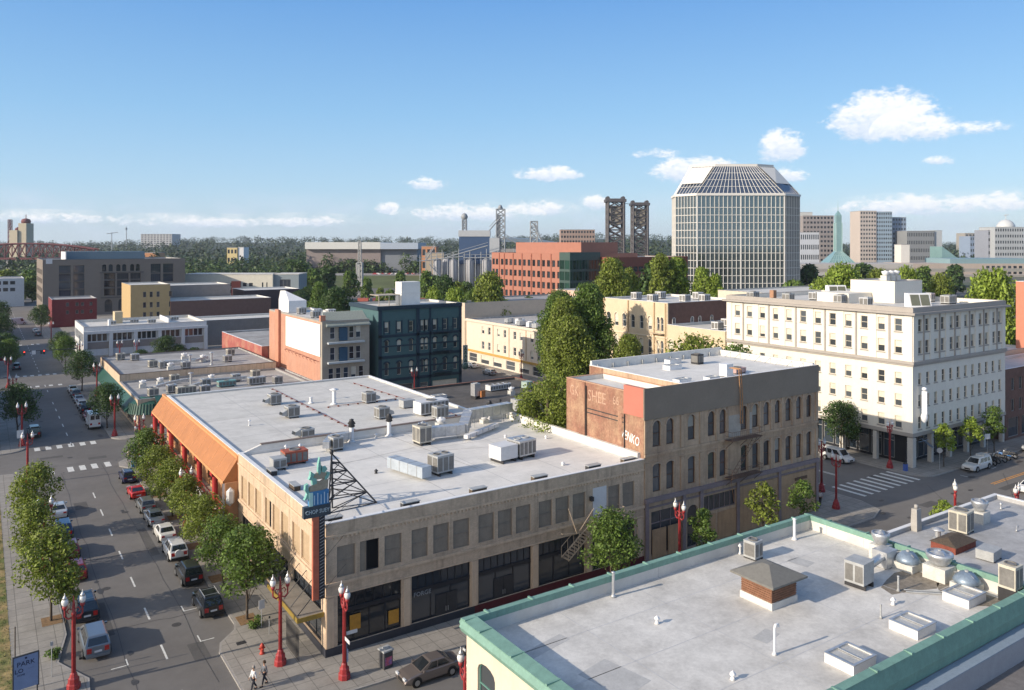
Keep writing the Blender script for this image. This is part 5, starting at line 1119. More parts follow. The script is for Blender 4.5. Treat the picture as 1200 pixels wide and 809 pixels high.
rb = building('dark_red_building', 'dark red painted brick building at the avenue in shade', 'building', (22, 343, 37, 362), 10.6, mat('dark_red_painted_brick', (.17, .032, .035), .85, var=.12), M_ROOFG, {'S': [(a, a + 1, z, z + 1.4) for z in (5.0, 7.9) for a in (4.6, 7.8, 9.6, 12.5)]}, par=.4, styles={'S': WS()}, cope=M_COPEG)
# I: the big grey-brown building with tall recessed window bays
bI = [(28.1, 32.6), (33.6, 37.9)]; iS = [(a - 22, c - 22, 8.0, 22.0) for a, c in bI] + [(45.7 - 22, 50.1 - 22, 8.2, 18.2), (50.9 - 22, 55.6 - 22, 8.2, 18.2), (56.4 - 22, 60.6 - 22, 8.2, 18.2)] + [(a - 22, a + 1.7 - 22, 19.1, 22.3, .8) for a in (44.9, 47.5, 50.6, 53.0, 56.3, 58.6)] + [(a - 22, c - 22, 14.0, 22.2) for a, c in ((64.9, 69.2), (70.2, 74.6))] + [(51.4 - 22, 55.0 - 22, 1, 6.9, 1.7)] + [(a - 22, a + 3 - 22, 1, 6.6, 1.4) for a in (45.9, 57.2)]
Ib = building('customs_building', 'massive grey brown five storey building with tall dark window bays', 'building', (22, 396.7, 79.8, 441), 24.6, mat('grey_brown_stucco', (.20, .17, .145), .9, var=.05, scale=.3), M_ROOFG, {'S': iS, 'W': [(4 + k * 5.5, 7.2 + k * 5.5, z, z + 2.2) for k in range(7) for z in (6, 10, 14, 18)]}, par=.6, cope=M_FRAME_D, thick=.6, d=.7, styles={'W': WS()})
put_windows(Ib, (22, 396.7), (1, 0), iS[:2] + iS[11:13], 'mull5transom', .7, fm=M_FRAME_D, gm=G_BLUE, loc0=(22, 396.7)); put_windows(Ib, (22, 396.7), (1, 0), iS[2:11] + iS[13:], 'mull3sash', .7, fm=M_FRAME_D, gm=G_DARK, loc0=(22, 396.7))
b = MB((22, 396.7, 0))
for (a, c, zz) in [(28.1, 32.6, (11.2, 14.6, 18.2)), (33.6, 37.9, (11.2, 14.6, 18.2)), (45.7, 60.6, (11.4, 14.9)), (64.9, 74.6, (17.5,))]:
    for z in zz: b.box(a, 396.8, z, c, 397.2, z + .7)
b.box(43.9, 396.2, 18.4, 61.8, 396.69, 18.8); b.box(44.4, 396.4, 7.2, 61.3, 396.69, 7.6); b.build_each('spandrel', mat('dark_grey_metal_panel', (.09, .085, .08), .7, var=.1), Ib)
for x in (44.2, 50.2, 55.7, 60.7): b = MB((22, 396.7, 0)); b.box(x, 396.4, 7.6, x + .6, 396.69, 18.4); b.build_each('pilaster', mat('grey_brown_trim', (.19, .165, .145), .9, var=.06), Ib)
b = MB((22, 396.7, 0)); b.box(32, 420, 24.0, 66, 434, 27.8); b.build('roof_block', mat('blue_grey_metal', (.14, .20, .24), .6, var=.06), Ib)
b = MB((22, 396.7, 0)); b.box(31.6, 410, 24.0, 31.99, 434, 27.8); b.box(23.2, 396.6, 22.8, 25.6, 396.68, 24.9); b.build('white_panel', M_LIGHTW, Ib)
building('white_industrial_building', 'white two storey industrial building at the far left edge', 'building', (-25, 470, 18, 500), 14, mat('white_industrial_paint', (.50, .53, .56), .8, var=.06), M_ROOFG, {'S': [(a * 3 + 1, a * 3 + 3.2, z, z + 1.8) for z in (7.6, 11) for a in range(13)]}, par=.3, styles={'S': WS()}, cope=M_COPEW)
# long pale apartment building by the tracks, its dark glazed end
def rotbuild(name, label, cat, px, d, w, dep, h, ang, wallm, roofm, ops=None, style=None, group=None, z0=0):
    """a box building whose front faces the river road, not the street grid; px/d only fix its bearing and distance"""
    p = FW(px, d); root = thing(name, label, cat, (p[0], p[1], z0), ang, group)
    w_ = MB(); facade(w_, (0, 0), (1, 0), w, 0, h, ops or [], .25); facade(w_, (w, 0), (0, 1), dep, 0, h, []); facade(w_, (w, dep), (-1, 0), w, 0, h, []); facade(w_, (0, dep), (0, -1), dep, 0, h, []); w_.build('wall', wallm, root)
    r = MB(); r.box(-.2, -.2, h + .002, w + .2, dep + .2, h + .35); r.build('roof', roofm, root)
    if ops: put_windows(root, (0, 0), (1, 0), ops, style or 'plain', .25, fm=M_FRAME_G, gm=G_DARK)
    return root
RV = R(-33.72)
ap = rotbuild('apartment_building', 'long pale cream apartment block with a red bay and balconies', 'apartment', 217, 400, 44, 16, 15.9, RV, mat('pale_cream_render', (.60, .57, .48), .85, var=.05), M_ROOFW, [(1 + k * 3.1, 3.0 + k * 3.1, z, z + 1.7) for k in range(11) for z in (3.2, 6.6, 10.0)] + [(38.6, 39.3, 5, 12), (40.8, 41.4, 5, 12)], 'sash')
b = MB(); b.box(23.5, -.9, 3, 28, -.01, 12.6); b.build('red_bay', mat('brick_red_panel', (.38, .10, .07), .8, var=.08), ap)
b = MB()
for z in (2.6, 6.0, 9.4): b.box(.5, -1.0, z, 23, -.01, z + .12); b.box(.5, -1.0, z + .9, 23, -.94, z + 1.0); b.box(28.3, -1.0, z, 36, -.01, z + .12)
b.build('balcony', M_METAL2, ap)
e = rotbuild('glazed_end_building', 'blue grey end block with dark glazing beside the pale apartment', 'apartment', 318.5, 402, 13.6, 16, 15.9, RV, mat('blue_grey_panel', (.22, .26, .28), .7, var=.05), M_ROOFW, [(4, 9.5, 1, 13.4)], 'mull3')
building('dark_box_building', 'low dark brown building in front of the pale apartment block', 'building', (86, 318, 108, 336), 13.2, mat('dark_brown_panel', (.07, .05, .055), .8, var=.08), M_ROOFW, par=.3, cope=M_COPEW)
# red brick office block and its dark glass corner
M_OFF = mat('salmon_red_brick', (.35, .155, .11), .85, var=.07, scale=.8)
oW = [(301 - y - 1.0, 301 - y + 1.0, z, z + 2.6) for y in [299.4, 296.6] + [292.4 - k * 3.42 for k in range(14)] for z in (22.3, 17.8, 13.4, 9.0, 4.6)]
Ob = building('red_brick_office', 'red brick office block with a grid of square dark windows', 'office', (190, 245, 226, 301), 27.6, M_OFF, M_ROOFG, {'W': oW}, par=.3, thick=.4, cope=M_OFF, d=.35, styles={'W': dict(style='mull2', fm=M_FRAME_D, gm=G_DARK)})
b = MB((190, 245, 0))
for y in [294.7] + [290.7 - k * 6.84 for k in range(7)]: b.box(189.75, y - .3, .5, 189.99, y + .3, 27.4)
b.build_each('pilaster', mat('brown_red_brick_pier', (.33, .12, .08), .85, var=.08), Ob)
b = MB((190, 245, 0)); b.box(197, 246, 27.3, 216, 292, 32.1); b.box(197.5, 284, 29, 197.6, 290, 30.2); b.build('upper_storey', M_OFF, Ob)
gcS = [(k * 1.5 + .1, k * 1.5 + 1.4, z, z + 3.5) for k in range(10) for z in (3.2, 8.4, 12.8, 17.2, 21.6)]
b = MB((190, 245, 0)); facade(b, (189.4, 243.4), (1, 0), 15.2, 0, 28.2, gcS, .12, 0); facade(b, (189.4, 250.2), (0, -1), 6.8, 0, 28.2, [(.2, 3.2, z, z + 3.5) for z in (3.2, 8.4, 12.8, 17.2, 21.6)] + [(3.5, 6.6, z, z + 3.5) for z in (3.2, 8.4, 12.8, 17.2, 21.6)], .12); b.poly([(189.4, 243.4, 28.2), (204.6, 243.4, 28.2), (204.6, 250.2, 28.2), (189.4, 250.2, 28.2)]); gc = b.build('glass_corner', mat('dark_green_mullion', (.05, .085, .075), .5, var=.08), Ob)
G_GREEN = glassmat('green_tinted_glass', (.018, .045, .035))
put_windows(gc, (189.4 - 190, 243.4 - 245), (1, 0), gcS, 'plain', .12, fm=M_FRAME_D, gm=G_GREEN)
put_windows(gc, (189.4 - 190, 250.2 - 245), (0, -1), [(a, a + 3.05, z, z + 3.5) for z in (3.2, 8.4, 12.8, 17.2, 21.6) for a in (.2, 3.5)], 'plain', .12, fm=M_FRAME_D, gm=G_GREEN)
building('dark_red_wing', 'curved dark red wing with ribbon windows right of the glass corner', 'office', (205.2, 236, 246, 262), 26.2, mat('deep_red_brick', (.22, .075, .05), .85, var=.1), M_ROOFG, {'S': [(1.5 + k * 2.9, 3.9 + k * 2.9, z, z + 2.0) for k in range(13) for z in (20.5, 16.2, 12, 8)]}, par=.4, cope=MATS['brown_red_brick_pier'], styles={'S': dict(style='mull2', fm=M_FRAME_D, gm=G_DARK)})
# ------------------------------------------------------------------ glass tower
M_MULL = mat('white_tower_mullion', (.66, .64, .60), .6, var=.04); G_TOW = glassmat('tower_mirror_glass', (.16, .20, .215), rough=.05, var=.0, scale=.25); MATS['tower_mirror_glass'].node_tree.nodes['Principled BSDF'].inputs['Metallic'].default_value = .75
G_ROOFG = glassmat('sloped_roof_glass', (.05, .07, .11), rough=.1, var=0)
tp = FW(868, 372); tw = thing('glass_tower', 'eight sided glass office tower with white mullion grid and sloping glazed top', 'office tower', (tp[0], tp[1], 0), RV)
HW, DC, ZT, ZTOP = 20.4, 9.5, 54.6, 68.5; DEP = 48; CC = 8.6                # half width of the front, corner chamfer
DEP = 34; out = [(-HW, 0), (HW, 0), (30.8, DC), (30.8, 24), (HW, DEP), (-HW, DEP), (-26.8, 25), (-28.4, 9)]
b = MB(); n = 8
for i in range(n): a, c = out[i], out[(i + 1) % n]; b.poly([(a[0], a[1], 0), (c[0], c[1], 0), (c[0], c[1], ZT), (a[0], a[1], ZT)])
b.build('curtain_wall', G_TOW, tw)
b = MB()
for i in range(n):
    a = Vector(out[i]); c = Vector(out[(i + 1) % n]); L = (c - a).length; u = (c - a) / L; nn = Vector((u.y, -u.x)); k = max(3, round(L / 2.0)) if i in (0,) else max(3, round(L / 1.65))
    for j in range(k + 1):
        q = a + u * (L * j / k) + nn * .16; wd = .5 if (i == 0 and j in (0, k, k // 2)) else .17
        b.cbox(q.x, q.y, 0, wd, .5, ZT, math.atan2(u.y, u.x))
    z = 2.2
    while z < ZT - 3: m_ = (a + c) / 2 + nn * .12; b.cbox(m_.x, m_.y, z, L, .3, .24, math.atan2(u.y, u.x)); z += 3.55
    m_ = (a + c) / 2 + nn * .3; b.cbox(m_.x, m_.y, ZT - .6, L + .5, .9, 1.0, math.atan2(u.y, u.x))
b.build('mullion_grid', M_MULL, tw)
tf = 12.4; top = [(-9.6, 9), (10.6, 9), (20, 14), (20, 21), (10, 26), (-10, 26), (-19.6, 21), (-19.6, 14)]
b = MB(); w2 = MB()
for i in range(n):
    a, c, d_, e_ = out[i], out[(i + 1) % n], top[(i + 1) % n], top[i]
    tgt = b if i in (0, 1, 2, 7) else w2
    tgt.poly([(a[0], a[1], ZT + .4), (c[0], c[1], ZT + .4), (d_[0], d_[1], ZTOP), (e_[0], e_[1], ZTOP)])
b.build('sloped_glazing', G_ROOFG, tw); w2.build('sloped_cladding', M_MULL, tw)
b = MB(); b.prism(top, ZTOP - .1, ZTOP + 1.2); b.build('top_band', M_MULL, tw)
b = MB(); L3 = lambda p, q, t: tuple(p[i] + (q[i] - p[i]) * t for i in range(3))
for i in (0, 1, 7, 2):
    a, c = (*out[i], ZT + .45), (*out[(i + 1) % n], ZT + .45); d_, e_ = (*top[(i + 1) % n], ZTOP + .05), (*top[i], ZTOP + .05)
    k = 20 if i == 0 else 7
    for j in range(k + 1): b.tube(L3(a, c, j / k), L3(e_, d_, j / k), .13 if 0 < j < k else .28, 4)
    for j in range(5): b.tube(L3(a, e_, j / 4), L3(c, d_, j / 4), .12, 4)
    if i in (7, 1):
        q0, q1 = .35, .95; P4 = [L3(L3(a, e_, q0), L3(c, d_, q0), .05), L3(L3(a, e_, q0), L3(c, d_, q0), .95), L3(L3(a, e_, q1), L3(c, d_, q1), .95), L3(L3(a, e_, q1), L3(c, d_, q1), .05)]
        b.poly([(x + (-.3 if i == 7 else .3), y - .3, z + .3) for x, y, z in P4])
b.build('glazing_bar', M_MULL, tw)
# ------------------------------------------------------------------ far things
M_STEEL = mat('dark_bridge_steel', (.085, .08, .085), .7, var=.1); M_BRED = mat('dull_red_bridge_steel', (.17, .06, .06), .8, var=.15, scale=.1)
def lattice(b, x0, x1, y0, y1, z0, z1, n, r=.35, leg=.8):
    for x in (x0, x1):
        for y in (y0, y1): b.tube((x, y, z0), (x, y, z1), leg, 4)
    for k in range(n):
        a, c = z0 + (z1 - z0) * k / n, z0 + (z1 - z0) * (k + 1) / n
        for y in (y0, y1): b.tube((x0, y, a), (x1, y, c), r, 4); b.tube((x1, y, a), (x0, y, c), r, 4); b.tube((x0, y, c), (x1, y, c), r, 4)
        for x in (x0, x1): b.tube((x, y0, a), (x, y1, c), r, 4); b.tube((x, y0, c), (x, y1, c), r, 4)
sb = FW(722, 620); br = thing('lift_bridge', 'dark steel lift bridge with two lattice towers and counterweights', 'bridge', (sb[0], sb[1], 0), RV)
for i, (ox, oz) in enumerate(((0, 66), (28.8, 66))):
    b = MB(); lattice(b, ox - 6, ox + 6.2, i * 60, i * 60 + 12, 12, oz, 9, .45, 1.0); b.box(ox - 8, i * 60 - 1, oz - 2.2, ox + 8, i * 60 + 13, oz); b.lathe(ox - 4.5, 0, [(0, 0)], 3) if 0 else None
    for q in (-6, 6): b.tube((ox + q, i * 60 + 3, oz + .8), (ox + q, i * 60 + 9, oz + .8), 1.6, 10)
    t_ = b.build('lift_tower', M_STEEL, br)
    b = MB(); b.box(ox - 4.2, i * 60 + 2, oz - 20, ox + 4.2, i * 60 + 10, oz - 5); b.build('counterweight', mat('weathered_concrete', (.28, .26, .22), .9, var=.15, scale=.2), br)
b = MB(); lattice(b, -6, 6, 12, 60, 13, 22, 1, .5, .7)
for k in range(8): b.tube((-6, 12 + k * 6, 13), (-6, 18 + k * 6, 22), .5, 4)
b.box(-60, -5, 12, 70, 5, 13.2); b.box(-8, 12, 12, 8, 130, 13.2); b.tube((0, 6, 64), (28.8, 66, 64), .2, 4)
for k in range(16): b.tube((6 + k * 4, 0, 13), (6 + k * 4, 0, 20 - k * .2), .4, 4); b.tube((6 + k * 4, 0, 13), (10 + k * 4, 0, 20 - k * .2), .3, 4)
b.build('truss_span', mat('blue_black_bridge_steel', (.03, .045, .10), .7, var=.1), br)
for px in (-8, 8, 40, 60): b = MB(); b.cbox(px, 0, 0, 5, 10, 12); b.build('pier', M_CONC, br)
rb2 = FW(-20, 760); bw = thing('red_truss_bridge', 'dark red steel truss bridge at the far left behind the white buildings', 'bridge', (rb2[0], rb2[1], 0), RV + R(8)); b = MB()
prev = None
for k in range(22):
    x = k * 6.2 - 30; t = (k - 11) / 11; zt = 31 - 7 * min(1, t * t) if k < 22 else (24 if k < 34 else 31); zt = max(zt, 23)
    z0 = 18
    b.tube((x, 0, z0), (x, 0, zt), .5, 4)
    if prev: b.tube((prev[0], 0, prev[1]), (x, 0, zt), .8, 4); b.tube((prev[0], 0, z0), (x, 0, zt), .4, 4); b.tube((prev[0], 0, prev[1]), (x, 0, z0), .4, 4); b.tube((prev[0], 12, prev[1]), (x, 12, zt), .8, 4); b.tube((prev[0], 12, z0), (x, 12, zt), .4, 4)
    prev = (x, zt)
b.box(-40, 0, 15.6, 104, 12, 17.6); b.build('truss', M_BRED, bw)
for k in range(3): c_ = MB(); c_.cbox(-20 + k * 42, 6, 0, 4, 10, 15.6); c_.build('pier', M_CONC, bw)
gp = FW(16, 900); ge = thing('grain_elevator', 'pale concrete grain elevator tower at the far left horizon', 'grain elevator', (gp[0], gp[1], 0), RV); b = MB(); b.box(-5, 0, 0, 4, 14, 46); b.box(4, 2, 0, 13, 16, 62 - 8); b.build('headhouse', mat('cream_concrete', (.50, .44, .33), .9, var=.06), ge)
b = MB(); b.lathe(8.5, 9, [(4.5, 54), (5, 56), (4.2, 58.5), (0, 60)], 12); b.tube((8.5, 9, 60), (8.5, 9, 64), .4); b.lathe(0, 7, [(2.5, 46), (2.5, 48), (0, 50)], 8); lattice(b, -9, -6, 4, 7, 20, 58, 7, .3, .4); b.build('roof_machinery', M_BRED, ge)
# silos at the river
sp = FW(518, 520); sl = thing('silo_cluster', 'grey grain silos with a navy headhouse and conveyor gantries', 'silos', (sp[0], sp[1], 0), RV)
M_SILO = mat('silo_concrete', (.34, .345, .36), .85, var=.08, scale=.1)
for k in range(9): b = MB(); b.lathe(-3 + k * 5.3, 0 + (k % 2) * 6, [(2.75, 0), (2.75, 20.5), (0.3, 22)], 16); b.build('silo', M_SILO, sl)
b = MB(); b.box(11, 2, 18, 31, 14, 36); b.build('headhouse', mat('navy_cladding', (.045, .085, .17), .7, var=.08), sl); b = MB(); b.box(10.6, 1.6, 36, 31.4, 14.4, 40); b.box(31, 1, 6, 37.5, 9, 35); b.build('upper_house', mat('pale_grey_cladding', (.42, .44, .46), .7, var=.08), sl)
b = MB(); lattice(b, 35.5, 41, 2, 7, 12, 54, 11, .28, .4); b.box(36, 2.5, 12, 38.2, 5, 50); lattice(b, 58, 62.5, 2, 8, 20, 46, 7, .28, .4); lattice(b, 13, 15.6, 4, 8, 40, 47, 2, .3, .4); b.lathe(14.3, 6, [(1.4, 47), (2.4, 49), (1.4, 51), (.3, 51.5)], 8); b.lathe(38, 6, [(2, 54), (1, 56.5), (.2, 57)], 8)
for x0, z0, x1, z1 in ((-12, 12, 2, 4), (-14, 20, 14, 23), (14, 22, 45, 22.5), (45, 22, 52, 10), (-10, 21, -4, 30), (2, 22, 30, 30), (38, 48, 31, 40), (40, 36, 60, 26), (60, 44, 70, 22), (-8, 18, 6, 2)):
    b.tube((x0, -3, z0), (x1, -3, z1), .38, 4); b.tube((x0, -3, z0 + 2), (x1, -3, z1 + 2), .18, 4)
for k in range(18): b.tube((-14 + k * 3.6, -3, 2), (-14 + k * 3.6, -3, 24 + (k * 7 % 5)), .28, 4)
b.build('conveyor_gantry', mat('gantry_steel', (.27, .29, .31), .6, var=.12), sl)
tp2 = FW(421, 470); pt = thing('signal_tower', 'slim grey lattice tower by the railway', 'tower', (tp2[0], tp2[1], 0), RV); b = MB(); lattice(b, -1.6, 1.6, 0, 3, 0, 20, 6, .25, .35); lattice(b, -.8, .8, 1, 2, 20, 33, 5, .15, .2); b.box(-1.7, -.1, 6, .2, 3.1, 19); b.build('lattice', mat('pale_tower_steel', (.42, .42, .40), .6, var=.1), pt)
# buildings across the river
def farbox(name, label, px0, px1, d, ytop, dep, colr, z0=-2, style=None, fl=0, cols=0, cat='building', wm=None):
    w = (px1 - px0) / 932 * d; h = 32 - (ytop - 284.5) / 932 * d - z0
    ops = []
    if fl:
        for f in range(fl):
            for c in range(cols): ops.append((w * (c + .18) / cols, w * (c + .82) / cols, h * (f + .30) / fl, h * (f + .78) / fl))
    m_ = mat(name + '_wall', colr, .85, var=.05, scale=.05)
    return rotbuild(name, label, cat, px0, d, w, dep, h, RV, m_, wm or M_ROOFG, ops, 'plain', z0=z0)
farbox('concrete_hall', 'long grey hall with pale roof band among the trees across the river', 359, 446, 700, 292, 60, (.26, .22, .21)); farbox('pale_roof_hall', 'pale roofed right half of the long hall across the river', 446, 489, 702, 293, 60, (.20, .22, .25))
p = FW(358, 698); t_ = thing('roof_band', 'wide pale metal roof of the long hall across the river', 'roof', (p[0], p[1], 0), RV); b = MB(); b.box(0, -2, 26.3, 66, 62, 32.4); b.build('white_half', mat('pale_metal_roof', (.58, .58, .55), .6, var=.03), t_); b = MB(); b.box(66.02, -2, 26.3, 99, 62, 31.9); b.build('blue_half', mat('bluish_metal_roof', (.36, .42, .50), .6, var=.03), t_)
farbox('hilltop_block', 'wide grey windowless block on the wooded horizon at left', 165, 201.5, 2300, 274.5, 60, (.42, .42, .42), z0=15, fl=7, cols=10)
farbox('hill_cottage', 'yellow and white block among the trees on the hill', 266, 278, 800, 290.5, 16, (.62, .50, .25), z0=2, fl=3, cols=3); farbox('white_block', 'white end block beside the yellow one on the hill', 279, 285.5, 801, 290, 16, (.70, .70, .70), z0=2)
farbox('orange_roof_house', 'orange roofed house above the big grey brown building', 168, 184, 900, 296.5, 20, (.50, .24, .12), z0=2); farbox('tan_block', 'tan brick block right of the long hall', 494, 511, 640, 289, 20, (.45, .22, .12), fl=3, cols=3)
farbox('tan_low_block', 'low tan building behind the silos', 499, 520, 620, 297, 20, (.40, .33, .25))
farbox('brick_tower_block', 'square brown and pink apartment tower behind the red office', 657, 697, 900, 269.5, 24, (.33, .24, .20), fl=9, cols=12, cat='apartment')
farbox('grey_slab_tower', 'tall beige and grey office slab right of the glass tower', 941, 977, 1100, 253, 45, (.28, .25, .24), fl=11, cols=9); farbox('pale_slab_tower', 'paler office slab partly behind the beige grey one', 936, 952, 1120, 249, 30, (.48, .48, .46))
farbox('patterned_podium', 'low white block with a diamond patterned front right of the glass tower', 938, 960, 900, 272.5, 20, (.52, .54, .58), fl=4, cols=9)
tt = farbox('twin_office_tower', 'tall pinkish and blue glass tower, left one of the pair right of the spire', 1008, 1027, 1000, 247.5, 30, (.46, .40, .36), fl=14, cols=6, cat='office tower'); farbox('blue_glass_office_tower', 'blue glass half of the pinkish tower', 1027.2, 1045.5, 1001, 248.5, 30, (.26, .34, .42), fl=14, cols=7, cat='office tower'); farbox('stepped_glass_tower', 'darker stepped tower right of the blue glass one', 1046, 1062, 1010, 255, 26, (.20, .25, .33), fl=11, cols=5, cat='office tower')
farbox('grey_ribbed_block', 'wide grey ribbed office block left of the green glass pyramid', 1063, 1095, 980, 271, 30, (.22, .23, .24), fl=5, cols=16); farbox('pale_end_block', 'pale end of the ribbed office block', 1095.3, 1104, 982, 270.5, 30, (.42, .44, .46))
farbox('white_cube_building', 'small white cube building before the convention wall', 1056, 1066, 800, 287, 14, (.6, .58, .54)); farbox('blue_mid_block', 'small blue grey block right of the green pyramid', 1137, 1152, 1200, 277, 30, (.22, .28, .38), fl=5, cols=6); farbox('tan_twin_block', 'tan twin topped block near the right horizon', 1131, 1152, 1500, 273.5, 30, (.30, .28, .25), fl=5, cols=5)
dm = farbox('domed_tower', 'grey tower with a round dome and weathervane at the right edge', 1166, 1200, 1000, 266.5, 34, (.38, .40, .42), fl=7, cols=12, cat='office tower'); b = MB(); b.lathe(21, 12, [(11, 51.5), (10.4, 56), (8, 60), (4.5, 62.5), (0, 63.6)], 16); b.tube((21, 12, 63), (21, 12, 70), .35); b.tube((18.5, 12, 68.5), (24.5, 12, 69.5), .5); b.build('dome', mat('pale_dome', (.50, .52, .53), .6, var=.05), dm)
farbox('left_wing_tower', 'darker wing left of the domed tower', 1158, 1166, 1010, 270, 30, (.26, .28, .33), fl=6, cols=3)
# convention centre: glass spire and pyramid
M_TG = mat('sea_green_glass', (.19, .31, .31), .15, var=.1, scale=.1, spec=.9); M_TGF = mat('sea_green_frame', (.30, .43, .42), .5, var=.05)
def spire(px, d, zt, label, hw=3.1):
    p = FW(px, d); o = thing('glass_spire', label, 'spire', (p[0], p[1], 0), RV); b = MB(); b.cbox(0, 0, 10, hw * 2, hw * 2, 36 + (zt - 55) * .3); z1 = 46 + (zt - 55) * .3; b.cbox(0, 0, z1, hw * 1.75, hw * 1.75, zt - 16 - z1); b.cbox(0, 0, zt - 16, hw * 1.75, hw * 1.75, 5, taper=.1); b.build('tower', M_TG, o)
    b = MB(); b.tube((0, 0, zt - 12), (0, 0, zt), .35, 5, r1=.1)
    for q in (-1, 1):
        for w_ in (-1, 1): b.tube((q * hw, w_ * hw, 8), (q * hw * .98, w_ * hw * .98, z1), .4, 4)
    b.build('mast', M_TGF, o)
    b = MB(); b.add([(-18, -14, 6), (18, -14, 6), (18, 16, 6), (-18, 16, 6), (0, 0, 27)], [(0, 1, 4), (1, 2, 4), (2, 3, 4), (3, 0, 4)]); b.build('glass_pyramid', M_TG, o)
    b = MB()
    for k in range(9): t = k / 8; b.tube((-18 + 36 * t, -14.2, 6), (0, -.2, 27), .18, 4)
    for k in range(5): t = k / 5; b.tube((-18 * (1 - t), -14.2 * (1 - t), 6 + 21 * t), (18 * (1 - t), -14.2 * (1 - t), 6 + 21 * t), .18, 4)
    b.build('pyramid_frame', M_TGF, o)
spire(982, 820, 76, 'slender green glass spire over a glass pyramid right of the tower')
p = FW(1104, 820); gpy = thing('glass_atrium', 'green glass sloping atrium left of the domed tower', 'building', (p[0], p[1], 0), RV); b = MB(); b.add([(0, 0, 8), (27, 0, 8), (0, 24, 8), (0, 0, 28), (0, 24, 28), (27, 24, 8)], [(0, 1, 3), (1, 5, 4, 3), (0, 3, 4, 2)]); b.build('glass_slope', M_TG, gpy)
cw = FW(935, 760); cv = thing('convention_hall', 'long low beige convention hall wall under a blue green roof', 'building', (cw[0], cw[1], 0), RV); b = MB(); b.box(-5, 0, 0, 110, 60, 11.5); b.build('pale_wall', mat('pale_hall_wall', (.42, .40, .38), .85, var=.05, scale=.1), cv); b = MB(); b.box(110.02, 0, 0, 230, 60, 11.8); b.build('beige_wall', mat('beige_hall_wall', (.42, .35, .30), .85, var=.05, scale=.1), cv)
b = MB(); b.box(150, 8, 11.8, 232, 55, 16.5); b.build('blue_green_roof', mat('blue_green_metal_roof', (.20, .30, .33), .5, var=.05), cv)
b = MB()
for k in range(9): b.box(180 + k * 5.2, -.1, 2, 183 + k * 5.2, .5, 5); b.box(180 + k * 5.2, -.1, 6.6, 183 + k * 5.2, .5, 9.8)
b.build_each('window', G_DARK, cv)
va = FW(935, 560); vi = thing('viaduct', 'concrete elevated road viaduct on round piers crossing at right', 'viaduct', (va[0], va[1], 0), RV + R(3)); b = MB(); b.box(-6, 0, 11.2, 190, 10, 12.6); b.box(-6, -.2, 12.6, 190, .3, 13.6); b.build('deck', mat('viaduct_concrete', (.34, .32, .29), .9, var=.08), vi); b = MB(); b.box(20, 20, 6.5, 190, 28, 8.0); b.build('lower_ramp', mat('viaduct_concrete', (.34, .32, .29), .9), vi)
for k in range(6): b = MB(); b.lathe(10 + k * 34, 5, [(1.5, -1), (1.5, 9)], 10); b.cbox(10 + k * 34, 5, 9, 4, 9, 2.2); b.build('pier', MATS['viaduct_concrete'], vi)
# arena roof behind the silos
ar = FW(570, 900); aro = thing('arena', 'wide curved grey blue arena roof behind the red office block', 'arena', (ar[0], ar[1], 0), RV); b = MB(); n = 24; P = []
for i in range(n + 1):
    t = i / n; x = -22 + 112 * t; zt = 27 + 10 * math.sin(math.pi * min(1, .18 + t * .72)) ; P.append((x, zt))
for (x0, z0), (x1, z1) in zip(P, P[1:]): b.poly([(x0, 0, z0 - 4), (x1, 0, z1 - 4), (x1, 0, z1), (x0, 0, z0)]); b.poly([(x0, 0, z0), (x1, 0, z1), (x1, 50, z1 + 1), (x0, 50, z0 + 1)])
b.build('curved_roof', mat('arena_roof_metal', (.17, .22, .28), .45, var=.05), aro); b = MB(); b.box(-20, 1, 0, 88, 50, 25); b.build('bowl_wall', mat('arena_wall', (.30, .28, .27), .8, var=.05), aro)
# rail yard: bank, track bed, red freight wagons, parked cars across the river
b = MB(); p0 = fwd(540, -230); b2 = None
M_BANK = mat('grassy_bank', (.09, .11, .035), .95, var=.25, scale=.05)
def strip(name, d0, d1, k0, k1, z, m, kind='structure'):
    q = [fwd(d0, k0 * d0), fwd(d0, k1 * d0), fwd(d1, k1 * d1), fwd(d1, k0 * d1)]; s = MB(); s.poly([(x, y, z) for x, y in q]); o = s.build(name, m); o['kind'] = kind; return o
q = [(*fwd(d_, k_ * d_), z_) for d_, k_, z_ in ((557, -.62, 0), (557, -.04, 0), (600, -.04, 3.0), (600, -.62, 3.0))]; s_b = MB(); s_b.poly(q); q2 = [(*fwd(d_, k_ * d_), z_) for d_, k_, z_ in ((600, -.62, 3.0), (600, -.04, 3.0), (642, -.04, 5.4), (642, -.62, 5.4))]; s_b.poly(q2); structure(s_b.build('river_bank', M_BANK)); strip('rail_yard', 440, 556, -.7, .02, .05, mat('rail_ballast', (.13, .12, .11), .95, var=.2, scale=.1)); strip('riverside_road', 642, 690, -.62, -.04, 5.5, mat('pale_road', (.27, .26, .25), .9, var=.1, scale=.1)); strip('river', 380, 432, .1, .7, -.25, mat('river_water', (.03, .05, .06), .08, var=.1, scale=.02))
strip('lot_paving', 452, 520, .17, .6, .02, mat('lot_asphalt', (.10, .095, .09), .9, var=.15, scale=.05))
cols = [(.36, .10, .07), (.20, .05, .06), (.40, .14, .09), (.22, .06, .05), (.38, .12, .1), (.30, .10, .08)]
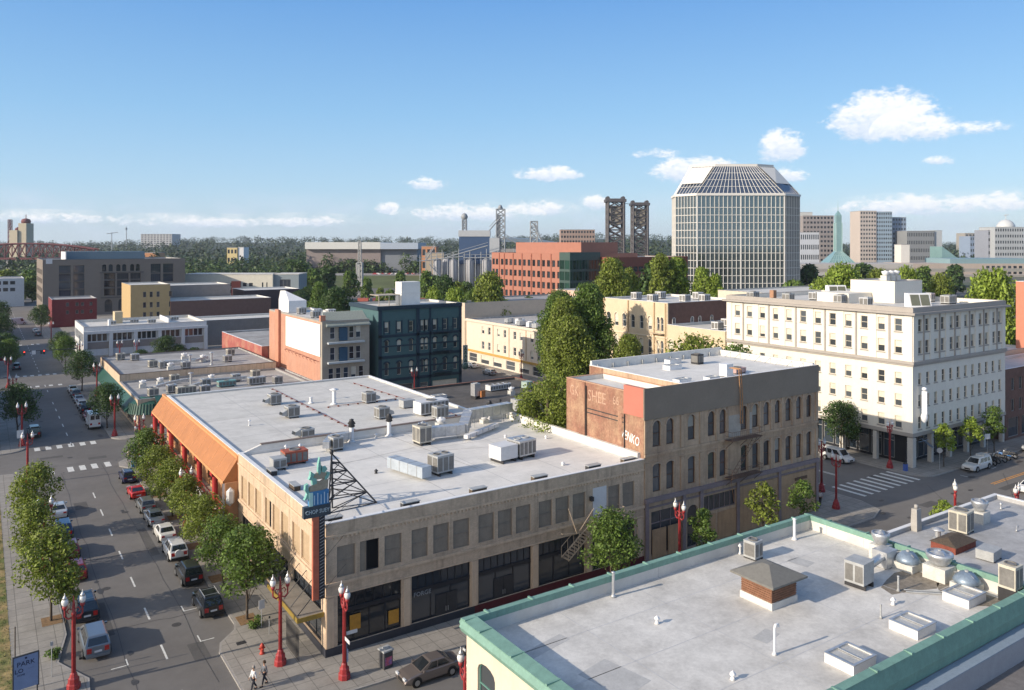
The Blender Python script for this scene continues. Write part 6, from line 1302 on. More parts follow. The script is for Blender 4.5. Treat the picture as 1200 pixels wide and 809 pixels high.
for i in range(6):
    px = 419 + i * 13.6 + (4 if i else 0); q = FW(px, 380); o = thing('freight_wagon', f"{['salmon', 'dark red', 'brick red', 'brown red', 'pink red', 'dull red'][i]} boxcar, {ORD[i]} from the left in the line of wagons behind the teal building", 'freight wagon', (q[0], q[1], 0), RV, 'freight wagons in the rail yard'); w = 5.0
    b = MB(); b.box(0, 0, 1.1, w, 2.8, 5.2); b.prism([(-.05, -.05), (w + .05, -.05), (w + .05, 2.85), (-.05, 2.85)], 5.2, 5.4)
    b.build('body', mat(f'wagon_paint_{i}', cols[i], .8, var=.1), o); b = MB()
    for xx in (.7, 4.3): b.tube((xx, -.02, .5), (xx, 2.82, .5), .45, 10)
    b.build('wheels', M_BLACK, o)
b = None
rng = random.Random(8)
for i in range(26):
    q = FW(440 + i * 2.5 + rng.uniform(-.8, .8), 655); cc = rng.choice(['white', 'silver', 'dark', 'red', 'grey']); o = MB((0, 0, 0)); o.cbox(0, 0, .35, 4.4, 1.8, .65); o.cbox(-.1, 0, 1.0, 2.5, 1.6, .5, taper=.82)
    ob = o.build('far_parked_car', mat('far_car_' + cc, {'white': (.6, .6, .6), 'silver': (.35, .36, .38), 'dark': (.04, .04, .05), 'red': (.3, .03, .03), 'grey': (.15, .15, .16)}[cc], .35, var=0)); ob.location = (q[0], q[1], 5.5); ob.rotation_euler = (0, 0, RV + rng.uniform(-.1, .1))
    tag(ob, f"tiny {cc} car, {(ORD[i] if i < 20 else 'last but ' + ['five', 'four', 'three', 'two', 'one', 'none'][i - 20])} counting from the left along the riverside road", 'car', 'cars parked on the riverside road')
for (px, d, h, lb) in ((148, 2000, 72, 'tall thin mast on the left horizon'), (131, 2000, 58, 'thin crane like mast left of the tall one')):
    q = FW(px, d); o = thing('mast', lb, 'mast', (q[0], q[1], 0)); b = MB(); b.tube((0, 0, 0), (0, 0, h), 1.3, 5, r1=.8); (b.tube((-12, 0, h - 4), (14, 0, h), .8, 4) if px == 131 else b.box(-2, -2, h - 8, 2, 2, h - 3)); b.build('pole', M_METAL2, o)
# right edge: brick orange block, lower buildings behind the hotel
q = building('orange_brick_building', 'plain orange brick wall building cut by the right picture edge', 'building', (162.3, 58, 182, 72.0), 24.7, mat('orange_brick_plain', (.50, .20, .13), .85, var=.05), M_ROOFW, par=.3, cope=M_COPEW)
building('gable_end_building', 'low cream building with brown sloped roof edge right of the hotel', 'building', (146, 70, 164, 84), 12.4, mat('cream_side', (.55, .46, .36), .85, var=.06), M_ROOFW, {'S': [(8, 12, 7.5, 10)]}, par=.3, styles={'S': WS()})
building('dark_brick_neighbour', 'dark brown brick building adjoining the hotel on its right', 'building', (136.9, 62.3, 162, 69.5), 11.6, MATS['dark_brown_brick'], M_ROOFW, {'S': [(2 + k * 2.6, 3.2 + k * 2.6, z, z + 2) for k in range(8) for z in (8, 4.6)] + [(1 + k * 4.5, 4.6 + k * 4.5, .5, 3.6) for k in range(5)]}, par=.5, styles={'S': WS()}, cope=M_COPEW)
building('cream_rear_building', 'cream low buildings seen past the hotel roof at right', 'building', (168, 120, 215, 150), 19, mat('cream_rear_wall', (.58, .52, .42), .85, var=.06), M_ROOFW, {'W': [(4, 9, 10, 16), (14, 18, 12, 16)]}, par=.3, styles={'W': WS()})

for (y0, y1, h, lb) in ((147, 203, 10.4, 'plain two storey building west of the avenue before the second crossing'), (224, 290, 9.2, 'plain two storey building west of the avenue beyond the second crossing'), (308, 352, 10, 'plain two storey building west of the avenue near its far end')):
    building('avenue_building', lb, 'building', (-50, y0, -.4 if y0 < 200 else .6, y1), h, M_LIGHTW, M_ROOFG, {'E': [(2 + k * 5, 5.4 + k * 5, z, z + 2) for k in range(int((y1 - y0) / 5) - 1) for z in (.8, 5.6)]}, par=.4, cope=M_COPEW, styles={'E': WS()})
# ------------------------------------------------------------------ C: the teal-edged white roof in front
M_TEALC = mat('teal_coping_paint', (.175, .315, .255), .6, var=.12, scale=1.5, streak=.15); M_CREAMW = mat('cream_wall_paint', (.66, .57, .44), .85, var=.05, streak=.1)
M_MEMB = mat('stained_white_membrane', (.61, .59, .55), .75, var=.14, scale=.7, col2=(.49, .47, .435), cov2=.54)
cx0, cy0, cx1, cy1, cz = 22.9, 22.75, 54.0, 38.95, 10.75
Cb = thing('teal_trimmed_building', 'cream building with teal parapet coping and stained white roof nearest the camera', 'building', (cx0, cy0, 0))
oc = (cx0, cy0, 0)
cw_ = [(k * 3.6 + 1.2, k * 3.6 + 3.0, z, z + 2.6, .5) for k in range(4) for z in (1.4, 6.3)]; cn_ = [(k * 3.6 + 1.0, k * 3.6 + 3.2, z, z + 2.6, .5) for k in range(8) for z in (1.4, 6.3)]
b = MB(oc)
for s_, ops in (('W', cw_), ('N', cn_), ('S', []), ('E', [])):
    O, u, L = SIDES[s_](cx0, cy0, cx1, cy1); facade(b, O, u, L, 0, 10.0, ops, .22)
b.build('wall', M_CREAMW, Cb)
for s_, ops in (('W', cw_), ('N', cn_)):
    O, u, L = SIDES[s_](cx0, cy0, cx1, cy1); put_windows(Cb, O, u, ops, 'sash', .22, fm=mat('teal_frame_paint', (.12, .26, .22), .6, var=.05), gm=G_GREY, loc0=oc[:2])
b = MB(oc); b.poly([(cx0 + .5, cy0 + .4, 9.7), (cx1 - .3, cy0 + .4, 9.7), (cx1 - .3, cy1 - .3, 9.7), (cx0 + .5, cy1 - .3, 9.7)]); b.build('roof', M_MEMB, Cb)
b = MB(oc); t = .32                                              # parapet upstand, membrane on its inner face
b.box(cx0 + .02, cy0 + .02, 10.003, cx1 - .02, cy0 + .42, 10.5); b.box(cx0 + .02, cy1 - t, 9.69, cx1 - .02, cy1 - .02, 10.5); b.box(cx0 + .02, cy0 + .42, 9.69, cx0 + .5, cy1 - t, 10.5); b.box(cx1 - t, cy0 + .42, 9.69, cx1 - .02, cy1 - t, 10.5); b.box(cx0 + .5, cy0 + .3, 9.69, cx1 - t, cy0 + .42, 10.5)
b.build('parapet_wall', M_ROOFW, Cb)
def coping_run(p, q, z, w0, w1, drop, m, parent, o, name='coping'):
    """sloped metal coping along p-q; w0 outward, w1 inward overhang, drop = fascia height"""
    b = MB(o); d = Vector((q[0] - p[0], q[1] - p[1])).normalized(); nx, ny = d.y, -d.x
    prof = [(w0 + .04, z - drop), (w0 + .16, z - drop * .55), (w0, z - .05), (w0, z + .02), (-w1, z + .09), (-w1, z - .30), (-w1 + .02, z - .30)]
    A_ = [(p[0] + nx * a, p[1] + ny * a, h) for a, h in prof]; B_ = [(q[0] + nx * a, q[1] + ny * a, h) for a, h in prof]; n = len(prof)
    b.add(A_ + B_, [(i, i + 1, n + i + 1, n + i) for i in range(n - 1)] + [list(range(n - 1, -1, -1)), list(range(n, 2 * n))])
    L = (Vector(q) - Vector(p)).length; k = 1.9
    while k < L:
        c_ = (p[0] + d.x * k, p[1] + d.y * k); b.cbox(c_[0] + nx * (w0 - w1) / 2, c_[1] + ny * (w0 - w1) / 2, z + .0, .12, w0 + w1 + .04, .115, math.atan2(d.y, d.x)); k += 3.1
    b.build(name, m, parent)
coping_run((cx0, cy1), (cx0, cy0), cz - .05, .32, .5, .62, M_TEALC, Cb, oc); coping_run((cx1, cy1), (cx0 - .3, cy1), cz - .05, .16, .34, .4, M_TEALC, Cb, oc)
coping_run((cx1, cy0), (cx1, cy1 + .2), cz - .055, .08, .34, .4, M_TEALC, Cb, oc); coping_run((cx0 - .3, cy0), (cx1 + .1, cy0), cz - .052, .06, .36, 1.5, M_TEALC, Cb, oc)
roof_lines(Cb, [(23.5, y, 53.6, y) for y in (27.2, 31.6, 35.6)] + [(x, 23.2, x, 38.6) for x in (29, 35.2, 43.1, 48.8)], 9.706, mat('roof_lap_seam', (.50, .50, .50), .75, var=.15, scale=2), .05, oc[:2])
b = MB(oc)
for (x, y, a, c) in ((27, 31, 2.2, 3), (26, 35.5, 3, .8), (37, 29.5, 1.6, .9), (44.5, 33, 2.2, 1.4), (33, 24.4, 2, .7), (47.6, 35, 1.2, 1.5)): b.cbox(x, y, 9.703, a, c, .003, .2)
b.build_each('roof_patch', mat('roof_repair_patch', (.44, .435, .42), .85, var=.12, scale=2), Cb)
b = MB(oc)
for (x, y, a, c) in ((50.8, 29, 3.0, 1.6), (51.8, 25.9, 1.6, 2.4)): n = 9; b.poly([(x + a * math.cos(R(40 * i)) * (.7 + .3 * ((i * 7) % 3) / 2), y + c * math.sin(R(40 * i)) * (.7 + .3 * ((i * 5) % 3) / 2), 9.7045) for i in range(n)])
b.build('grease_stain', mat('greasy_roof_stain', (.22, .19, .15), .7, var=.35, scale=3), Cb)
# D: the low grey roof beside it, S: the dark roof to the south
Db = building('grey_roof_building', 'low building with grey roof and thin white parapet coping at the street corner', 'building', (54.15, 8, 82.7, 38.6), 7.35, M_CREAMW, mat('grey_white_membrane', (.42, .42, .42), .8, var=.16, scale=.5, col2=(.33, .33, .33), cov2=.5), {'N': [(2 + k * 4, 5 + k * 4, .5, 3.4) for k in range(6)]}, par=.35, thick=.3, cope=M_COPEW, styles={'N': WS()})
Sb = building('dark_roof_building', 'low building with dark grey roof and blue grey ledge at the bottom right', 'building', (22.9, -4, 90, 22.62), 9.1, mat('grey_render', (.34, .34, .36), .85, var=.08), mat('dark_grey_roof', (.16, .15, .145), .9, var=.2, scale=.6), par=1.3, thick=.75, cope=mat('blue_grey_coping', (.24, .30, .37), .5, var=.1), copew=mat('grey_render', (0, 0, 0)))
# ------------------------------------------------------------------ rooftop equipment
M_GRILLE = mat('dark_louvre', (.17, .165, .155), .6, var=.2)
def ac_unit(label, x, y, z, lx=1.2, ly=1.1, h=1.1, m=None, rot=0, fans=1, legs=.12, louv='SW', group=None, name='air_conditioner', cat='air conditioner'):
    o = thing(name, label, cat, (x, y, z), rot, group); m = m or M_METAL2
    b = MB(); b.box(-lx / 2, -ly / 2, legs, lx / 2, ly / 2, legs + h); b.box(-lx / 2 - .02, -ly / 2 - .02, legs + h, lx / 2 + .02, ly / 2 + .02, legs + h + .04); b.build('casing', m, o)
    b = MB(); k = max(2, int(lx / .55)); w = lx / k
    for i in range(k):
        a = -lx / 2 + i * w + .07; c = a + w - .14
        if 'S' in louv: b.box(a, -ly / 2 - .015, legs + .15, c, -ly / 2 - .003, legs + h - .15)
    k = max(1, int(ly / .6)); w = ly / k
    for i in range(k):
        if 'W' in louv: a = -ly / 2 + i * w + .07; b.box(-lx / 2 - .015, a, legs + .15, -lx / 2 - .003, a + w - .14, legs + h - .15)
    if b.f: b.build('louvre', M_GRILLE, o)
    for i in range(fans):
        q = -lx / 2 + lx * (i + .5) / fans; b = MB(); r = min(ly, lx / fans) * .36; b.lathe(q, 0, [(r, legs + h + .04), (r, legs + h + .12), (r * .8, legs + h + .12), (r * .8, legs + h + .07), (.05, legs + h + .07)], 14, smooth=False)
        b.build('fan_guard', M_GRILLE if m is not M_METAL else M_METAL2, o)
    b = MB()
    for sx in (-1, 1): b.box(sx * lx * .36 - .06, -ly / 2 - .05, 0, sx * lx * .36 + .06, ly / 2 + .05, legs - .003)
    b.build('skid', M_DARK, o)
    return o
def vent(label, x, y, z, h=1.0, r=.06, cap='plain', m=None, group=None, name='vent_pipe'):
    o = thing(name, label, 'vent', (x, y, z), 0, group); m = m or M_METAL; b = MB(); b.tube((0, 0, 0), (0, 0, h), r, 8); b.lathe(0, 0, [(r * 2.2, 0), (r * 1.4, .12), (r, .2)], 8); b.build('pipe', m, o); b = MB()
    if cap == 'cone': b.lathe(0, 0, [(r * 2.4, h + .05), (r * 2.4, h + .1), (0, h + .28)], 10)
    elif cap == 'goose': b.path([(0, 0, h), (.08, 0, h + .15), (.25, 0, h + .15), (.3, 0, h)], r, 6)
    elif cap == 'pot': b.lathe(0, 0, [(r * 1.1, h), (r * 1.7, h + .1), (r * 1.3, h + .3), (r * 1.9, h + .4), (r * .9, h + .75), (r * 1.1, h + .85), (0, h + .95)], 10)
    else: b.lathe(0, 0, [(r * 1.3, h), (r * 1.3, h + .08), (0, h + .1)], 8)
    b.build('cap', M_DARK if cap == 'pot' else m, o); return o
def exhaust(label, x, y, z, r=.5, h=.6, dome=False, m=None, base=.5):
    o = thing('exhaust_fan', label, 'exhaust fan', (x, y, z)); b = MB(); b.box(-r, -r, 0, r, r, base); b.build('curb', mat('pale_curb_metal', (.55, .54, .50), .6, var=.15, scale=2), o); m = m or M_SILVER; b = MB()
    if dome: b.lathe(0, 0, [(r * 1.05, base), (r * 1.15, base + .12), (r * .98, base + .35), (r * .6, base + .62), (0, base + .72)], 18)
    else: b.lathe(0, 0, [(r * .6, base), (r * .8, base + h * .2), (r * 1.12, base + h * .75), (r * 1.12, base + h), (r * .98, base + h + .04), (r * .95, base + h - .12), (r * .5, base + h - .05), (r * .42, base + h + .12), (0, base + h + .16)], 20)
    b.build('hood', m, o); b = MB(); b.tube((0, 0, base + h * .9), (0, 0, base + h + .2), r * .16, 8)
    for k in range(3): a = R(120 * k); b.tube((0, 0, base + h + .1), (r * math.cos(a), r * math.sin(a), base + h * .9), .02, 4)
    b.build('bracket', M_METAL2, o); return o
def duct(label, pts, z, w=.6, h=.5, m=None, lift=.35):
    x0, y0 = pts[0][:2]; o = thing('air_duct', label, 'duct', (x0, y0, z)); b = MB(); m = m or M_METAL
    P = [(p[0] - x0, p[1] - y0, (p[2] if len(p) > 2 else lift)) for p in pts]
    for a, c in zip(P, P[1:]):
        d = Vector((c[0] - a[0], c[1] - a[1])); L = d.length; ang = math.atan2(d.y, d.x); n = d.normalized(); nx, ny = -n.y * w / 2, n.x * w / 2
        b.add([(a[0] + nx, a[1] + ny, a[2]), (a[0] - nx, a[1] - ny, a[2]), (c[0] - nx, c[1] - ny, c[2]), (c[0] + nx, c[1] + ny, c[2]), (a[0] + nx, a[1] + ny, a[2] + h), (a[0] - nx, a[1] - ny, a[2] + h), (c[0] - nx, c[1] - ny, c[2] + h), (c[0] + nx, c[1] + ny, c[2] + h)], [(3, 2, 1, 0), (4, 5, 6, 7), (0, 1, 5, 4), (1, 2, 6, 5), (2, 3, 7, 6), (3, 0, 4, 7)])
    b.build('duct_run', m, o); b = MB()
    for a, c in zip(P, P[1:]):
        k = 0
        d = Vector(c) - Vector(a); L = d.length; s_ = .6
        while s_ < L: q = Vector(a) + d * s_ / L; b.cbox(q.x, q.y, q.z - .02, .05, w + .06, h + .04, math.atan2(d.y, d.x)); s_ += 1.3
        for f in (.15, .85): q = Vector(a) + d * f; b.tube((q.x, q.y, 0), (q.x, q.y, q.z), .05, 4)
    b.build('duct_flange', M_METAL2, o); return o
def skylight(label, x, y, z, lx=1.9, ly=1.7, rot=0):
    o = thing('skylight', label, 'skylight', (x, y, z), rot); b = MB(); t = .12; h = .5
    b.box(-lx / 2, -ly / 2, 0, lx / 2, -ly / 2 + t, h); b.box(-lx / 2, ly / 2 - t, 0, lx / 2, ly / 2, h); b.box(-lx / 2, -ly / 2 + t, 0, -lx / 2 + t, ly / 2 - t, h); b.box(lx / 2 - t, -ly / 2 + t, 0, lx / 2, ly / 2 - t, h); b.build('curb', M_COPEW, o)
    b = MB(); b.box(-lx / 2 - .03, -ly / 2 - .03, h, lx / 2 + .03, -ly / 2 + t, h + .05); b.box(-lx / 2 - .03, ly / 2 - t, h, lx / 2 + .03, ly / 2 + .03, h + .05); b.box(-lx / 2 - .03, -ly / 2 + t, h, -lx / 2 + t, ly / 2 - t, h + .05); b.box(lx / 2 - t, -ly / 2 + t, h, lx / 2 + .03, ly / 2 - t, h + .05); b.box(-.03, -ly / 2 + t, h, .03, ly / 2 - t, h + .045); b.build('frame', M_METAL, o)
    b = MB(); b.poly([(-lx / 2 + t, -ly / 2 + t, h - .03), (lx / 2 - t, -ly / 2 + t, h - .03), (lx / 2 - t, ly / 2 - t, h - .03), (-lx / 2 + t, ly / 2 - t, h - .03)]); b.build('glazing', mat('milky_skylight_glass', (.45, .43, .38), .2, var=.2, scale=1.5, spec=.8), o); return o
zc = 9.7
cup = thing('roof_cupola', 'square louvred roof cupola with grey hipped cap on the white roof', 'cupola', (41.0, 32.5, zc)); b = MB(); b.box(-1.22, -1.22, 0, 1.22, 1.22, .42); b.build('curb', M_ROOFW, cup); b = MB(); b.box(-1.15, -1.15, .42, 1.15, 1.15, 1.5)
for k in range(7):
    z = .5 + k * .14; b.box(-1.2, -1.18, z, 1.18, -1.15, z + .07); b.box(-1.2, -1.15, z, -1.152, 1.15, z + .07)
b.build('louvred_box', mat('weathered_brown_louvre', (.20, .10, .06), .85, var=.25, scale=4), cup); b = MB(); e = 1.65; b.add([(-e, -e, 1.5), (e, -e, 1.5), (e, e, 1.5), (-e, e, 1.5), (-e, -e, 1.62), (e, -e, 1.62), (e, e, 1.62), (-e, e, 1.62), (-.25, -.25, 2.25), (.25, -.25, 2.25), (.25, .25, 2.25), (-.25, .25, 2.25)], [(3, 2, 1, 0), (0, 1, 5, 4), (1, 2, 6, 5), (2, 3, 7, 6), (3, 0, 4, 7), (4, 5, 9, 8), (5, 6, 10, 9), (6, 7, 11, 10), (7, 4, 8, 11), (8, 9, 10, 11)]); b.build('hipped_cap', mat('grey_felt_cap', (.17, .165, .15), .9, var=.12, scale=3), cup)
ac_unit('greenish grey cube condenser behind the hipped cupola', 45.4, 37.3, zc, .95, .95, 1.15, M_METAL2, .1, louv='SW')
ac_unit('grey box fan unit feeding the silver pipe on the white roof', 47.5, 30.5, zc, 1.35, 1.3, 1.35, M_METAL2, .1, 0, .3, 'W')
dd = thing('round_duct', 'silver round pipe duct from the grey box to the exhaust fan', 'duct', (48.2, 30.6, zc)); b = MB(); b.path([(0, 0, .9), (1.6, .35, .8), (3.2, .7, .75)], .27, 12); b.build('duct_run', M_SILVER, dd); b = MB(); b.lathe(0, 0, [(0, 0)], 3) if 0 else b.cbox(3.7, .8, .05, 1.3, 1.1, 1.1); b.build('duct_box', M_METAL, dd)
exhaust('tall silver bowl exhaust fan at the left end of the roof fan row', 52.9, 32.3, zc, .55, .8, base=1.0); exhaust('blue tinted low dome fan right of the tall bowl fan', 52.7, 30.2, zc, .7, .6, True, mat('blue_tinted_metal', (.22, .28, .35), .45, var=.25, metal=.4), .5)
exhaust('largest silver bowl exhaust fan in the roof fan row', 53.0, 28.2, zc, .75, .8, base=.9); exhaust('dull blue dome fan in front of the beige louvred unit', 52.7, 26.3, zc, .72, .6, True, mat('blue_tinted_metal', (0, 0, 0)), .45)
ac_unit('tall beige louvred unit standing at the right picture edge', 53.2, 23.9, zc, 1.0, 1.0, 1.4, M_BEIGE, 0, 1, .9, 'SW')
skylight('skylight nearest the bottom edge of the teal edged roof', 38.3, 25.1, zc, 2.0, 1.7); skylight('middle skylight of the three on the teal edged roof', 44.6, 25.3, zc); skylight('skylight furthest right on the teal edged roof', 51.0, 25.6, zc, 2.1, 1.6)
for a in ((35.7, 27.9, 1.45, .07, 'goose', 'tall bent top pipe in the middle of the stained white roof'), (44.4, 27.1, .75, .05, 'plain', 'dark short pipe left of the middle skylight'), (50.8, 37.9, 1.5, .11, 'plain', 'thick white pipe by the far left parapet of the stained roof'), (33.1, 38.1, 1.5, .10, 'plain', 'grey pipe under the small street tree at the teal parapet'), (32.9, 34.0, .22, .07, 'cone', 'small white cone vent on the empty left half of the roof'), (31.9, 27.5, .2, .07, 'cone', 'tiny white vent near the bottom edge of the roof'), (46.7, 27.7, .22, .07, 'cone', 'tiny white vent behind the short dark pipe'), (48.8, 28.6, .9, .06, 'plain', 'dark pipe stub in front of the grey box unit'), (45.2, 38.3, .5, .06, 'cone', 'little vent beside the greenish condenser')):
    vent(a[5], a[0], a[1], zc, a[2], a[3], a[4], M_COPEW if 'white' in a[5] or 'cone' == a[4] else M_METAL2 if 'dark' in a[5] else M_METAL)
b = MB(); b.tube((49.0, 28.2, 9.76), (51.2, 26.2, 9.76), .05, 6); b.tube((49.1, 28.4, 9.80), (51.3, 26.4, 9.80), .04, 6); tag(b.build('loose_pipe', M_METAL2), 'pair of loose pipes lying near the skylight on the white roof', 'pipe')
b = MB(); b.cbox(37.9, 22.9 + .9, 9.705, .5, .1, .05, .5); b.cbox(39.3, 24.2 - .3, 9.705, .12, .4, .05, .3); tag(b.build('roof_debris', M_DARK), 'dark scraps lying on the roof below the nearest skylight', 'debris')
zd = 7.0
ac_unit('beige ribbed cube condenser on the grey roof', 70.6, 35.7, zd, 1.5, 1.5, 1.7, M_BEIGE, .1); exhaust('round silver fan on a square base on the grey roof', 74.4, 36.0, zd, .62, .9, base=1.0)
ch = thing('chimney', 'narrow grey stone chimney at the white coping of the grey roof', 'chimney', (67.6, 38.0, zd)); b = MB(); b.cbox(0, 0, 0, .8, .6, 1.9, taper=.8); b.lathe(0, 0, [(.16, 1.9), (.16, 2.2), (0, 2.25)], 8); b.build('stack', M_CONC, ch)
rh = thing('roof_hatch', 'rust red hatch box with sloped dark lid on the grey roof', 'hatch', (66.4, 34.2, zd)); b = MB(); b.box(-1.6, -1, 0, 1.6, 1, .55); b.build('box', M_RUST, rh); b = MB(); b.add([(-1.7, -1.1, .55), (1.7, -1.1, .55), (1.7, 1.1, .55), (-1.7, 1.1, .55), (-.9, 0, 1.0), (.9, 0, 1.0)], [(0, 1, 5, 4), (1, 2, 5), (2, 3, 4, 5), (3, 0, 4), (3, 2, 1, 0)]); b.build('lid', M_TRUNK, rh)
vent('stubby pale vent beside the rust red hatch', 67.2, 35.9, zd, .7, .22, 'cone'); ac_unit('low grey box behind the dome fan on the grey roof', 66.3, 31.4, zd, 1.7, 1.3, .7, M_METAL2, .1, 0, .1, '')
vent('small curled pipe on the right part of the grey roof', 74.5, 33.0, zd, .3, .05, 'goose'); vent('thin vent near the far corner of the grey roof', 79.6, 36.6, zd, .4, .07, 'cone')
# units on A
za = 10.09
o = ac_unit('twin silver heating units in the middle of the front white roof', 36.3, 66.6, za, 1.9, 1.7, 1.55, M_METAL2, .12, 2, .3); duct('long blue grey duct ending beside the twin silver heating units', [(33.0, 70.4), (34.1, 65.2)], za, 1.1, 1.0, mat('blue_grey_duct', (.42, .47, .52), .5, var=.12, metal=.3), .3)
ac_unit('large silver packaged unit at the right of the front white roof', 46.0, 67.2, za, 2.2, 2.1, 1.5, M_METAL, .12, 2, .35); ac_unit('paler box attached left of the large silver packaged unit', 43.6, 66.9, za, 2.2, 1.9, 1.3, mat('white_metal', (.60, .60, .60), .5, var=.08), .12, 0, .35, '')
ac_unit('beige cube condenser left of the big bent duct', 39.9, 77.4, za, 1.5, 1.6, 1.7, M_BEIGE, .05, 1, .3); duct('big bent silver duct along the dividing parapet', [(41.0, 78.3), (45.2, 77.6), (47.6, 80.6, 1.2), (54.0, 81.4, 1.2)], za, 1.1, 1.1, M_METAL, .4); duct('smaller white duct lying beneath the big bent duct', [(44.5, 75.9), (50.6, 79.0)], za, .5, .4, M_COPEW, .25)
exhaust('silver mushroom fan beside the beige cube condenser', 41.8, 80.9, za, .5, .5, base=.9); exhaust('white capped fan over the big bent duct', 44.6, 81.8, za, .5, .5, base=.9, m=M_COPEW); exhaust('small round fan at the dividing parapet', 50.9, 82.3, za, .45, .4, base=.4, m=M_COPEW)
ac_unit('red rusty condenser with open grilles near the left roof edge', 25.9, 77.8, za, 2.3, 1.5, 1.1, mat('rust_red_paint', (.33, .085, .05), .7, var=.2, scale=2), 0, 1, .2); ac_unit('grey open frame box attached to the rusty condenser', 23.9, 76.6, za, 1.3, 1.3, .9, M_METAL2, 0, 0, .2, 'S')
ac_unit('dark grey cube condenser behind the steel sign frame', 31.2, 80.3, za, 1.2, 1.2, 1.2, M_METAL2, .1, 1, .2); duct('curved silver duct left of the pot topped chimney pipe', [(29.8, 79.5), (31.4, 82.1), (33.6, 82.4)], za, .7, .7, M_METAL, .5)
for a in ((33.9, 82.7, 'left'), (38.5, 82.9, 'middle'), (52.0, 83.0, 'right')): vent(f'{a[2]} one of the three white chimney pipes with dark pots along the dividing parapet', a[0], a[1] - .1, za, 1.6, .24, 'pot', M_COPEW, 'chimney pipes with dark pots')
for i, (x, y) in enumerate([(22.9, 75.3), (23.2, 69.6), (22.85, 59.6), (29.6, 59.6), (36.2, 59.6), (42.8, 59.6), (49.2, 59.6), (53.6, 59.5)]):
    o = thing('roof_box', (['dark low box, further of the two on the avenue side roof edge', 'dark low box, nearer of the two on the avenue side roof edge'] + [f'dark low box, {ORD[k]} from the corner along the front roof edge' for k in range(6)])[i], 'roof box', (x, y, za), 0 if i > 1 else R(90), 'dark boxes along the roof edge'); b = MB(); b.box(-.75, -.28, 0, .75, .28, .42); b.build('box', M_TRUNK if i % 3 else M_DARK, o); b = MB(); b.box(-.8, -.33, .42, .8, .33, .48); b.build('lid', M_METAL2, o)
for a in ((26.4, 82.0, .6, 'white stub pipe behind the rusty condenser'), (27.4, 80.5, .9, 'pale pipe right of the rusty condenser'), (48.9, 74.6, .15, 'tiny white roof vent right of the big duct'), (52.5, 71.8, .15, 'tiny white vent on the right of the front roof'), (31.2, 70.0, .15, 'tiny dark vent in the open left part of the front roof'), (47.6, 62.3, .12, 'small flat vent near the front right roof edge'), (36.8, 82.6, .3, 'stub vent between the left and middle chimney pipes')): vent(a[3], a[0], a[1], za, a[2], .08, 'cone', M_COPEW if 'dark' not in a[3] else M_DARK)
# units on A2
z2 = 10.0
for x, y, l, f in ((33.2, 108.0, 'boxy grey unit, far left one on the long white roof', 1), (32.6, 98.8, 'boxy grey unit, nearer left one on the long white roof', 1), (44.4, 102.0, 'grey hooded unit near the far middle of the long white roof', 1), (41.8, 92.0, 'largest grey hooded unit in the middle of the long white roof', 1), (30.6, 87.9, 'low grey unit nearest the dividing parapet on the long white roof', 1)):
    o = ac_unit(l, x, y, z2, 1.5, 1.4, 1.25 if 'low' not in l else .8, M_METAL2, .06, f, .15, 'SW', 'grey units on the long white roof'); b = MB(); s_ = -1 if x < 40 else 1; b.add([(s_ * .75, -.5, .3), (s_ * 1.5, -.5, .45), (s_ * 1.5, .5, .45), (s_ * .75, .5, .3), (s_ * .75, -.5, 1.1), (s_ * 1.4, -.5, .8), (s_ * 1.4, .5, .8), (s_ * .75, .5, 1.1)], [(4, 5, 6, 7), (0, 1, 5, 4), (3, 7, 6, 2), (0, 3, 2, 1)]); b.build('intake_hood', M_METAL2, o)
ac_unit('long white packaged unit on the right side of the long white roof', 48.2, 91.0, z2, 4.2, 1.9, 1.5, mat('white_metal', (0, 0, 0)), .08, 1, .2, 'S'); ac_unit('brown grey box in front of the long white unit', 48.0, 88.2, z2, 1.7, 1.3, 1.3, M_METAL2, .06, 1, .15); ac_unit('grey hood unit at the far right of the long white roof', 47.3, 96.2, z2, 1.7, 1.3, .9, M_METAL2, .06, 0, .1, '')
vent('tall white pipe cluster in the middle of the long white roof', 40.0, 103.6, z2, 1.9, .26, 'cone', M_COPEW); vent('short white pipe left of the tall pipe cluster', 37.6, 106.0, z2, .7, .2, 'plain', M_COPEW); vent('white stub on the near left of the long white roof', 26.8, 97.0, z2, .5, .07, 'cone', M_COPEW); vent('white stub by the tall pipe cluster', 41.4, 107.3, z2, .7, .12, 'cone', M_COPEW)
b = MB(); rng = random.Random(2)
for k in range(16): b.cbox(36.3, 86 + k * 2.2, z2 - .01, .3, .16, .12)
for k in range(14): b.cbox(50.2 - k * .14, 88 + k * 2.2, z2 - .01, .3, .16, .12)
for k in range(8): b.cbox(38.5 + k * 1.4, 101.8, z2 - .01, .16, .3, .12)
b.tube((36.3, 86, z2 + .14), (36.3, 119, z2 + .14), .03, 5); b.tube((50.2, 88, z2 + .14), (48.3, 117, z2 + .14), .03, 5); b.tube((38.5, 101.8, z2 + .14), (48.5, 101.8, z2 + .14), .03, 5)
tag(b.build('gas_pipe', M_RUST), 'thin pipe runs on small blocks across the long white roof', 'pipe')
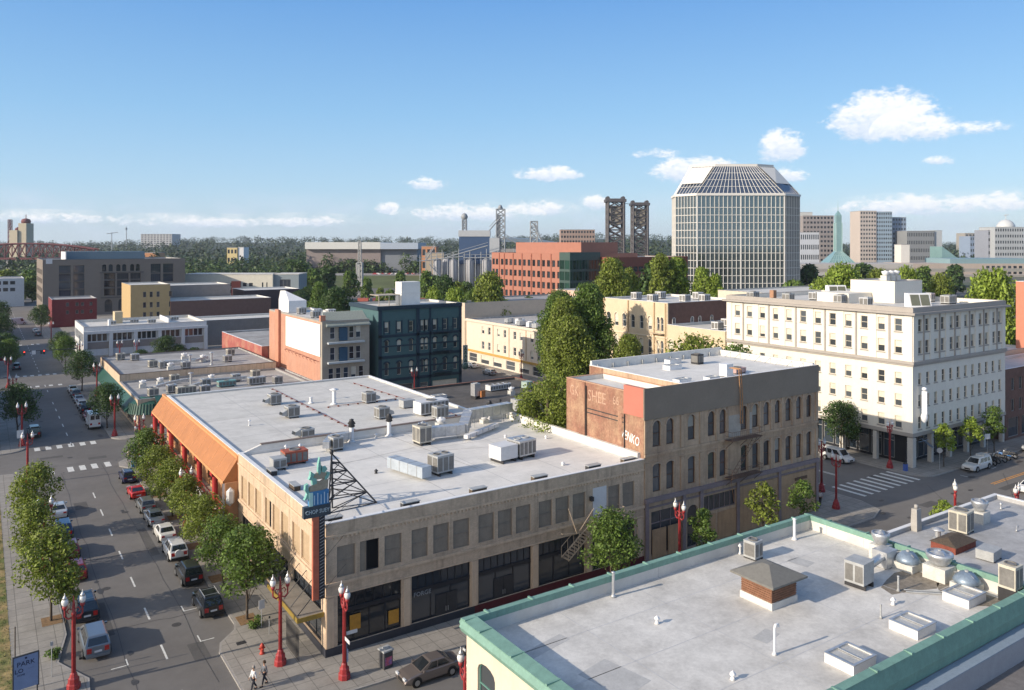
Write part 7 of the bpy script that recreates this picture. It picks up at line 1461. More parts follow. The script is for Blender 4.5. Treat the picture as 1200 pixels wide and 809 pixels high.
# units on E, B, J, K, M, hotel, F, G
ze = 7.36
o = ac_unit('small fan unit with orange box on the dark tar roof', 64.9, 107.6, ze, 1.1, 1.1, 1.9, M_METAL, .1, 1, .5, ''); b = MB(); b.box(.4, -1.0, .3, 1.2, -.2, 1.3); b.build('orange_box', mat('orange_rust_box', (.42, .17, .06), .8, var=.2), o)
ac_unit('row of white units near the back of the dark tar roof', 72.0, 112.0, ze, 4.4, 1.4, .8, mat('white_metal', (0, 0, 0)), .1, 4, .15, 'S'); exhaust('small white fan on the dark tar roof', 71.3, 107.0, ze, .45, .5, base=.7, m=M_COPEW); ac_unit('pale green tilted panel unit on the dark tar roof', 76.6, 110.2, ze, 1.6, 1.2, 1.0, mat('pale_green_metal', (.35, .45, .40), .5, var=.1), .3, 0, .2, '')
ac_unit('brown grey cube unit where the ivy wall meets the dark roof', 65.4, 96.0, ze, 2.0, 1.7, 1.6, M_METAL2, .1, 1, .2, 'S'); skylight('low skylight curb on the dark tar roof', 60.3, 111.2, ze, 2.2, 1.4); vent('small dark cap vent on the dark tar roof', 66.2, 102.5, ze, .4, .12, 'cone', M_DARK)
zb = 16.9
ac_unit('small dark cube unit on the white roof of the brick building', 74.2, 69.6, zb, 1.1, 1.1, 1.1, M_DARK, .1, 1, .1); ac_unit('white box unit at the front edge of the brick building roof', 69.9, 61.2, zb, 1.2, 1.0, 1.3, M_COPEW, .1, 0, .1, ''); ac_unit('rusty frame unit beside the ladder top on the brick building', 72.9, 62.2, zb, 1.8, 1.2, .5, mat('red_white_metal', (.45, .30, .27), .6, var=.3, scale=3), .1, 1, .1, '')
skylight('flat skylight in the middle of the brick building roof', 68.6, 68.3, zb, 2.0, 1.2); skylight('low skylight box by the red panel on the brick building roof', 62.6, 60.9, zb, 1.8, 1.0); skylight('long low skylight at the back of the brick building roof', 72.0, 71.6, zb, 2.0, 1.0); skylight('small skylight behind the grey sheathing near the ladder', 66.2, 60.0, zb, 1.6, .9)
zh = 22.0
def solar(label, x, y):
    o = thing('glass_monitor', label, 'roof monitor', (x, y, zh)); b = MB(); b.add([(-1.7, -.9, 0), (1.7, -.9, 0), (1.7, .9, 0), (-1.7, .9, 0), (-1.7, -.2, 2.1), (1.7, -.2, 2.1), (1.7, .9, 2.1), (-1.7, .9, 2.1)], [(4, 5, 6, 7), (1, 2, 6, 5), (2, 3, 7, 6), (3, 0, 4, 7)]); b.add([(-1.7, -.9, 0), (1.7, -.9, 0), (1.7, -.2, 2.1), (-1.7, -.2, 2.1)], [(0, 1, 2, 3)]); b.build('housing', M_COPEW, o)
    b = MB(); b.add([(-1.5, -.87, .25), (-.08, -.87, .25), (-.08, -.3, 1.9), (-1.5, -.3, 1.9)], [(0, 1, 2, 3)]); b.add([(.08, -.87, .25), (1.5, -.87, .25), (1.5, -.3, 1.9), (.08, -.3, 1.9)], [(0, 1, 2, 3)]); b.build('sloped_glazing', mat('olive_glass', (.14, .14, .09), .2, var=.1, spec=.8), o); o.rotation_euler[2] = R(-30); return o
solar('slanted glazed roof monitor near the hotel front corner', 121.5, 68.0); solar('slanted glazed roof monitor further back on the hotel roof', 131.5, 89.0)
for i in range(3): exhaust(f'white cone fan, {["left", "middle", "right"][i]} of the three on the hotel penthouse', 128.3 + i * 1.6, 77.5, 25.5, .55, .7, base=.9, m=M_COPEW)
for i, (x, y, w) in enumerate(((118.0, 79, 2.4), (121.4, 86, 3), (113.6, 86, 1.6), (126.5, 70.5, 3.2), (131.5, 68.5, 3.0), (133.8, 73, 1.6), (112.5, 92.5, 1.8), (115.5, 73.0, 1.6))): ac_unit(f'grey unit on the hotel roof, {["behind the slanted monitor", "by the low penthouse", "near the long side edge", "right of the penthouse front", "near the front right corner", "at the right edge", "at the far left end", "at the left front part"][i]}', x, y, zh, w, 1.4, 1.2, M_METAL if i % 2 else M_METAL2, .1, 1, .2)
ch = thing('chimney', 'small orange brown chimney at the far side of the hotel roof', 'chimney', (112.2, 88, zh)); b = MB(); b.cbox(0, 0, 0, .8, .8, 1.9); b.build('stack', mat('clay_brick', (.36, .20, .12), .9, var=.15), ch)
for i, (x, y, z) in enumerate(((113, 118, 20.0), (118, 114, 20.0), (121, 124, 20.0), (126, 118, 20.0), (115, 125, 20.0), (122, 112.5, 20.0), (113, 101, 15.9), (119, 104, 15.9))): ac_unit(f'white roof unit on the cream arched building, {["left front", "centre front", "back middle", "back right", "far left back", "right front", "on the low wing front", "on the low wing back"][i]}', x, y, z, 1.8, 1.5, 1.3, mat('white_metal', (0, 0, 0)), .1, 1, .2)
rng = random.Random(11)
for i in range(11): ac_unit(f'pale roof unit on the cream shops, {ORD[i]} from the left in its cluster', 112.0 + rng.uniform(0, 4), 172 - i * 2.4, 11.15, 1.9, 1.5, 1.0, M_COPEW if i % 3 else M_METAL, rng.uniform(-.3, .3), 1, .2, '', 'pale units on the cream shops')
for i, (x, y) in enumerate(((57.5, 168), (59, 163), (57, 158), (61, 160), (58.5, 153.5))): ac_unit(f'white roof unit on the stone front building, {["beside the stair hood", "second from the stair hood", "in the middle", "right of the middle", "behind the tiled eave"][i]}', x, y, 16.6, 1.7, 1.3, 1.2, M_COPEW if i % 2 else M_METAL, .1, 1, .2)
FEQ = [(25.3, 192.0, 'b'), (27.8, 189.4, 'b'), (29.3, 177.0, 'b'), (30.9, 174.6, 'b'), (31.7, 171.6, 'e'), (34.6, 171.5, 'b'), (39.8, 179.8, 'e'), (40.2, 173.8, 'v'), (47.1, 185.9, 'b'), (35.7, 172.8, 'v'), (37.0, 185, 'e'), (44, 176, 'b')]
FEQ2 = [(25.0, 150.6, 'b'), (28.4, 152.6, 'b'), (24.9, 160.6, 'e'), (28.1, 161.8, 'e'), (32.6, 157.0, 'v'), (34.9, 155.6, 'b'), (38.1, 153.2, 'g'), (43.4, 152.4, 'B'), (30.2, 149.4, 'B'), (33.2, 148.6, 'b'), (37, 160, 'e'), (41, 158, 'b'), (45.5, 160.5, 'b'), (47, 151, 'b'), (31, 163.8, 'b')]
for zz, L_, nm in ((6.4, FEQ, 'far'), (5.12, FEQ2, 'near')):
    for i, (x, y, k) in enumerate(L_):
        lb = f'{ORD[i]} counting along the {nm} half of the crowded grey roof'
        if k == 'e': exhaust('mushroom fan ' + lb, x, y, zz, .55, .6, base=.7, m=M_COPEW)
        elif k == 'v': vent('tall stack ' + lb, x, y, zz, 2.4, .22, 'cone')
        else: ac_unit(('teal long box unit ' if k == 'g' else 'wide unit ' if k == 'B' else 'grey unit ') + lb, x, y, zz, 3.2 if k in 'Bg' else 1.6, 1.3, 1.2 if k != 'g' else .9, mat('teal_metal', (.16, .33, .32), .6, var=.1) if k == 'g' else M_METAL if i % 2 else M_BEIGE, .1, 1, .2)
duct('long silver duct snaking over the near half of the crowded grey roof', [(29.5, 151), (36.5, 157.2), (42.8, 157.0)], 5.12, .5, .5, M_METAL, .5); duct('second silver duct over the crowded grey roof', [(26.0, 155), (29.6, 158.6), (33.4, 160.2)], 5.12, .5, .5, M_METAL, .6); duct('silver duct on the far half of the crowded grey roof', [(30.5, 179), (37.8, 177.5), (41, 181)], 6.4, .5, .5, M_METAL, .4)
for i, (x, y) in enumerate(((30, 244), (36, 246), (40, 243), (47, 248))): ac_unit(f'small unit on the white office roof, {ORD[i]} from the left', x, y, 9.4, 2, 1.4, .9, M_METAL, 0, 1, .1)
# ------------------------------------------------------------------ vehicles
G_CAR = glassmat('car_glass', (.018, .022, .026), rough=.05, var=.1)
M_TYRE = mat('tyre_rubber', (.014, .014, .014), .9, var=0); M_RIM = mat('alloy_rim', (.45, .46, .47), .35, metal=.8, var=.05); M_TAIL = mat('red_tail_lamp', (.35, .012, .012), .25, var=0, spec=.8); M_HEADL = mat('clear_head_lamp', (.62, .64, .66), .15, var=0, spec=.9); M_PLATE = mat('number_plate', (.55, .57, .60), .5, var=0); M_TRIM = mat('black_car_trim', (.02, .02, .02), .6, var=0)
def paint(n, c, metal=0.): return mat('car_paint_' + n, c, .32, var=0, coat=.8, metal=metal)
CARS = {  # L, W, H, roofline: lower body top stations, greenhouse base x0,x1, top x0,x1, belt z, roof taper
    'sedan': (4.7, 1.8, 1.43, [(-2.35, .72), (-2.25, .93), (-1.5, .98), (-1.0, .96), (.8, .95), (1.1, .93), (1.9, .80), (2.25, .68), (2.35, .5)], (-1.75, 1.15), (-1.0, .25), .94),
    'hatch': (4.3, 1.78, 1.48, [(-2.15, .75), (-2.1, .98), (-1.5, 1.0), (.9, .97), (1.2, .94), (1.8, .82), (2.1, .66), (2.15, .5)], (-2.05, 1.2), (-1.55, .35), .96),
    'suv': (4.6, 1.86, 1.72, [(-2.3, .75), (-2.26, 1.08), (-1.5, 1.10), (.8, 1.08), (1.0, 1.06), (1.9, .98), (2.22, .82), (2.3, .55)], (-2.22, 1.1), (-1.9, .35), 1.06),
    'minivan': (4.95, 1.95, 1.75, [(-2.45, .75), (-2.42, 1.08), (-1.5, 1.08), (1.2, 1.05), (1.4, 1.02), (2.1, .88), (2.4, .7), (2.47, .5)], (-2.38, 1.75), (-2.05, .6), 1.05),
    'sport': (4.3, 1.78, 1.28, [(-2.15, .7), (-2.1, .9), (-1.3, .92), (.5, .86), (.9, .84), (1.8, .7), (2.1, .58), (2.15, .45)], (-1.7, .95), (-.7, .05), .86),
    'van': (5.9, 2.0, 2.65, [(-2.95, .9), (-2.93, 1.25), (1.6, 1.25), (2.0, 1.2), (2.6, 1.0), (2.9, .8), (2.95, .5)], (-2.92, 2.1), (-2.86, 1.35), 1.23),
    'cargo': (4.6, 1.8, 1.85, [(-2.3, .8), (-2.27, 1.05), (1.0, 1.05), (1.3, 1.02), (1.95, .85), (2.25, .7), (2.3, .5)], (-2.26, 1.45), (-2.2, .75), 1.03),
    'pickup': (5.3, 1.85, 1.75, [(-2.65, .75), (-2.6, 1.05), (-.9, 1.06), (.9, 1.05), (1.2, 1.02), (2.3, .92), (2.6, .78), (2.65, .5)], (-2.55, 1.25), (-2.45, .55), 1.04)}
def make_car(style, col, label, x, y, rot, group=None, spare=False, rack=False, z=.01, hi=None, cat='car', name='parked_car', covers=None):
    L, W, H, top, gb_, gt_, belt = CARS[style]; o = thing(name, label, cat, (x, y, z), rot, group)
    m = paint(*col) if isinstance(col, tuple) else col
    b = MB(); b.smooth = False; hw = W / 2; n = len(top); sec = []
    for xx, zt in top:
        e = abs(xx) / (L / 2); w = hw * (1 - .13 * e ** 7); zb = .24 if e < .93 else .33
        sec.append([(xx, -w * .92, zb), (xx, -w, zb + .12), (xx, -w * 1.0, zt - .30 if zt > .75 else (zb + zt) / 2), (xx, -w * .965, zt - .07), (xx, -w * .86, zt), (xx, w * .86, zt), (xx, w * .965, zt - .07), (xx, w, zt - .30 if zt > .75 else (zb + zt) / 2), (xx, w, zb + .12), (xx, w * .92, zb)])
    P = [p for s in sec for p in s]; k = 10; F = []
    for i in range(n - 1):
        for j in range(k): F.append((i * k + j, i * k + (j + 1) % k, (i + 1) * k + (j + 1) % k, (i + 1) * k + j))
    F += [list(range(k)), list(range((n - 1) * k + k - 1, (n - 1) * k - 1, -1))]
    b.add(P, F); wb, wt = hw * .90, hw * (.70 if style not in ('van', 'cargo') else .84); zr = H
    q = [(gb_[0], -wb, belt), (gb_[1], -wb, belt), (gb_[1], wb, belt), (gb_[0], wb, belt), (gt_[0], -wt, zr - .04), (gt_[1], -wt, zr - .04), (gt_[1], wt, zr - .04), (gt_[0], wt, zr - .04), (gt_[0] + .12, -wt * .86, zr), (gt_[1] - .1, -wt * .86, zr), (gt_[1] - .1, wt * .86, zr), (gt_[0] + .12, wt * .86, zr)]
    b.add(q, [(0, 1, 5, 4), (1, 2, 6, 5), (2, 3, 7, 6), (3, 0, 4, 7), (4, 5, 9, 8), (5, 6, 10, 9), (6, 7, 11, 10), (7, 4, 8, 11), (8, 9, 10, 11)])
    b.build('body', m, o)
    def pane(c, u0, u1, v0, v1, nm):
        A_, B_, C_, D_ = [Vector(p) for p in c]; nn = (B_ - A_).cross(D_ - A_).normalized() * .012
        f = lambda u, v: tuple((A_ * (1 - u) + B_ * u) * (1 - v) + (D_ * (1 - u) + C_ * u) * v + nn)
        g = MB(); g.poly([f(u0, v0), f(u1, v0), f(u1, v1), f(u0, v1)]); g.build(nm, G_CAR, o)
    S1 = (q[0], q[1], q[5], q[4]); S2 = (q[2], q[3], q[7], q[6]); FR = (q[1], q[2], q[6], q[5]); RR = (q[3], q[0], q[4], q[7])
    pane(FR, .06, .94, .08, .93, 'windscreen')
    if style == 'van': pane(RR, .1, .46, .35, .85, 'rear_window'); pane(RR, .54, .9, .35, .85, 'rear_window'); pane(S1, .74, .93, .1, .85, 'side_window'); pane(S2, .07, .26, .1, .85, 'side_window')
    else:
        pane(RR, .08, .92, .15, .88, 'rear_window'); cuts = ((.10, .30), (.34, .58), (.62, .88)) if style in ('suv', 'minivan', 'hatch', 'cargo', 'pickup') else ((.14, .50), (.54, .84))
        for u0, u1 in cuts: pane(S1, u0, u1, .12, .90, 'side_window'); pane(S2, 1 - u1, 1 - u0, .12, .90, 'side_window')
    wr = .33 if style not in ('suv', 'van', 'pickup') else .37
    for sx in (-1, 1):
        for sy in (-1, 1):
            cx_, cy_ = sx * L * .305, sy * (hw - .1)
            a = MB(); a.tube((cx_, sy * (hw - .06), wr + .03), (cx_, sy * (hw + .006), wr + .03), wr + .07, 16); a.build('wheel_arch', M_TRIM, o)
            w = MB(); w.tube((cx_, sy * (hw - .2), wr), (cx_, sy * (hw + .022), wr), wr, 16); wo = w.build('wheel', M_TYRE, o)
            w = MB(); w.tube((cx_, sy * (hw + .01), wr), (cx_, sy * (hw + .034), wr), wr * .62, 10); w.build('rim', M_RIM, wo)
    zt_ = top[1][1]; zf = .62 if style != 'van' else .85
    for sy in (-1, 1):
        g = MB(); hh = .16 if style in ('sedan', 'sport', 'hatch') else .34; g.box(-L / 2 - .012, sy * hw * .62 - .16 * 1, zt_ - .08 - hh, -L / 2 + .10, sy * hw * .62 + .16, zt_ - .08); g.build('tail_light', M_TAIL, o)
        g = MB(); g.box(L / 2 - .12, sy * hw * .64 - .2, zf - .02, L / 2 + .01, sy * hw * .64 + .17, zf + .13); g.build('headlight', M_HEADL, o)
        g = MB(); g.box(gb_[1] - .35, sy * (hw + .02) - .09, belt - .02, gb_[1] - .2, sy * (hw + .02) + .09, belt + .13); g.build('mirror', m, o)
    g = MB(); g.box(-L / 2 - .03, -.26, zt_ - .42, -L / 2 - .008, .26, zt_ - .28); g.build('number_plate', M_PLATE, o)
    g = MB(); g.box(L / 2 - .05, -hw * .42, .38, L / 2 + .012, hw * .42, .58); g.build('grille', M_TRIM, o)
    g = MB(); g.box(-L / 2 - .05, -hw * .84, .30, -L / 2 + .1, hw * .84, .5); g.build('bumper', M_TRIM if style in ('suv', 'van', 'pickup') else m, o)
    if spare: g = MB(); g.tube((-L / 2 - .22, .1, .95), (-L / 2 - .02, .1, .95), .34, 18); g.build('spare_wheel_cover', m, o)
    if rack:
        g = MB()
        for sy in (-1, 1): g.tube((gt_[0] + .15, sy * wt * .92, zr + .06), (gt_[1] - .1, sy * wt * .92, zr + .06), .025, 5)
        for xx in (gt_[0] + .5, gt_[1] - .5): g.tube((xx, -wt * .92, zr + .06), (xx, wt * .92, zr + .06), .02, 5)
        g.build('roof_rack', M_METAL2, o)
    if hi: g = MB(); g.box(gt_[0] + .05, -wt * .9, zr + .004, gt_[0] + (gt_[1] - gt_[0]) * .55, wt * .9, zr + .16); g.build('canopy', m, o)
    return o
N_ = R(90); WHT = ('white', (.66, .66, .65)); BLK = ('black', (.010, .011, .013)); SLV = ('silver', (.42, .43, .44), .5); GRY = ('grey', (.12, .125, .13), .4); RED = ('red', (.50, .018, .014)); NAVY = ('navy', (.018, .02, .07), .2); DRED = ('dark_red', (.20, .012, .016), .2); BLU = ('blue', (.02, .05, .13), .3); TAUP = ('taupe', (.20, .17, .155), .5); GBLU = ('grey_blue', (.17, .20, .235), .5)
GR = 'cars parked along the right kerb of the avenue'; GL = 'cars parked along the left kerb of the avenue'
make_car('suv', BLK, 'black sport utility car nearest the corner bulge, with roof rails and red tail lights', 16.45, 72.6, N_, GR, rack=True)
make_car('suv', ('dark', (.02, .022, .024)), 'black sport utility car directly behind the white one with the spare wheel', 16.45, 80.1, N_, GR)
make_car('suv', WHT, 'white sport utility car carrying a white spare wheel on its back', 16.5, 87.0, N_, GR, spare=True)
make_car('sedan', ('cream_white', (.66, .65, .61)), 'white saloon car in front of the white car with the spare wheel', 16.6, 93.0, N_, GR)
make_car('sedan', SLV, 'silver saloon car between the white saloon and the grey hatchback', 16.5, 98.7, N_, GR)
make_car('hatch', ('dull_grey', (.20, .21, .21), .4), 'grey hatchback parked behind the red sports car', 16.45, 103.9, N_, GR)
make_car('sport', RED, 'bright red low sports coupe by the far street trees', 16.3, 110.2, N_, GR)
make_car('hatch', NAVY, 'dark navy car at the front of the row by the crosswalk', 16.4, 117.9, N_, GR, rack=True)
make_car('minivan', GBLU, 'grey minivan with red tail lights nearest the bottom left lamp', 7.45, 70.7, N_, GL)
make_car('minivan', ('dark_navy', (.02, .026, .035), .3), 'dark blue black minivan parked ahead of the grey minivan', 7.4, 77.6, N_, GL, rack=True)
make_car('hatch', DRED, 'dark red car half hidden by the left tree crown', 7.55, 87.0, N_, GL)
make_car('suv', BLU, 'blue car mostly hidden under the left trees', 7.4, 99.8, N_, GL); make_car('sedan', ('pearl', (.5, .52, .52), .3), 'pale silver car peeking out behind the middle left tree', 7.5, 107.6, N_, GL)
make_car('hatch', ('maroon', (.12, .01, .02), .2), 'maroon car under the foliage between the red and the blue one', 7.5, 93.2, N_, GL)
make_car('van', WHT, 'tall white cargo van parked at the green canopy corner', 16.2, 155.6, N_, None, cat='van', name='cargo_van')
for i, (s, c, y, lb) in enumerate([('sedan', DRED, 163.2, 'dark red car directly beyond the white cargo van'), ('suv', BLK, 169.8, 'black car second beyond the white cargo van'), ('hatch', WHT, 175.6, 'white car in the middle of the line beyond the cargo van'), ('sedan', SLV, 181.5, 'silver car next to last in the line beyond the cargo van'), ('suv', GRY, 187.6, 'grey car near the far end of the line beyond the cargo van'), ('sedan', ('cream_white', (0, 0, 0)), 194.2, 'pale car at the far end of the line before the second crossing')]): make_car(s, c, lb, 16.3, y, N_, GR)
make_car('pickup', ('dark_green', (.02, .03, .03), .2), 'dark pickup with a white topped bed under the far left dark tree', 7.3, 153.8, N_, GL, hi=True, name='pickup_truck', cat='pickup truck')
make_car('suv', GBLU, 'blue grey car at the far left kerb beyond the second crossing', 7.4, 236.6, N_, GL); make_car('suv', GRY, 'grey car parked by the dark red building far up the avenue', 16.2, 318, N_); make_car('sedan', WHT, 'white car parked far up the avenue left of the dark red building', 16.2, 331, N_); make_car('van', ('lot_white', (.5, .5, .5)), 'pale van turning at the far end of the avenue', 12, 365, R(20), cat='van', name='cargo_van'); make_car('sedan', WHT, 'white car crossing the far left end of the avenue', 2, 380, 0)
make_car('sedan', TAUP, 'taupe brown older saloon at the near kerb below the shop windows', 27.5, 52.2, R(180)); make_car('suv', BLK, 'black car nose hidden behind the cream wall corner', 33.2, 52.3, R(180))
make_car('cargo', WHT, 'white compact delivery van parked under the tree at the hotel side', 104.5, 70.6, R(-90), cat='van', name='cargo_van'); make_car('pickup', ('pickup_white', (.62, .62, .60)), 'white pickup with a white bed canopy facing the crossing', 117.0, 57.0, R(180), name='pickup_truck', cat='pickup truck', hi=True)
make_car('suv', SLV, 'silver car behind the motorcycles at the hotel kerb', 134.8, 57.2, R(180)); make_car('sedan', WHT, 'white car cut off by the right picture edge', 112.6, 48.0, 0)
for i, (x, y, c, s, lb) in enumerate(((104.5, 175.5, WHT, 'sedan', 'white car in the parking lane before the far cream shops'), (102.5, 163.5, SLV, 'hatch', 'silver car nearer than the white one before the far cream shops'), (92.2, 118, BLU, 'sedan', 'blue car hidden below the huge dark tree'), (104.6, 86, GRY, 'suv', 'grey car beyond the compact delivery van'))): make_car(s, c, lb, x, y, N_)
def motorcycle(label, x, y, rot, col, scale=1):
    o = thing('motorcycle', label, 'motorcycle', (x, y, .012), rot, 'motorcycles by the hotel kerb', scale); m = paint(*col)
    for sx, nm in ((-.72, 0), (.72, 1)):
        b = MB(); n = 16
        for k in range(n): a0, a1 = 2 * math.pi * k / n, 2 * math.pi * (k + 1) / n; b.tube((sx + .27 * math.cos(a0), 0, .33 + .27 * math.sin(a0)), (sx + .27 * math.cos(a1), 0, .33 + .27 * math.sin(a1)), .06, 6)
        w = b.build('wheel', M_TYRE, o); b = MB(); b.tube((sx, -.05, .33), (sx, .05, .33), .07, 8)
        for k in range(6): a0 = math.pi * k / 6; b.tube((sx - .24 * math.cos(a0), 0, .33 - .24 * math.sin(a0)), (sx + .24 * math.cos(a0), 0, .33 + .24 * math.sin(a0)), .012, 4)
        b.build('spokes', M_RIM, w)
    b = MB(); b.path([(-.72, .08, .33), (-.2, .08, .45), (.1, .05, .75), (.5, .03, .9)], .03, 6); b.path([(-.72, -.08, .33), (-.2, -.08, .45), (.1, -.05, .75)], .03, 6); b.tube((.72, .09, .33), (.48, .07, 1.0), .03, 6); b.tube((.72, -.09, .33), (.48, -.07, 1.0), .03, 6); b.build('frame', M_METAL, o)
    b = MB(); b.cbox(-.02, 0, .32, .45, .28, .36); b.tube((-.02, -.2, .4), (-.85, -.2, .36), .05, 8); b.build('engine', M_DARK, o)
    b = MB(); b.lathe(.2, (0, .83), [(.02, -.26), (.12, -.2), (.16, 0), (.14, .2), (.03, .3)], 10, axis='x') if 0 else b.cbox(.18, 0, .72, .52, .28, .24, taper=.7); b.cbox(-.78, 0, .62, .5, .2, .1); b.build('tank', m, o)
    b = MB(); b.cbox(-.38, 0, .74, .68, .28, .12, taper=.85); b.build('seat', M_DARK, o); b = MB(); b.path([(.3, -.36, 1.08), (.46, -.2, 1.04), (.46, .2, 1.04), (.3, .36, 1.08)], .02, 6); b.build('handlebar', M_METAL, o); b = MB(); b.lathe(.58, (0, .92), [(.1, -.08), (.1, .06)], 10, axis='x') if 0 else b.tube((.5, 0, .9), (.64, 0, .9), .09, 10); b.build('headlight', M_HEADL, o)
for i, (x, c, lb) in enumerate(((121.0, BLK, 'black motorcycle closest to the white pickup'), (122.3, GRY, 'grey motorcycle second from the white pickup'), (123.7, BLK, 'black motorcycle in the middle of the motorcycle row'), (125.2, ('moto_blue', (.02, .13, .36)), 'blue motorcycle nearest the silver car'), (126.8, BLK, 'black motorcycle right of the blue one'))): motorcycle(lb, x, 57.2 + (i % 2) * .2, R(80 + i * 7), c, 1.12)
make_car('suv', BLK, 'black car between the white pickup and the motorcycles', 121.9 - .4 - 2.2 + 128.9 - 121.9 + 1.6, 57.2, R(180)) if 0 else None
# ------------------------------------------------------------------ street lamps
def make_lamp():
    o = thing('street_lamp', 'red', 'street lamp'); b = MB(); b.lathe(0, 0, [(.46, 0), (.46, .35), (.38, .42), (.36, .75), (.26, .85), (.22, 1.05), (.16, 1.15)], 8, smooth=False); b.build('base', M_RED, o)
    b = MB(); b.lathe(0, 0, [(.13, 1.1), (.115, 5.2), (.17, 5.28), (.17, 5.4), (.10, 5.5), (.10, 5.9), (.05, 6.3), (.02, 6.6)], 10)
    for k in range(6): a = R(60 * k); b.tube((.13 * math.cos(a), .13 * math.sin(a), 1.15), (.115 * math.cos(a), .115 * math.sin(a), 5.2), .018, 4)
    b.build('pole', M_RED, o)
    for s in (-1, 1):
        b = MB(); b.path([(s * .05, 0, 5.15), (s * .32, 0, 5.02), (s * .56, 0, 5.25), (s * .56, 0, 5.85)], .055, 7); b.path([(s * .08, 0, 5.65), (s * .3, 0, 5.75), (s * .42, 0, 5.55), (s * .3, 0, 5.4)], .035, 5); b.lathe(s * .56, 0, [(.07, 5.7), (.15, 5.85), (.17, 6.0)], 8); a_ = b.build('arm', M_RED, o)
        b = MB(); b.lathe(s * .56, 0, [(.13, 6.0), (.21, 6.15), (.23, 6.32), (.17, 6.5)], 10); g_ = b.build('lamp_globe', M_GLOBE, o); b = MB(); b.lathe(s * .56, 0, [(.19, 6.5), (.12, 6.62), (.04, 6.72), (.03, 6.88), (0, 6.95)], 8); b.build('finial', M_SILVER, g_)
    return o
lp = make_lamp(); GLM = 'red twin globe street lamps'
lamps = [(18.8, 59.7, 0, 'red twin globe lamp on the corner bulge beside the hydrant'), (22.1, 55.2, 90, 'red twin globe lamp with white street sign at the tan building corner'), (5.5, 64.7, 0, 'red twin globe lamp rising beside the grey minivan at bottom left'), (5.2, 90.6, 0, 'red twin globe lamp tangled in the left tree crowns'), (5.1, 123.2, 0, 'red twin globe lamp left of the near crosswalk'), (18.3, 145.4, 0, 'red twin globe lamp at the corner beside the white cargo van'), (5.3, 146.2, 0, 'red twin globe lamp with a small square sign under the far left tree'),
    (19.0, 93.8, 0, 'red twin globe lamp among the right trees below the orange pent roof'), (19.2, 126.6, 0, 'red twin globe lamp at the far end of the orange pent roof'), (56.4, 55.2, 90, 'red twin globe lamp before the brick building arched door'), (85.2, 57.7, 90, 'bright red lamp with orange sunlit top at the brick building corner'), (89.5, 62.7, 0, 'darker red lamp in shade behind the bright one'), (106.9, 63.9, 0, 'red lamp in front of the hotel shop windows'), (85.0, 43.6, 30, 'red lamp whose sunlit top shows above the grey roof'), (96.5 - 7.2, 39.5, 10, 'red lamp whose top shows at the right edge above the white coping'), (24.6, 42.0, 90, 'red lamp partly hidden by the teal roof corner'),
    (4.9, 206.5, 0, 'red lamp at the left of the second crossing'), (20.0, 185.4, 0, 'red lamp by the end of the green awning'), (5.0, 178, 0, 'red lamp at the far left kerb before the second crossing'), (20.6, 226.6, 0, 'red lamp by the white office corner'), (29.5, 225, 0, 'red lamp in front of the second column of the white office'), (33.5, 225, 0, 'red lamp in front of the third column of the white office'), (66.5, 224, 0, 'red lamp standing beyond the crowded grey roof'), (72.2, 143.4, 0, 'red lamp in front of the teal building'), (104, 152, 0, 'red lamp before the far cream shops'), (4.6, 255, 0, 'red lamp far up the left side of the avenue'), (18.4, 290, 0, 'red lamp near the third crossing on the right')]
for x, y, a, lb in lamps: dup(lp, (x, y, .14), R(a), lb, GLM)
# corner street name sign and lamp banner
s_ = thing('street_sign', 'white street name blades fixed to the lamp at the tan corner', 'street sign', (22.1, 55.2, .14)); b = MB(); b.box(.14, -.02, 3.1, 1.0, .02, 3.35); b.box(-.02, -1.0, 2.85, .02, -.14, 3.1); b.build('blade', M_PANELW, s_); b = MB(); b.box(.16, -.03, .8, .2, .03, 2.7); b.box(.14, -.16, 1.2, .24, .16, 2.1); b.build('side_plate', mat('grey_blue_plate', (.3, .33, .45), .5, var=.1), s_)
def signpost(label, x, y, h, plate, m, rot=0, rnd=False, name='sign', pm=None):
    o = thing(name, label, 'sign', (x, y, .14), rot); b = MB(); b.tube((0, 0, 0), (0, 0, h), .035, 6); b.build('post', pm or M_METAL2, o); b = MB(); w, hh = plate
    if rnd: b.tube((0, -.06, h - w / 2), (0, -.04, h - w / 2), w / 2, 18)
    else: b.box(-w / 2, -.07, h - hh, w / 2, -.04, h)
    b.build('plate', m, o); return o
signpost('small white notice sign on a post by the nearest kerb tree', 19.3, 66.3, 2.3, (.5, .75), M_PANELW, R(10)); signpost('short dark post beside the white notice sign', 19.5, 64.8, 1.5, (.12, .2), M_DARK)
signpost('round pale sign seen from behind at the hotel corner', 112.2, 59.7, 3.0, (.75, .75), M_METAL, R(-50), True); signpost('white square sign on a pole in front of the hotel entrance', 124.6, 59.2, 3.4, (.9, .8), M_PANELW, R(-20)); signpost('white parking sign beneath the left red lamp past the crosswalk', 5.0, 143.8, 3.0, (.9, 1.2), M_PANELW); signpost('tiny green tipped post on the planting strip by the bottom left lamp', 4.3, 67.3, 2.6, (.2, .3), M_METAL2)
pk = thing('park_sign', 'blue park notice board at the bottom left corner', 'sign', (2.6, 65.2, .14), R(8)); b = MB(); b.box(-.75, -.05, .7, .75, .05, 3.0); b.build('board', mat('blue_board', (.17, .24, .40), .6, var=.08), pk); b = MB(); b.box(-.81, -.07, .65, -.75, .07, 3.06); b.box(.75, -.07, .65, .81, .07, 3.06); b.box(-.75, -.07, 3.0, .75, .07, 3.06); b.tube((-.7, 0, 0), (-.7, 0, .7), .05); b.tube((.7, 0, 0), (.7, 0, .7), .05); b.build('frame', M_DARK, pk)
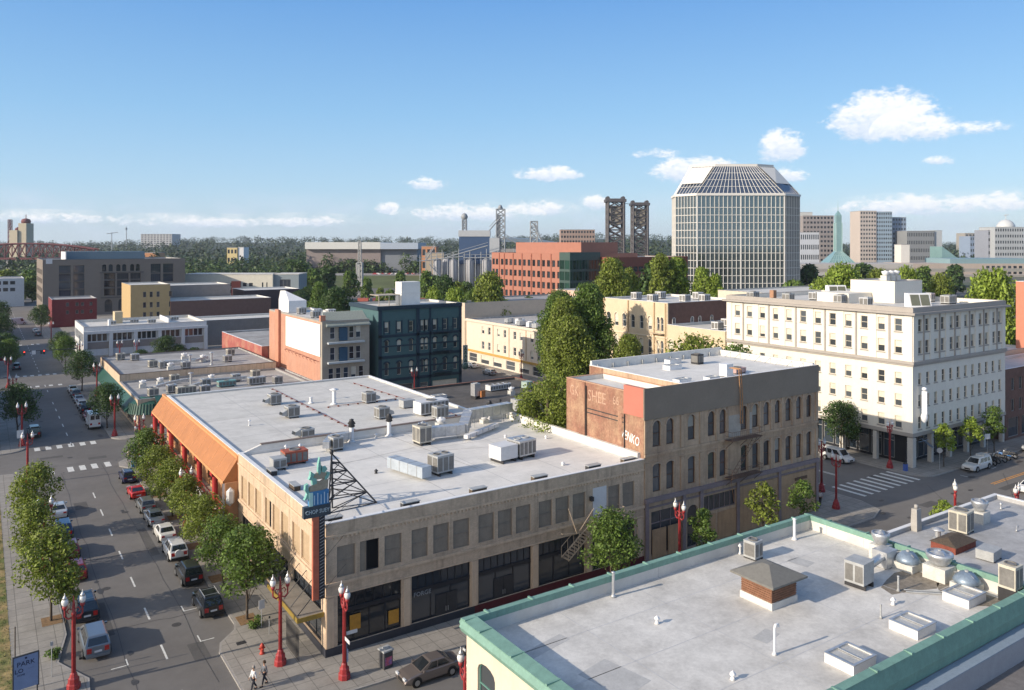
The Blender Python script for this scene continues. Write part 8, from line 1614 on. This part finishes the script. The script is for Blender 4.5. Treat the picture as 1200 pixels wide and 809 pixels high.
ML = mat('navy_lettering', (.012, .02, .06), .6, var=0); text_mesh('PARK', .46, .006, ML, pk, (0, -.06, 2.45), (R(90), 0, 0)); text_mesh('LO', .42, .006, ML, pk, (-.42, -.06, 2.0), (R(90), 0, 0)); text_mesh('- - -', .2, .004, ML, pk, (.3, -.06, 2.05), (R(90), 0, 0)); text_mesh('HOME', .17, .005, ML, pk, (-.3, -.06, 1.7), (R(90), 0, 0)); b = MB(); b.tube((.0, -.07, 2.82), (0, -.05, 2.82), .08, 5); b.build('emblem', ML, pk)
b = MB(); b.tube((0, 0, 0), (0, 0, 4.6), .04, 6); pz = b.build('thin_pole', M_TRUNK); pz.location = (2.0, 66.5, .14); tag(pz, 'thin dark rusty pole at the lawn edge beside the blue notice board', 'pole')
hy = thing('fire_hydrant', 'small red fire hydrant left of the corner lamp', 'fire hydrant', (18.1, 62.0, .14)); b = MB(); b.lathe(0, 0, [(.2, 0), (.2, .08), (.14, .1), (.14, .55), (.18, .58), (.16, .68), (.07, .78), (.04, .84), (0, .85)], 12); b.tube((-.24, 0, .45), (.24, 0, .45), .06, 8); b.tube((0, -.25, .4), (0, 0, .4), .08, 8); b.build('body', mat('hydrant_red', (.45, .05, .03), .5, var=.1), hy)
bn = thing('newspaper_box', 'dark grey bin with a coloured poster on the near sidewalk', 'bin', (25.3, 55.0, .14), R(8)); b = MB(); b.box(-.38, -.38, 0, .38, .38, 1.25); b.build('cabinet', mat('bin_grey', (.06, .06, .065), .6, var=.15), bn); b = MB(); b.box(-.44, -.44, 1.25, .44, .44, 1.36); b.box(-.2, -.2, 1.36, .2, .2, 1.45); b.build('lid', M_METAL2, bn); b = MB(); b.box(-.3, -.4, .25, .3, -.385, .85); b.build('poster', mat('red_blue_poster', (.45, .10, .16), .6, var=.5, scale=5, col2=(.12, .16, .4)), bn)
nb = thing('newspaper_box', 'dark tall kiosk behind the navy parked car near the crosswalk', 'kiosk', (18.6, 122.4, .14)); b = MB(); b.box(-.45, -.4, 0, .45, .4, 1.7); b.build('cabinet', M_DARK, nb); b = MB(); b.box(-.48, -.43, 1.7, .48, .43, 1.76); b.build('lid', M_METAL2, nb)
for i, (x, y, c, lb) in enumerate(((18.0, 123.9, (.03, .16, .35), 'blue newspaper box next to the dark kiosk'), (19.4, 122.6, (.35, .09, .03), 'orange newspaper box on the right of the dark kiosk'), (18.9, 127.6, (.5, .33, .03), 'yellow newspaper box beside the standing pedestrian'), (108.3 - .9, 61.9, (.06, .12, .4), 'blue box at the foot of the hotel lamp'))):
    o = thing('newspaper_box', lb, 'newspaper box', (x, y, .14)); b = MB(); b.box(-.25, -.22, .0, .25, .22, .95); b.build('cabinet', mat(f'box_paint_{i}', c, .5, var=.1), o); b = MB(); b.add([(-.27, -.24, .95), (.27, -.24, .95), (.27, .24, .95), (-.27, .24, .95), (-.27, .1, 1.15), (.27, .1, 1.15)], [(0, 1, 5, 4), (1, 2, 5), (2, 3, 4, 5), (3, 0, 4)]); b.build('hood', M_DARK, o)
tl = thing('traffic_signal', 'signal mast arm over the avenue with two red lit heads and a white sign', 'traffic signal', (19.4, 218.6, .14)); b = MB(); b.tube((0, 0, 0), (0, 0, 6.6), .14, 8, r1=.1); b.tube((0, 0, 6.2), (-11.4, 0, 6.4), .09, 6, r1=.06); b.build('pole', M_DARK, tl)
for x in (-7.0, -11.0):
    b = MB(); b.box(x - .2, -.2, 5.4, x + .2, .15, 6.5); b.box(x - .75, -.1, 5.5, x - .3, .1, 6.2) if x > -8 else None; h_ = b.build('signal_head', M_DARK, tl); b = MB(); b.tube((x, -.23, 6.2), (x, -.2, 6.2), .14, 12)
    red = bpy.data.materials.get('red_signal_light') or mat('red_signal_light', (.6, .02, .02), .4, var=0); red.node_tree.nodes['Principled BSDF'].inputs['Emission Color'].default_value = (1, .05, .03, 1); red.node_tree.nodes['Principled BSDF'].inputs['Emission Strength'].default_value = 3; b.build('signal_lens', red, h_)
b = MB(); b.box(-9.5, -.12, 5.5, -8.7, -.09, 6.4); b.build('lane_sign', M_PANELW, tl)
# ------------------------------------------------------------------ blade sign and its steel frame at the corner
bs = thing('restaurant_sign', 'tall red neon blade sign topped by a teal flame crest and CHOP SUEY board', 'sign', (21.2, 58.25, 0))
b = MB(); b.box(-.42, -.14, 5.0, .04, .14, 11.5); b.build('red_case', mat('faded_red_sign', (.42, .12, .07), .6, var=.15, scale=2), bs); b = MB(); b.box(.045, -.12, 5.0, .52, .12, 11.5); b.build('dark_side', mat('dark_sign_side', (.03, .03, .035), .6, var=.2), bs)
b = MB()
for k in range(26): z = 5.2 + k * .24; b.tube((.1, -.15, z), (.46, -.15, z + .14), .02, 4)
b.build('neon_tube', mat('dull_neon_tube', (.35, .35, .36), .4, var=.1), bs)
b = MB(); b.box(-1.15, -.2, 11.3, .95, .2, 12.15); b.build('name_board', mat('slate_sign_board', (.045, .065, .085), .5, var=.1), bs); ML2 = mat('pale_neon_lettering', (.45, .55, .60), .4, var=0)
text_mesh('CHOP SUEY', .42, .02, ML2, bs, (-.1, -.22, 11.72), (R(90), 0, 0), sx=.84)
b = MB(); b.box(-.72, -.17, 12.17, .8, .17, 13.25); b.build('blue_panel', mat('blue_sign_panel', (.05, .20, .42), .5, var=.15, scale=3), bs); b = MB()
for k in range(6): b.box(-.62 + k * .26, -.21, 12.25, -.56 + k * .26, -.175, 13.1 - (k % 2) * .15)
b.build('stripe', mat('pale_blue_stripe', (.45, .60, .72), .5, var=0), bs)
b = MB(); b.box(-.75, -.22, 12.17, -.45, -.185, 13.2); b.build('light_tower', mat('pale_aqua_paint', (.42, .66, .62), .6, var=.1), bs)
TQ = mat('aqua_flame_paint', (.19, .42, .37), .55, var=.15, scale=4); TAN_ = mat('bare_tan_metal', (.33, .29, .22), .7, var=.2, scale=4)
def plate(name, pts, y0, y1, m, par):
    pts = [(x * .84, 12.15 + (z - 12.15) * .74) for x, z in pts]; b = MB(); n = len(pts); b.add([(x, y0, z) for x, z in pts] + [(x, y1, z) for x, z in pts], [list(range(n)), list(range(2 * n - 1, n - 1, -1))] + [(i, (i + 1) % n, n + (i + 1) % n, n + i) for i in range(n)]); return b.build(name, m, par)
plate('crest', [(-.85, 13.4), (.9, 13.75), (.95, 14.6), (.55, 14.75), (.2, 14.5), (-.2, 14.7), (-.5, 14.2), (-.8, 14.1)], -.12, .12, TAN_, bs)
plate('flame', [(-1.3, 12.9), (-.9, 13.0), (-.75, 13.5), (-.95, 13.9), (-.95, 14.5), (-1.2, 14.4), (-1.25, 13.9), (-1.05, 13.5), (-1.15, 13.2)], -.17, .17, TQ, bs); plate('flame', [(-.55, 14.3), (-.15, 14.4), (-.2, 14.9), (-.5, 15.05), (-.35, 15.4), (-.7, 15.7), (-.75, 15.2), (-.9, 14.9), (-.6, 14.8)], -.17, .17, TQ, bs)
plate('flame', [(.05, 15.2), (.22, 15.4), (.22, 16.4), (.12, 17.0), (.0, 16.4), (-.05, 15.6)], -.15, .15, TQ, bs); plate('flame', [(.6, 14.6), (.95, 14.8), (1.1, 15.3), (.85, 15.4), (.8, 15.1), (.62, 15.0)], -.15, .15, TQ, bs); plate('flame', [(.3, 15.5), (.6, 15.4), (.85, 15.7), (.7, 16.0), (.45, 15.9), (.35, 16.1)], -.15, .15, TQ, bs); plate('crest', [(-.6, 14.75), (.8, 14.8), (.7, 15.4), (.2, 15.6), (-.3, 15.3)], -.1, .1, TAN_, bs)
b = MB()
for z in (5.6, 8.0, 10.2): b.tube((.5, .1, z), (.82, .5, z), .03, 4); b.tube((-.3, .1, z), (.8, 1.6, z + .8), .02, 4); b.tube((.5, -.05, z), (2.4, .4, z + 1.4), .018, 4)
b.build('wall_bracket', M_DARK, bs)
tf_ = thing('braced_tripod', 'dark steel braced tripod on the roof behind the blade sign', 'tripod', (23.9, 62.6, 10.09)); b = MB(); ap_ = (.1, .1, 4.55); L4 = [(-.6, -.9, 0), (.2, .2, 0), (3.8, -.6, 0), (1.2, 2.6, 0)]
for q in L4: b.tube(q, ap_, .075, 5, r1=.06)
lv = lambda q, t: tuple(q[i] + (ap_[i] - q[i]) * t for i in range(3))
for t0, t1 in ((0, .22), (.22, .45), (.45, .66), (.66, .82)):
    for i, j in ((0, 2), (1, 2), (0, 1), (2, 3), (1, 3)): b.tube(lv(L4[i], t1), lv(L4[j], t1), .045, 4); b.tube(lv(L4[i], t0), lv(L4[j], t1), .04, 4); 
b.tube(L4[0], L4[2], .06, 4); b.tube(L4[1], L4[2], .05, 4)
for k in range(3): b.tube((.2 - .5, -.7, .9 + 1.0 * k), (-2.2, -4.1, 1.4 + 1.0 * k), .04, 4)
b.lathe(.1, .1, [(.12, 4.5), (.2, 4.7), (.1, 4.85)], 6); b.build('steel_lattice', M_DARK, tf_)
# ------------------------------------------------------------------ people
SK = mat('skin', (.42, .25, .17), .6, var=.05)
def skinned(name, pts, edges, m, parent, root=0, sub=1):
    me = bpy.data.meshes.new(name); me.from_pydata([p[:3] for p in pts], edges, []); ob = bpy.data.objects.new(name, me); C.objects.link(ob)
    ob.modifiers.new('skin', 'SKIN'); me.skin_vertices.new() if not me.skin_vertices else None
    for i, p in enumerate(pts): me.skin_vertices[0].data[i].radius = (p[3], p[4] if len(p) > 4 else p[3]); me.skin_vertices[0].data[i].use_root = (i == root)
    s = ob.modifiers.new('sub', 'SUBSURF'); s.levels = sub; s.render_levels = sub
    dg = bpy.context.evaluated_depsgraph_get(); m2 = bpy.data.meshes.new_from_object(ob.evaluated_get(dg)); bpy.data.objects.remove(ob)
    m2.name = name; m2.materials.clear(); m2.materials.append(m); [setattr(p, 'use_smooth', True) for p in m2.polygons]
    r = bpy.data.objects.new(name, m2); C.objects.link(r); r.parent = parent; return r
def person(label, x, y, rot, shirt, pants, hair, stride=.22, h=1.74, long=False, arm=.12):
    o = thing('person', label, 'person', (x, y, .145 if x > 15 and y > 50 else .01), rot, None, h / 1.74); f = stride
    pts = [(0, 0, .95, .13, .10), (0, 0, 1.12, .12, .09), (0, 0, 1.32, .15, .10), (0, 0, 1.46, .07, .07), (.01, 0, 1.54, .05), (.02, 0, 1.62, .085, .075), (.02, 0, 1.70, .085, .08)]
    E = [(0, 1), (1, 2), (2, 3), (3, 4), (4, 5), (5, 6)]
    for s in (-1, 1):
        k = len(pts); q = s * f
        pts += [(0, s * .19, 1.40, .055), (-s * arm * .5, s * .23, 1.13, .042), (-s * arm * 1.2 + .06, s * .22, .90, .03), (-s * arm * 1.3 + .09, s * .22, .82, .036, .02)]; E += [(2, k), (k, k + 1), (k + 1, k + 2), (k + 2, k + 3)]
        for j, (dx, dz, l) in enumerate(((.03, .0, .07), (.01, -.02, .08), (-.01, -.02, .075), (-.03, -.01, .06))): a = len(pts); pts.append((pts[k + 3][0] + dx, s * .22 + s * .012 * j, pts[k + 3][2] - l, .009)); E.append((k + 3, a))
        a = len(pts); pts.append((pts[k + 3][0] + .05, s * .19, .80, .010)); E.append((k + 3, a))
        k = len(pts); pts += [(0, s * .09, .88, .085), (q * .5 + .03, s * .10, .50, .06), (q * 1.0 - (.06 if q < 0 else 0), s * .10, .10 + (.05 if q < 0 else 0), .042), (q + .14, s * .11, .045 + (.02 if q < 0 else 0), .04)]; E += [(0, k), (k, k + 1), (k + 1, k + 2), (k + 2, k + 3)]
    skinned('body', pts, E, SK, o)
    sh = [(0, 0, .92, .16, .125), (0, 0, 1.12, .145, .115), (0, 0, 1.32, .17, .125), (0, 0, 1.43, .10, .09)]; e2 = [(0, 1), (1, 2), (2, 3)]
    for s in (-1, 1):
        k = len(sh); sh += [(0, s * .19, 1.40, .072), (-s * arm * .5, s * .235, 1.15 if not long else 1.13, .06)]; e2 += [(2, k), (k, k + 1)]
        if long: sh.append((-s * arm * 1.15 + .05, s * .22, .93, .045)); e2.append((k + 1, k + 2))
    skinned('shirt', sh, e2, shirt, o)
    pa = [(0, 0, .93, .145, .115)]; e3 = []
    for s in (-1, 1): k = len(pa); q = s * f; pa += [(0, s * .09, .86, .10), (q * .5 + .03, s * .10, .50, .078), (q * 1.0 - (.06 if q < 0 else 0), s * .10, .13 + (.05 if q < 0 else 0), .06)]; e3 += [(0, k), (k, k + 1), (k + 1, k + 2)]
    skinned('trousers', pa, e3, pants, o)
    b = MB(); b.lathe(0, 0, [(.085, 1.64), (.105, 1.70), (.10, 1.76), (.06, 1.80), (0, 1.815)], 10); b.box(-.1, -.07, 1.58, -.03, .07, 1.7); b.build('hair', hair, o)
    b = MB()
    for s in (-1, 1): b.cbox(.105, s * .035, 1.675, .015, .02, .012)
    b.cbox(.115, 0, 1.635, .03, .02, .035, taper=.5); b.cbox(.10, 0, 1.60, .015, .05, .008); b.build('face_features', mat('face_dark', (.12, .06, .05), .6, var=0), o)
    b = MB()
    for s in (-1, 1): q = s * f; b.cbox(q + .07 - (.05 if q < 0 else 0), s * .10, (.05 if q < 0 else 0), .27, .1, .085, taper=.8)
    b.build('shoes', M_DARK, o); return o
def cloth(n, c): return mat('cloth_' + n, c, .9, var=.1, scale=6)
HB = cloth('brown_hair', (.06, .035, .02)); person('pedestrian in a white shirt crossing at the bottom edge, the left of the pair', 16.1, 57.2, R(-170), cloth('white', (.68, .68, .68)), cloth('dark', (.03, .03, .04)), cloth('grey_hair', (.3, .27, .24)), long=True); person('pedestrian in a grey jacket and dark trousers, the right of the crossing pair', 16.95, 57.5, R(-168), cloth('grey', (.14, .15, .17)), cloth('dark', (0, 0, 0)), HB, long=True)
person('man in a white shirt and black trousers walking at the brick building corner', 84.8, 59.6, R(200), cloth('white', (0, 0, 0)), cloth('black', (.012, .012, .014)), HB, .12); person('pedestrian in pale shirt and shorts on the corner beside the yellow newspaper box', 17.9, 127.3, R(-80), cloth('cream', (.55, .52, .42)), cloth('navy', (.03, .04, .09)), HB, .1)
person('distant pedestrian in white, left of the two by the far shops', 99.5, 141.0, R(90), cloth('white', (0, 0, 0)), cloth('dark', (0, 0, 0)), HB, .15); person('distant pedestrian in pale pink, right of the two by the far shops', 101.0, 140.6, R(90), cloth('pink', (.6, .42, .4)), cloth('dark', (0, 0, 0)), HB, .15)
for i, (x, y) in enumerate(((21.3, 143.9), (22.6, 143.6), (23.8, 143.9))): person(f'pedestrian waiting under the green ribbed canopy, {ORD[i]} from the left', x, y, R(-90), cloth('white' if i != 1 else 'red', (.4, .05, .05)), cloth('dark', (0, 0, 0)), HB, .05)
# table at the corner cafe and wires
GLB = [o for o in bpy.data.objects if o.type == 'MESH' and o.parent is None and 'kind' not in o and 'label' not in o]
for o in GLB: print('UNTAGGED', o.name)

b = MB(); rng = random.Random(21)
for (x, y) in ((9.6, 82), (14.2, 104), (11.0, 135), (97, 50), (8.9, 165), (103, 53), (13.6, 71), (30, 46), (45, 48.5)): b.tube((x, y, .001), (x, y, .0125), .38, 16)
structure(b.build('manhole_cover', mat('cast_iron_cover', (.06, .055, .05), .7, var=.3, scale=8)))
b = MB()
for k in range(34):
    x = rng.choice([16.3, 7.6, 16.4, 14.4, 9.3]) + rng.uniform(-.4, .4); y = rng.uniform(58, 200); r_ = rng.uniform(.12, .42); n = 9; b.poly([(x + r_ * rng.uniform(.6, 1.1) * math.cos(R(40 * i)), y + r_ * 1.9 * rng.uniform(.6, 1.1) * math.sin(R(40 * i)), .0092 + k * .00005) for i in range(n)])
for k in range(20):
    x = rng.uniform(86, 130); y = rng.uniform(45, 57); r_ = rng.uniform(.15, .5); b.poly([(x + r_ * 1.8 * rng.uniform(.6, 1.1) * math.cos(R(40 * i)), y + r_ * rng.uniform(.6, 1.1) * math.sin(R(40 * i)), .0092 + k * .00005) for i in range(9)])
structure(b.build('oil_stain', mat('oil_stained_asphalt', (.055, .052, .05), .6, var=.3, scale=4)))
# ------------------------------------------------------------------ air
hz = MB(); hz.box(-2500, -600, -1.5, 4600, 5200, 130); hzm = bpy.data.materials.new('haze_air'); hzm.use_nodes = True; nt = hzm.node_tree; nt.nodes.clear()
o_ = nt.nodes.new('ShaderNodeOutputMaterial'); v_ = nt.nodes.new('ShaderNodeVolumePrincipled'); v_.inputs['Color'].default_value = (.80, .88, 1.0, 1); v_.inputs['Density'].default_value = HAZE_DENSITY = .000075; v_.inputs['Anisotropy'].default_value = .2
nt.links.new(v_.outputs[0], o_.inputs['Volume']); hzo = hz.build('haze', hzm); hzo['kind'] = 'stuff'
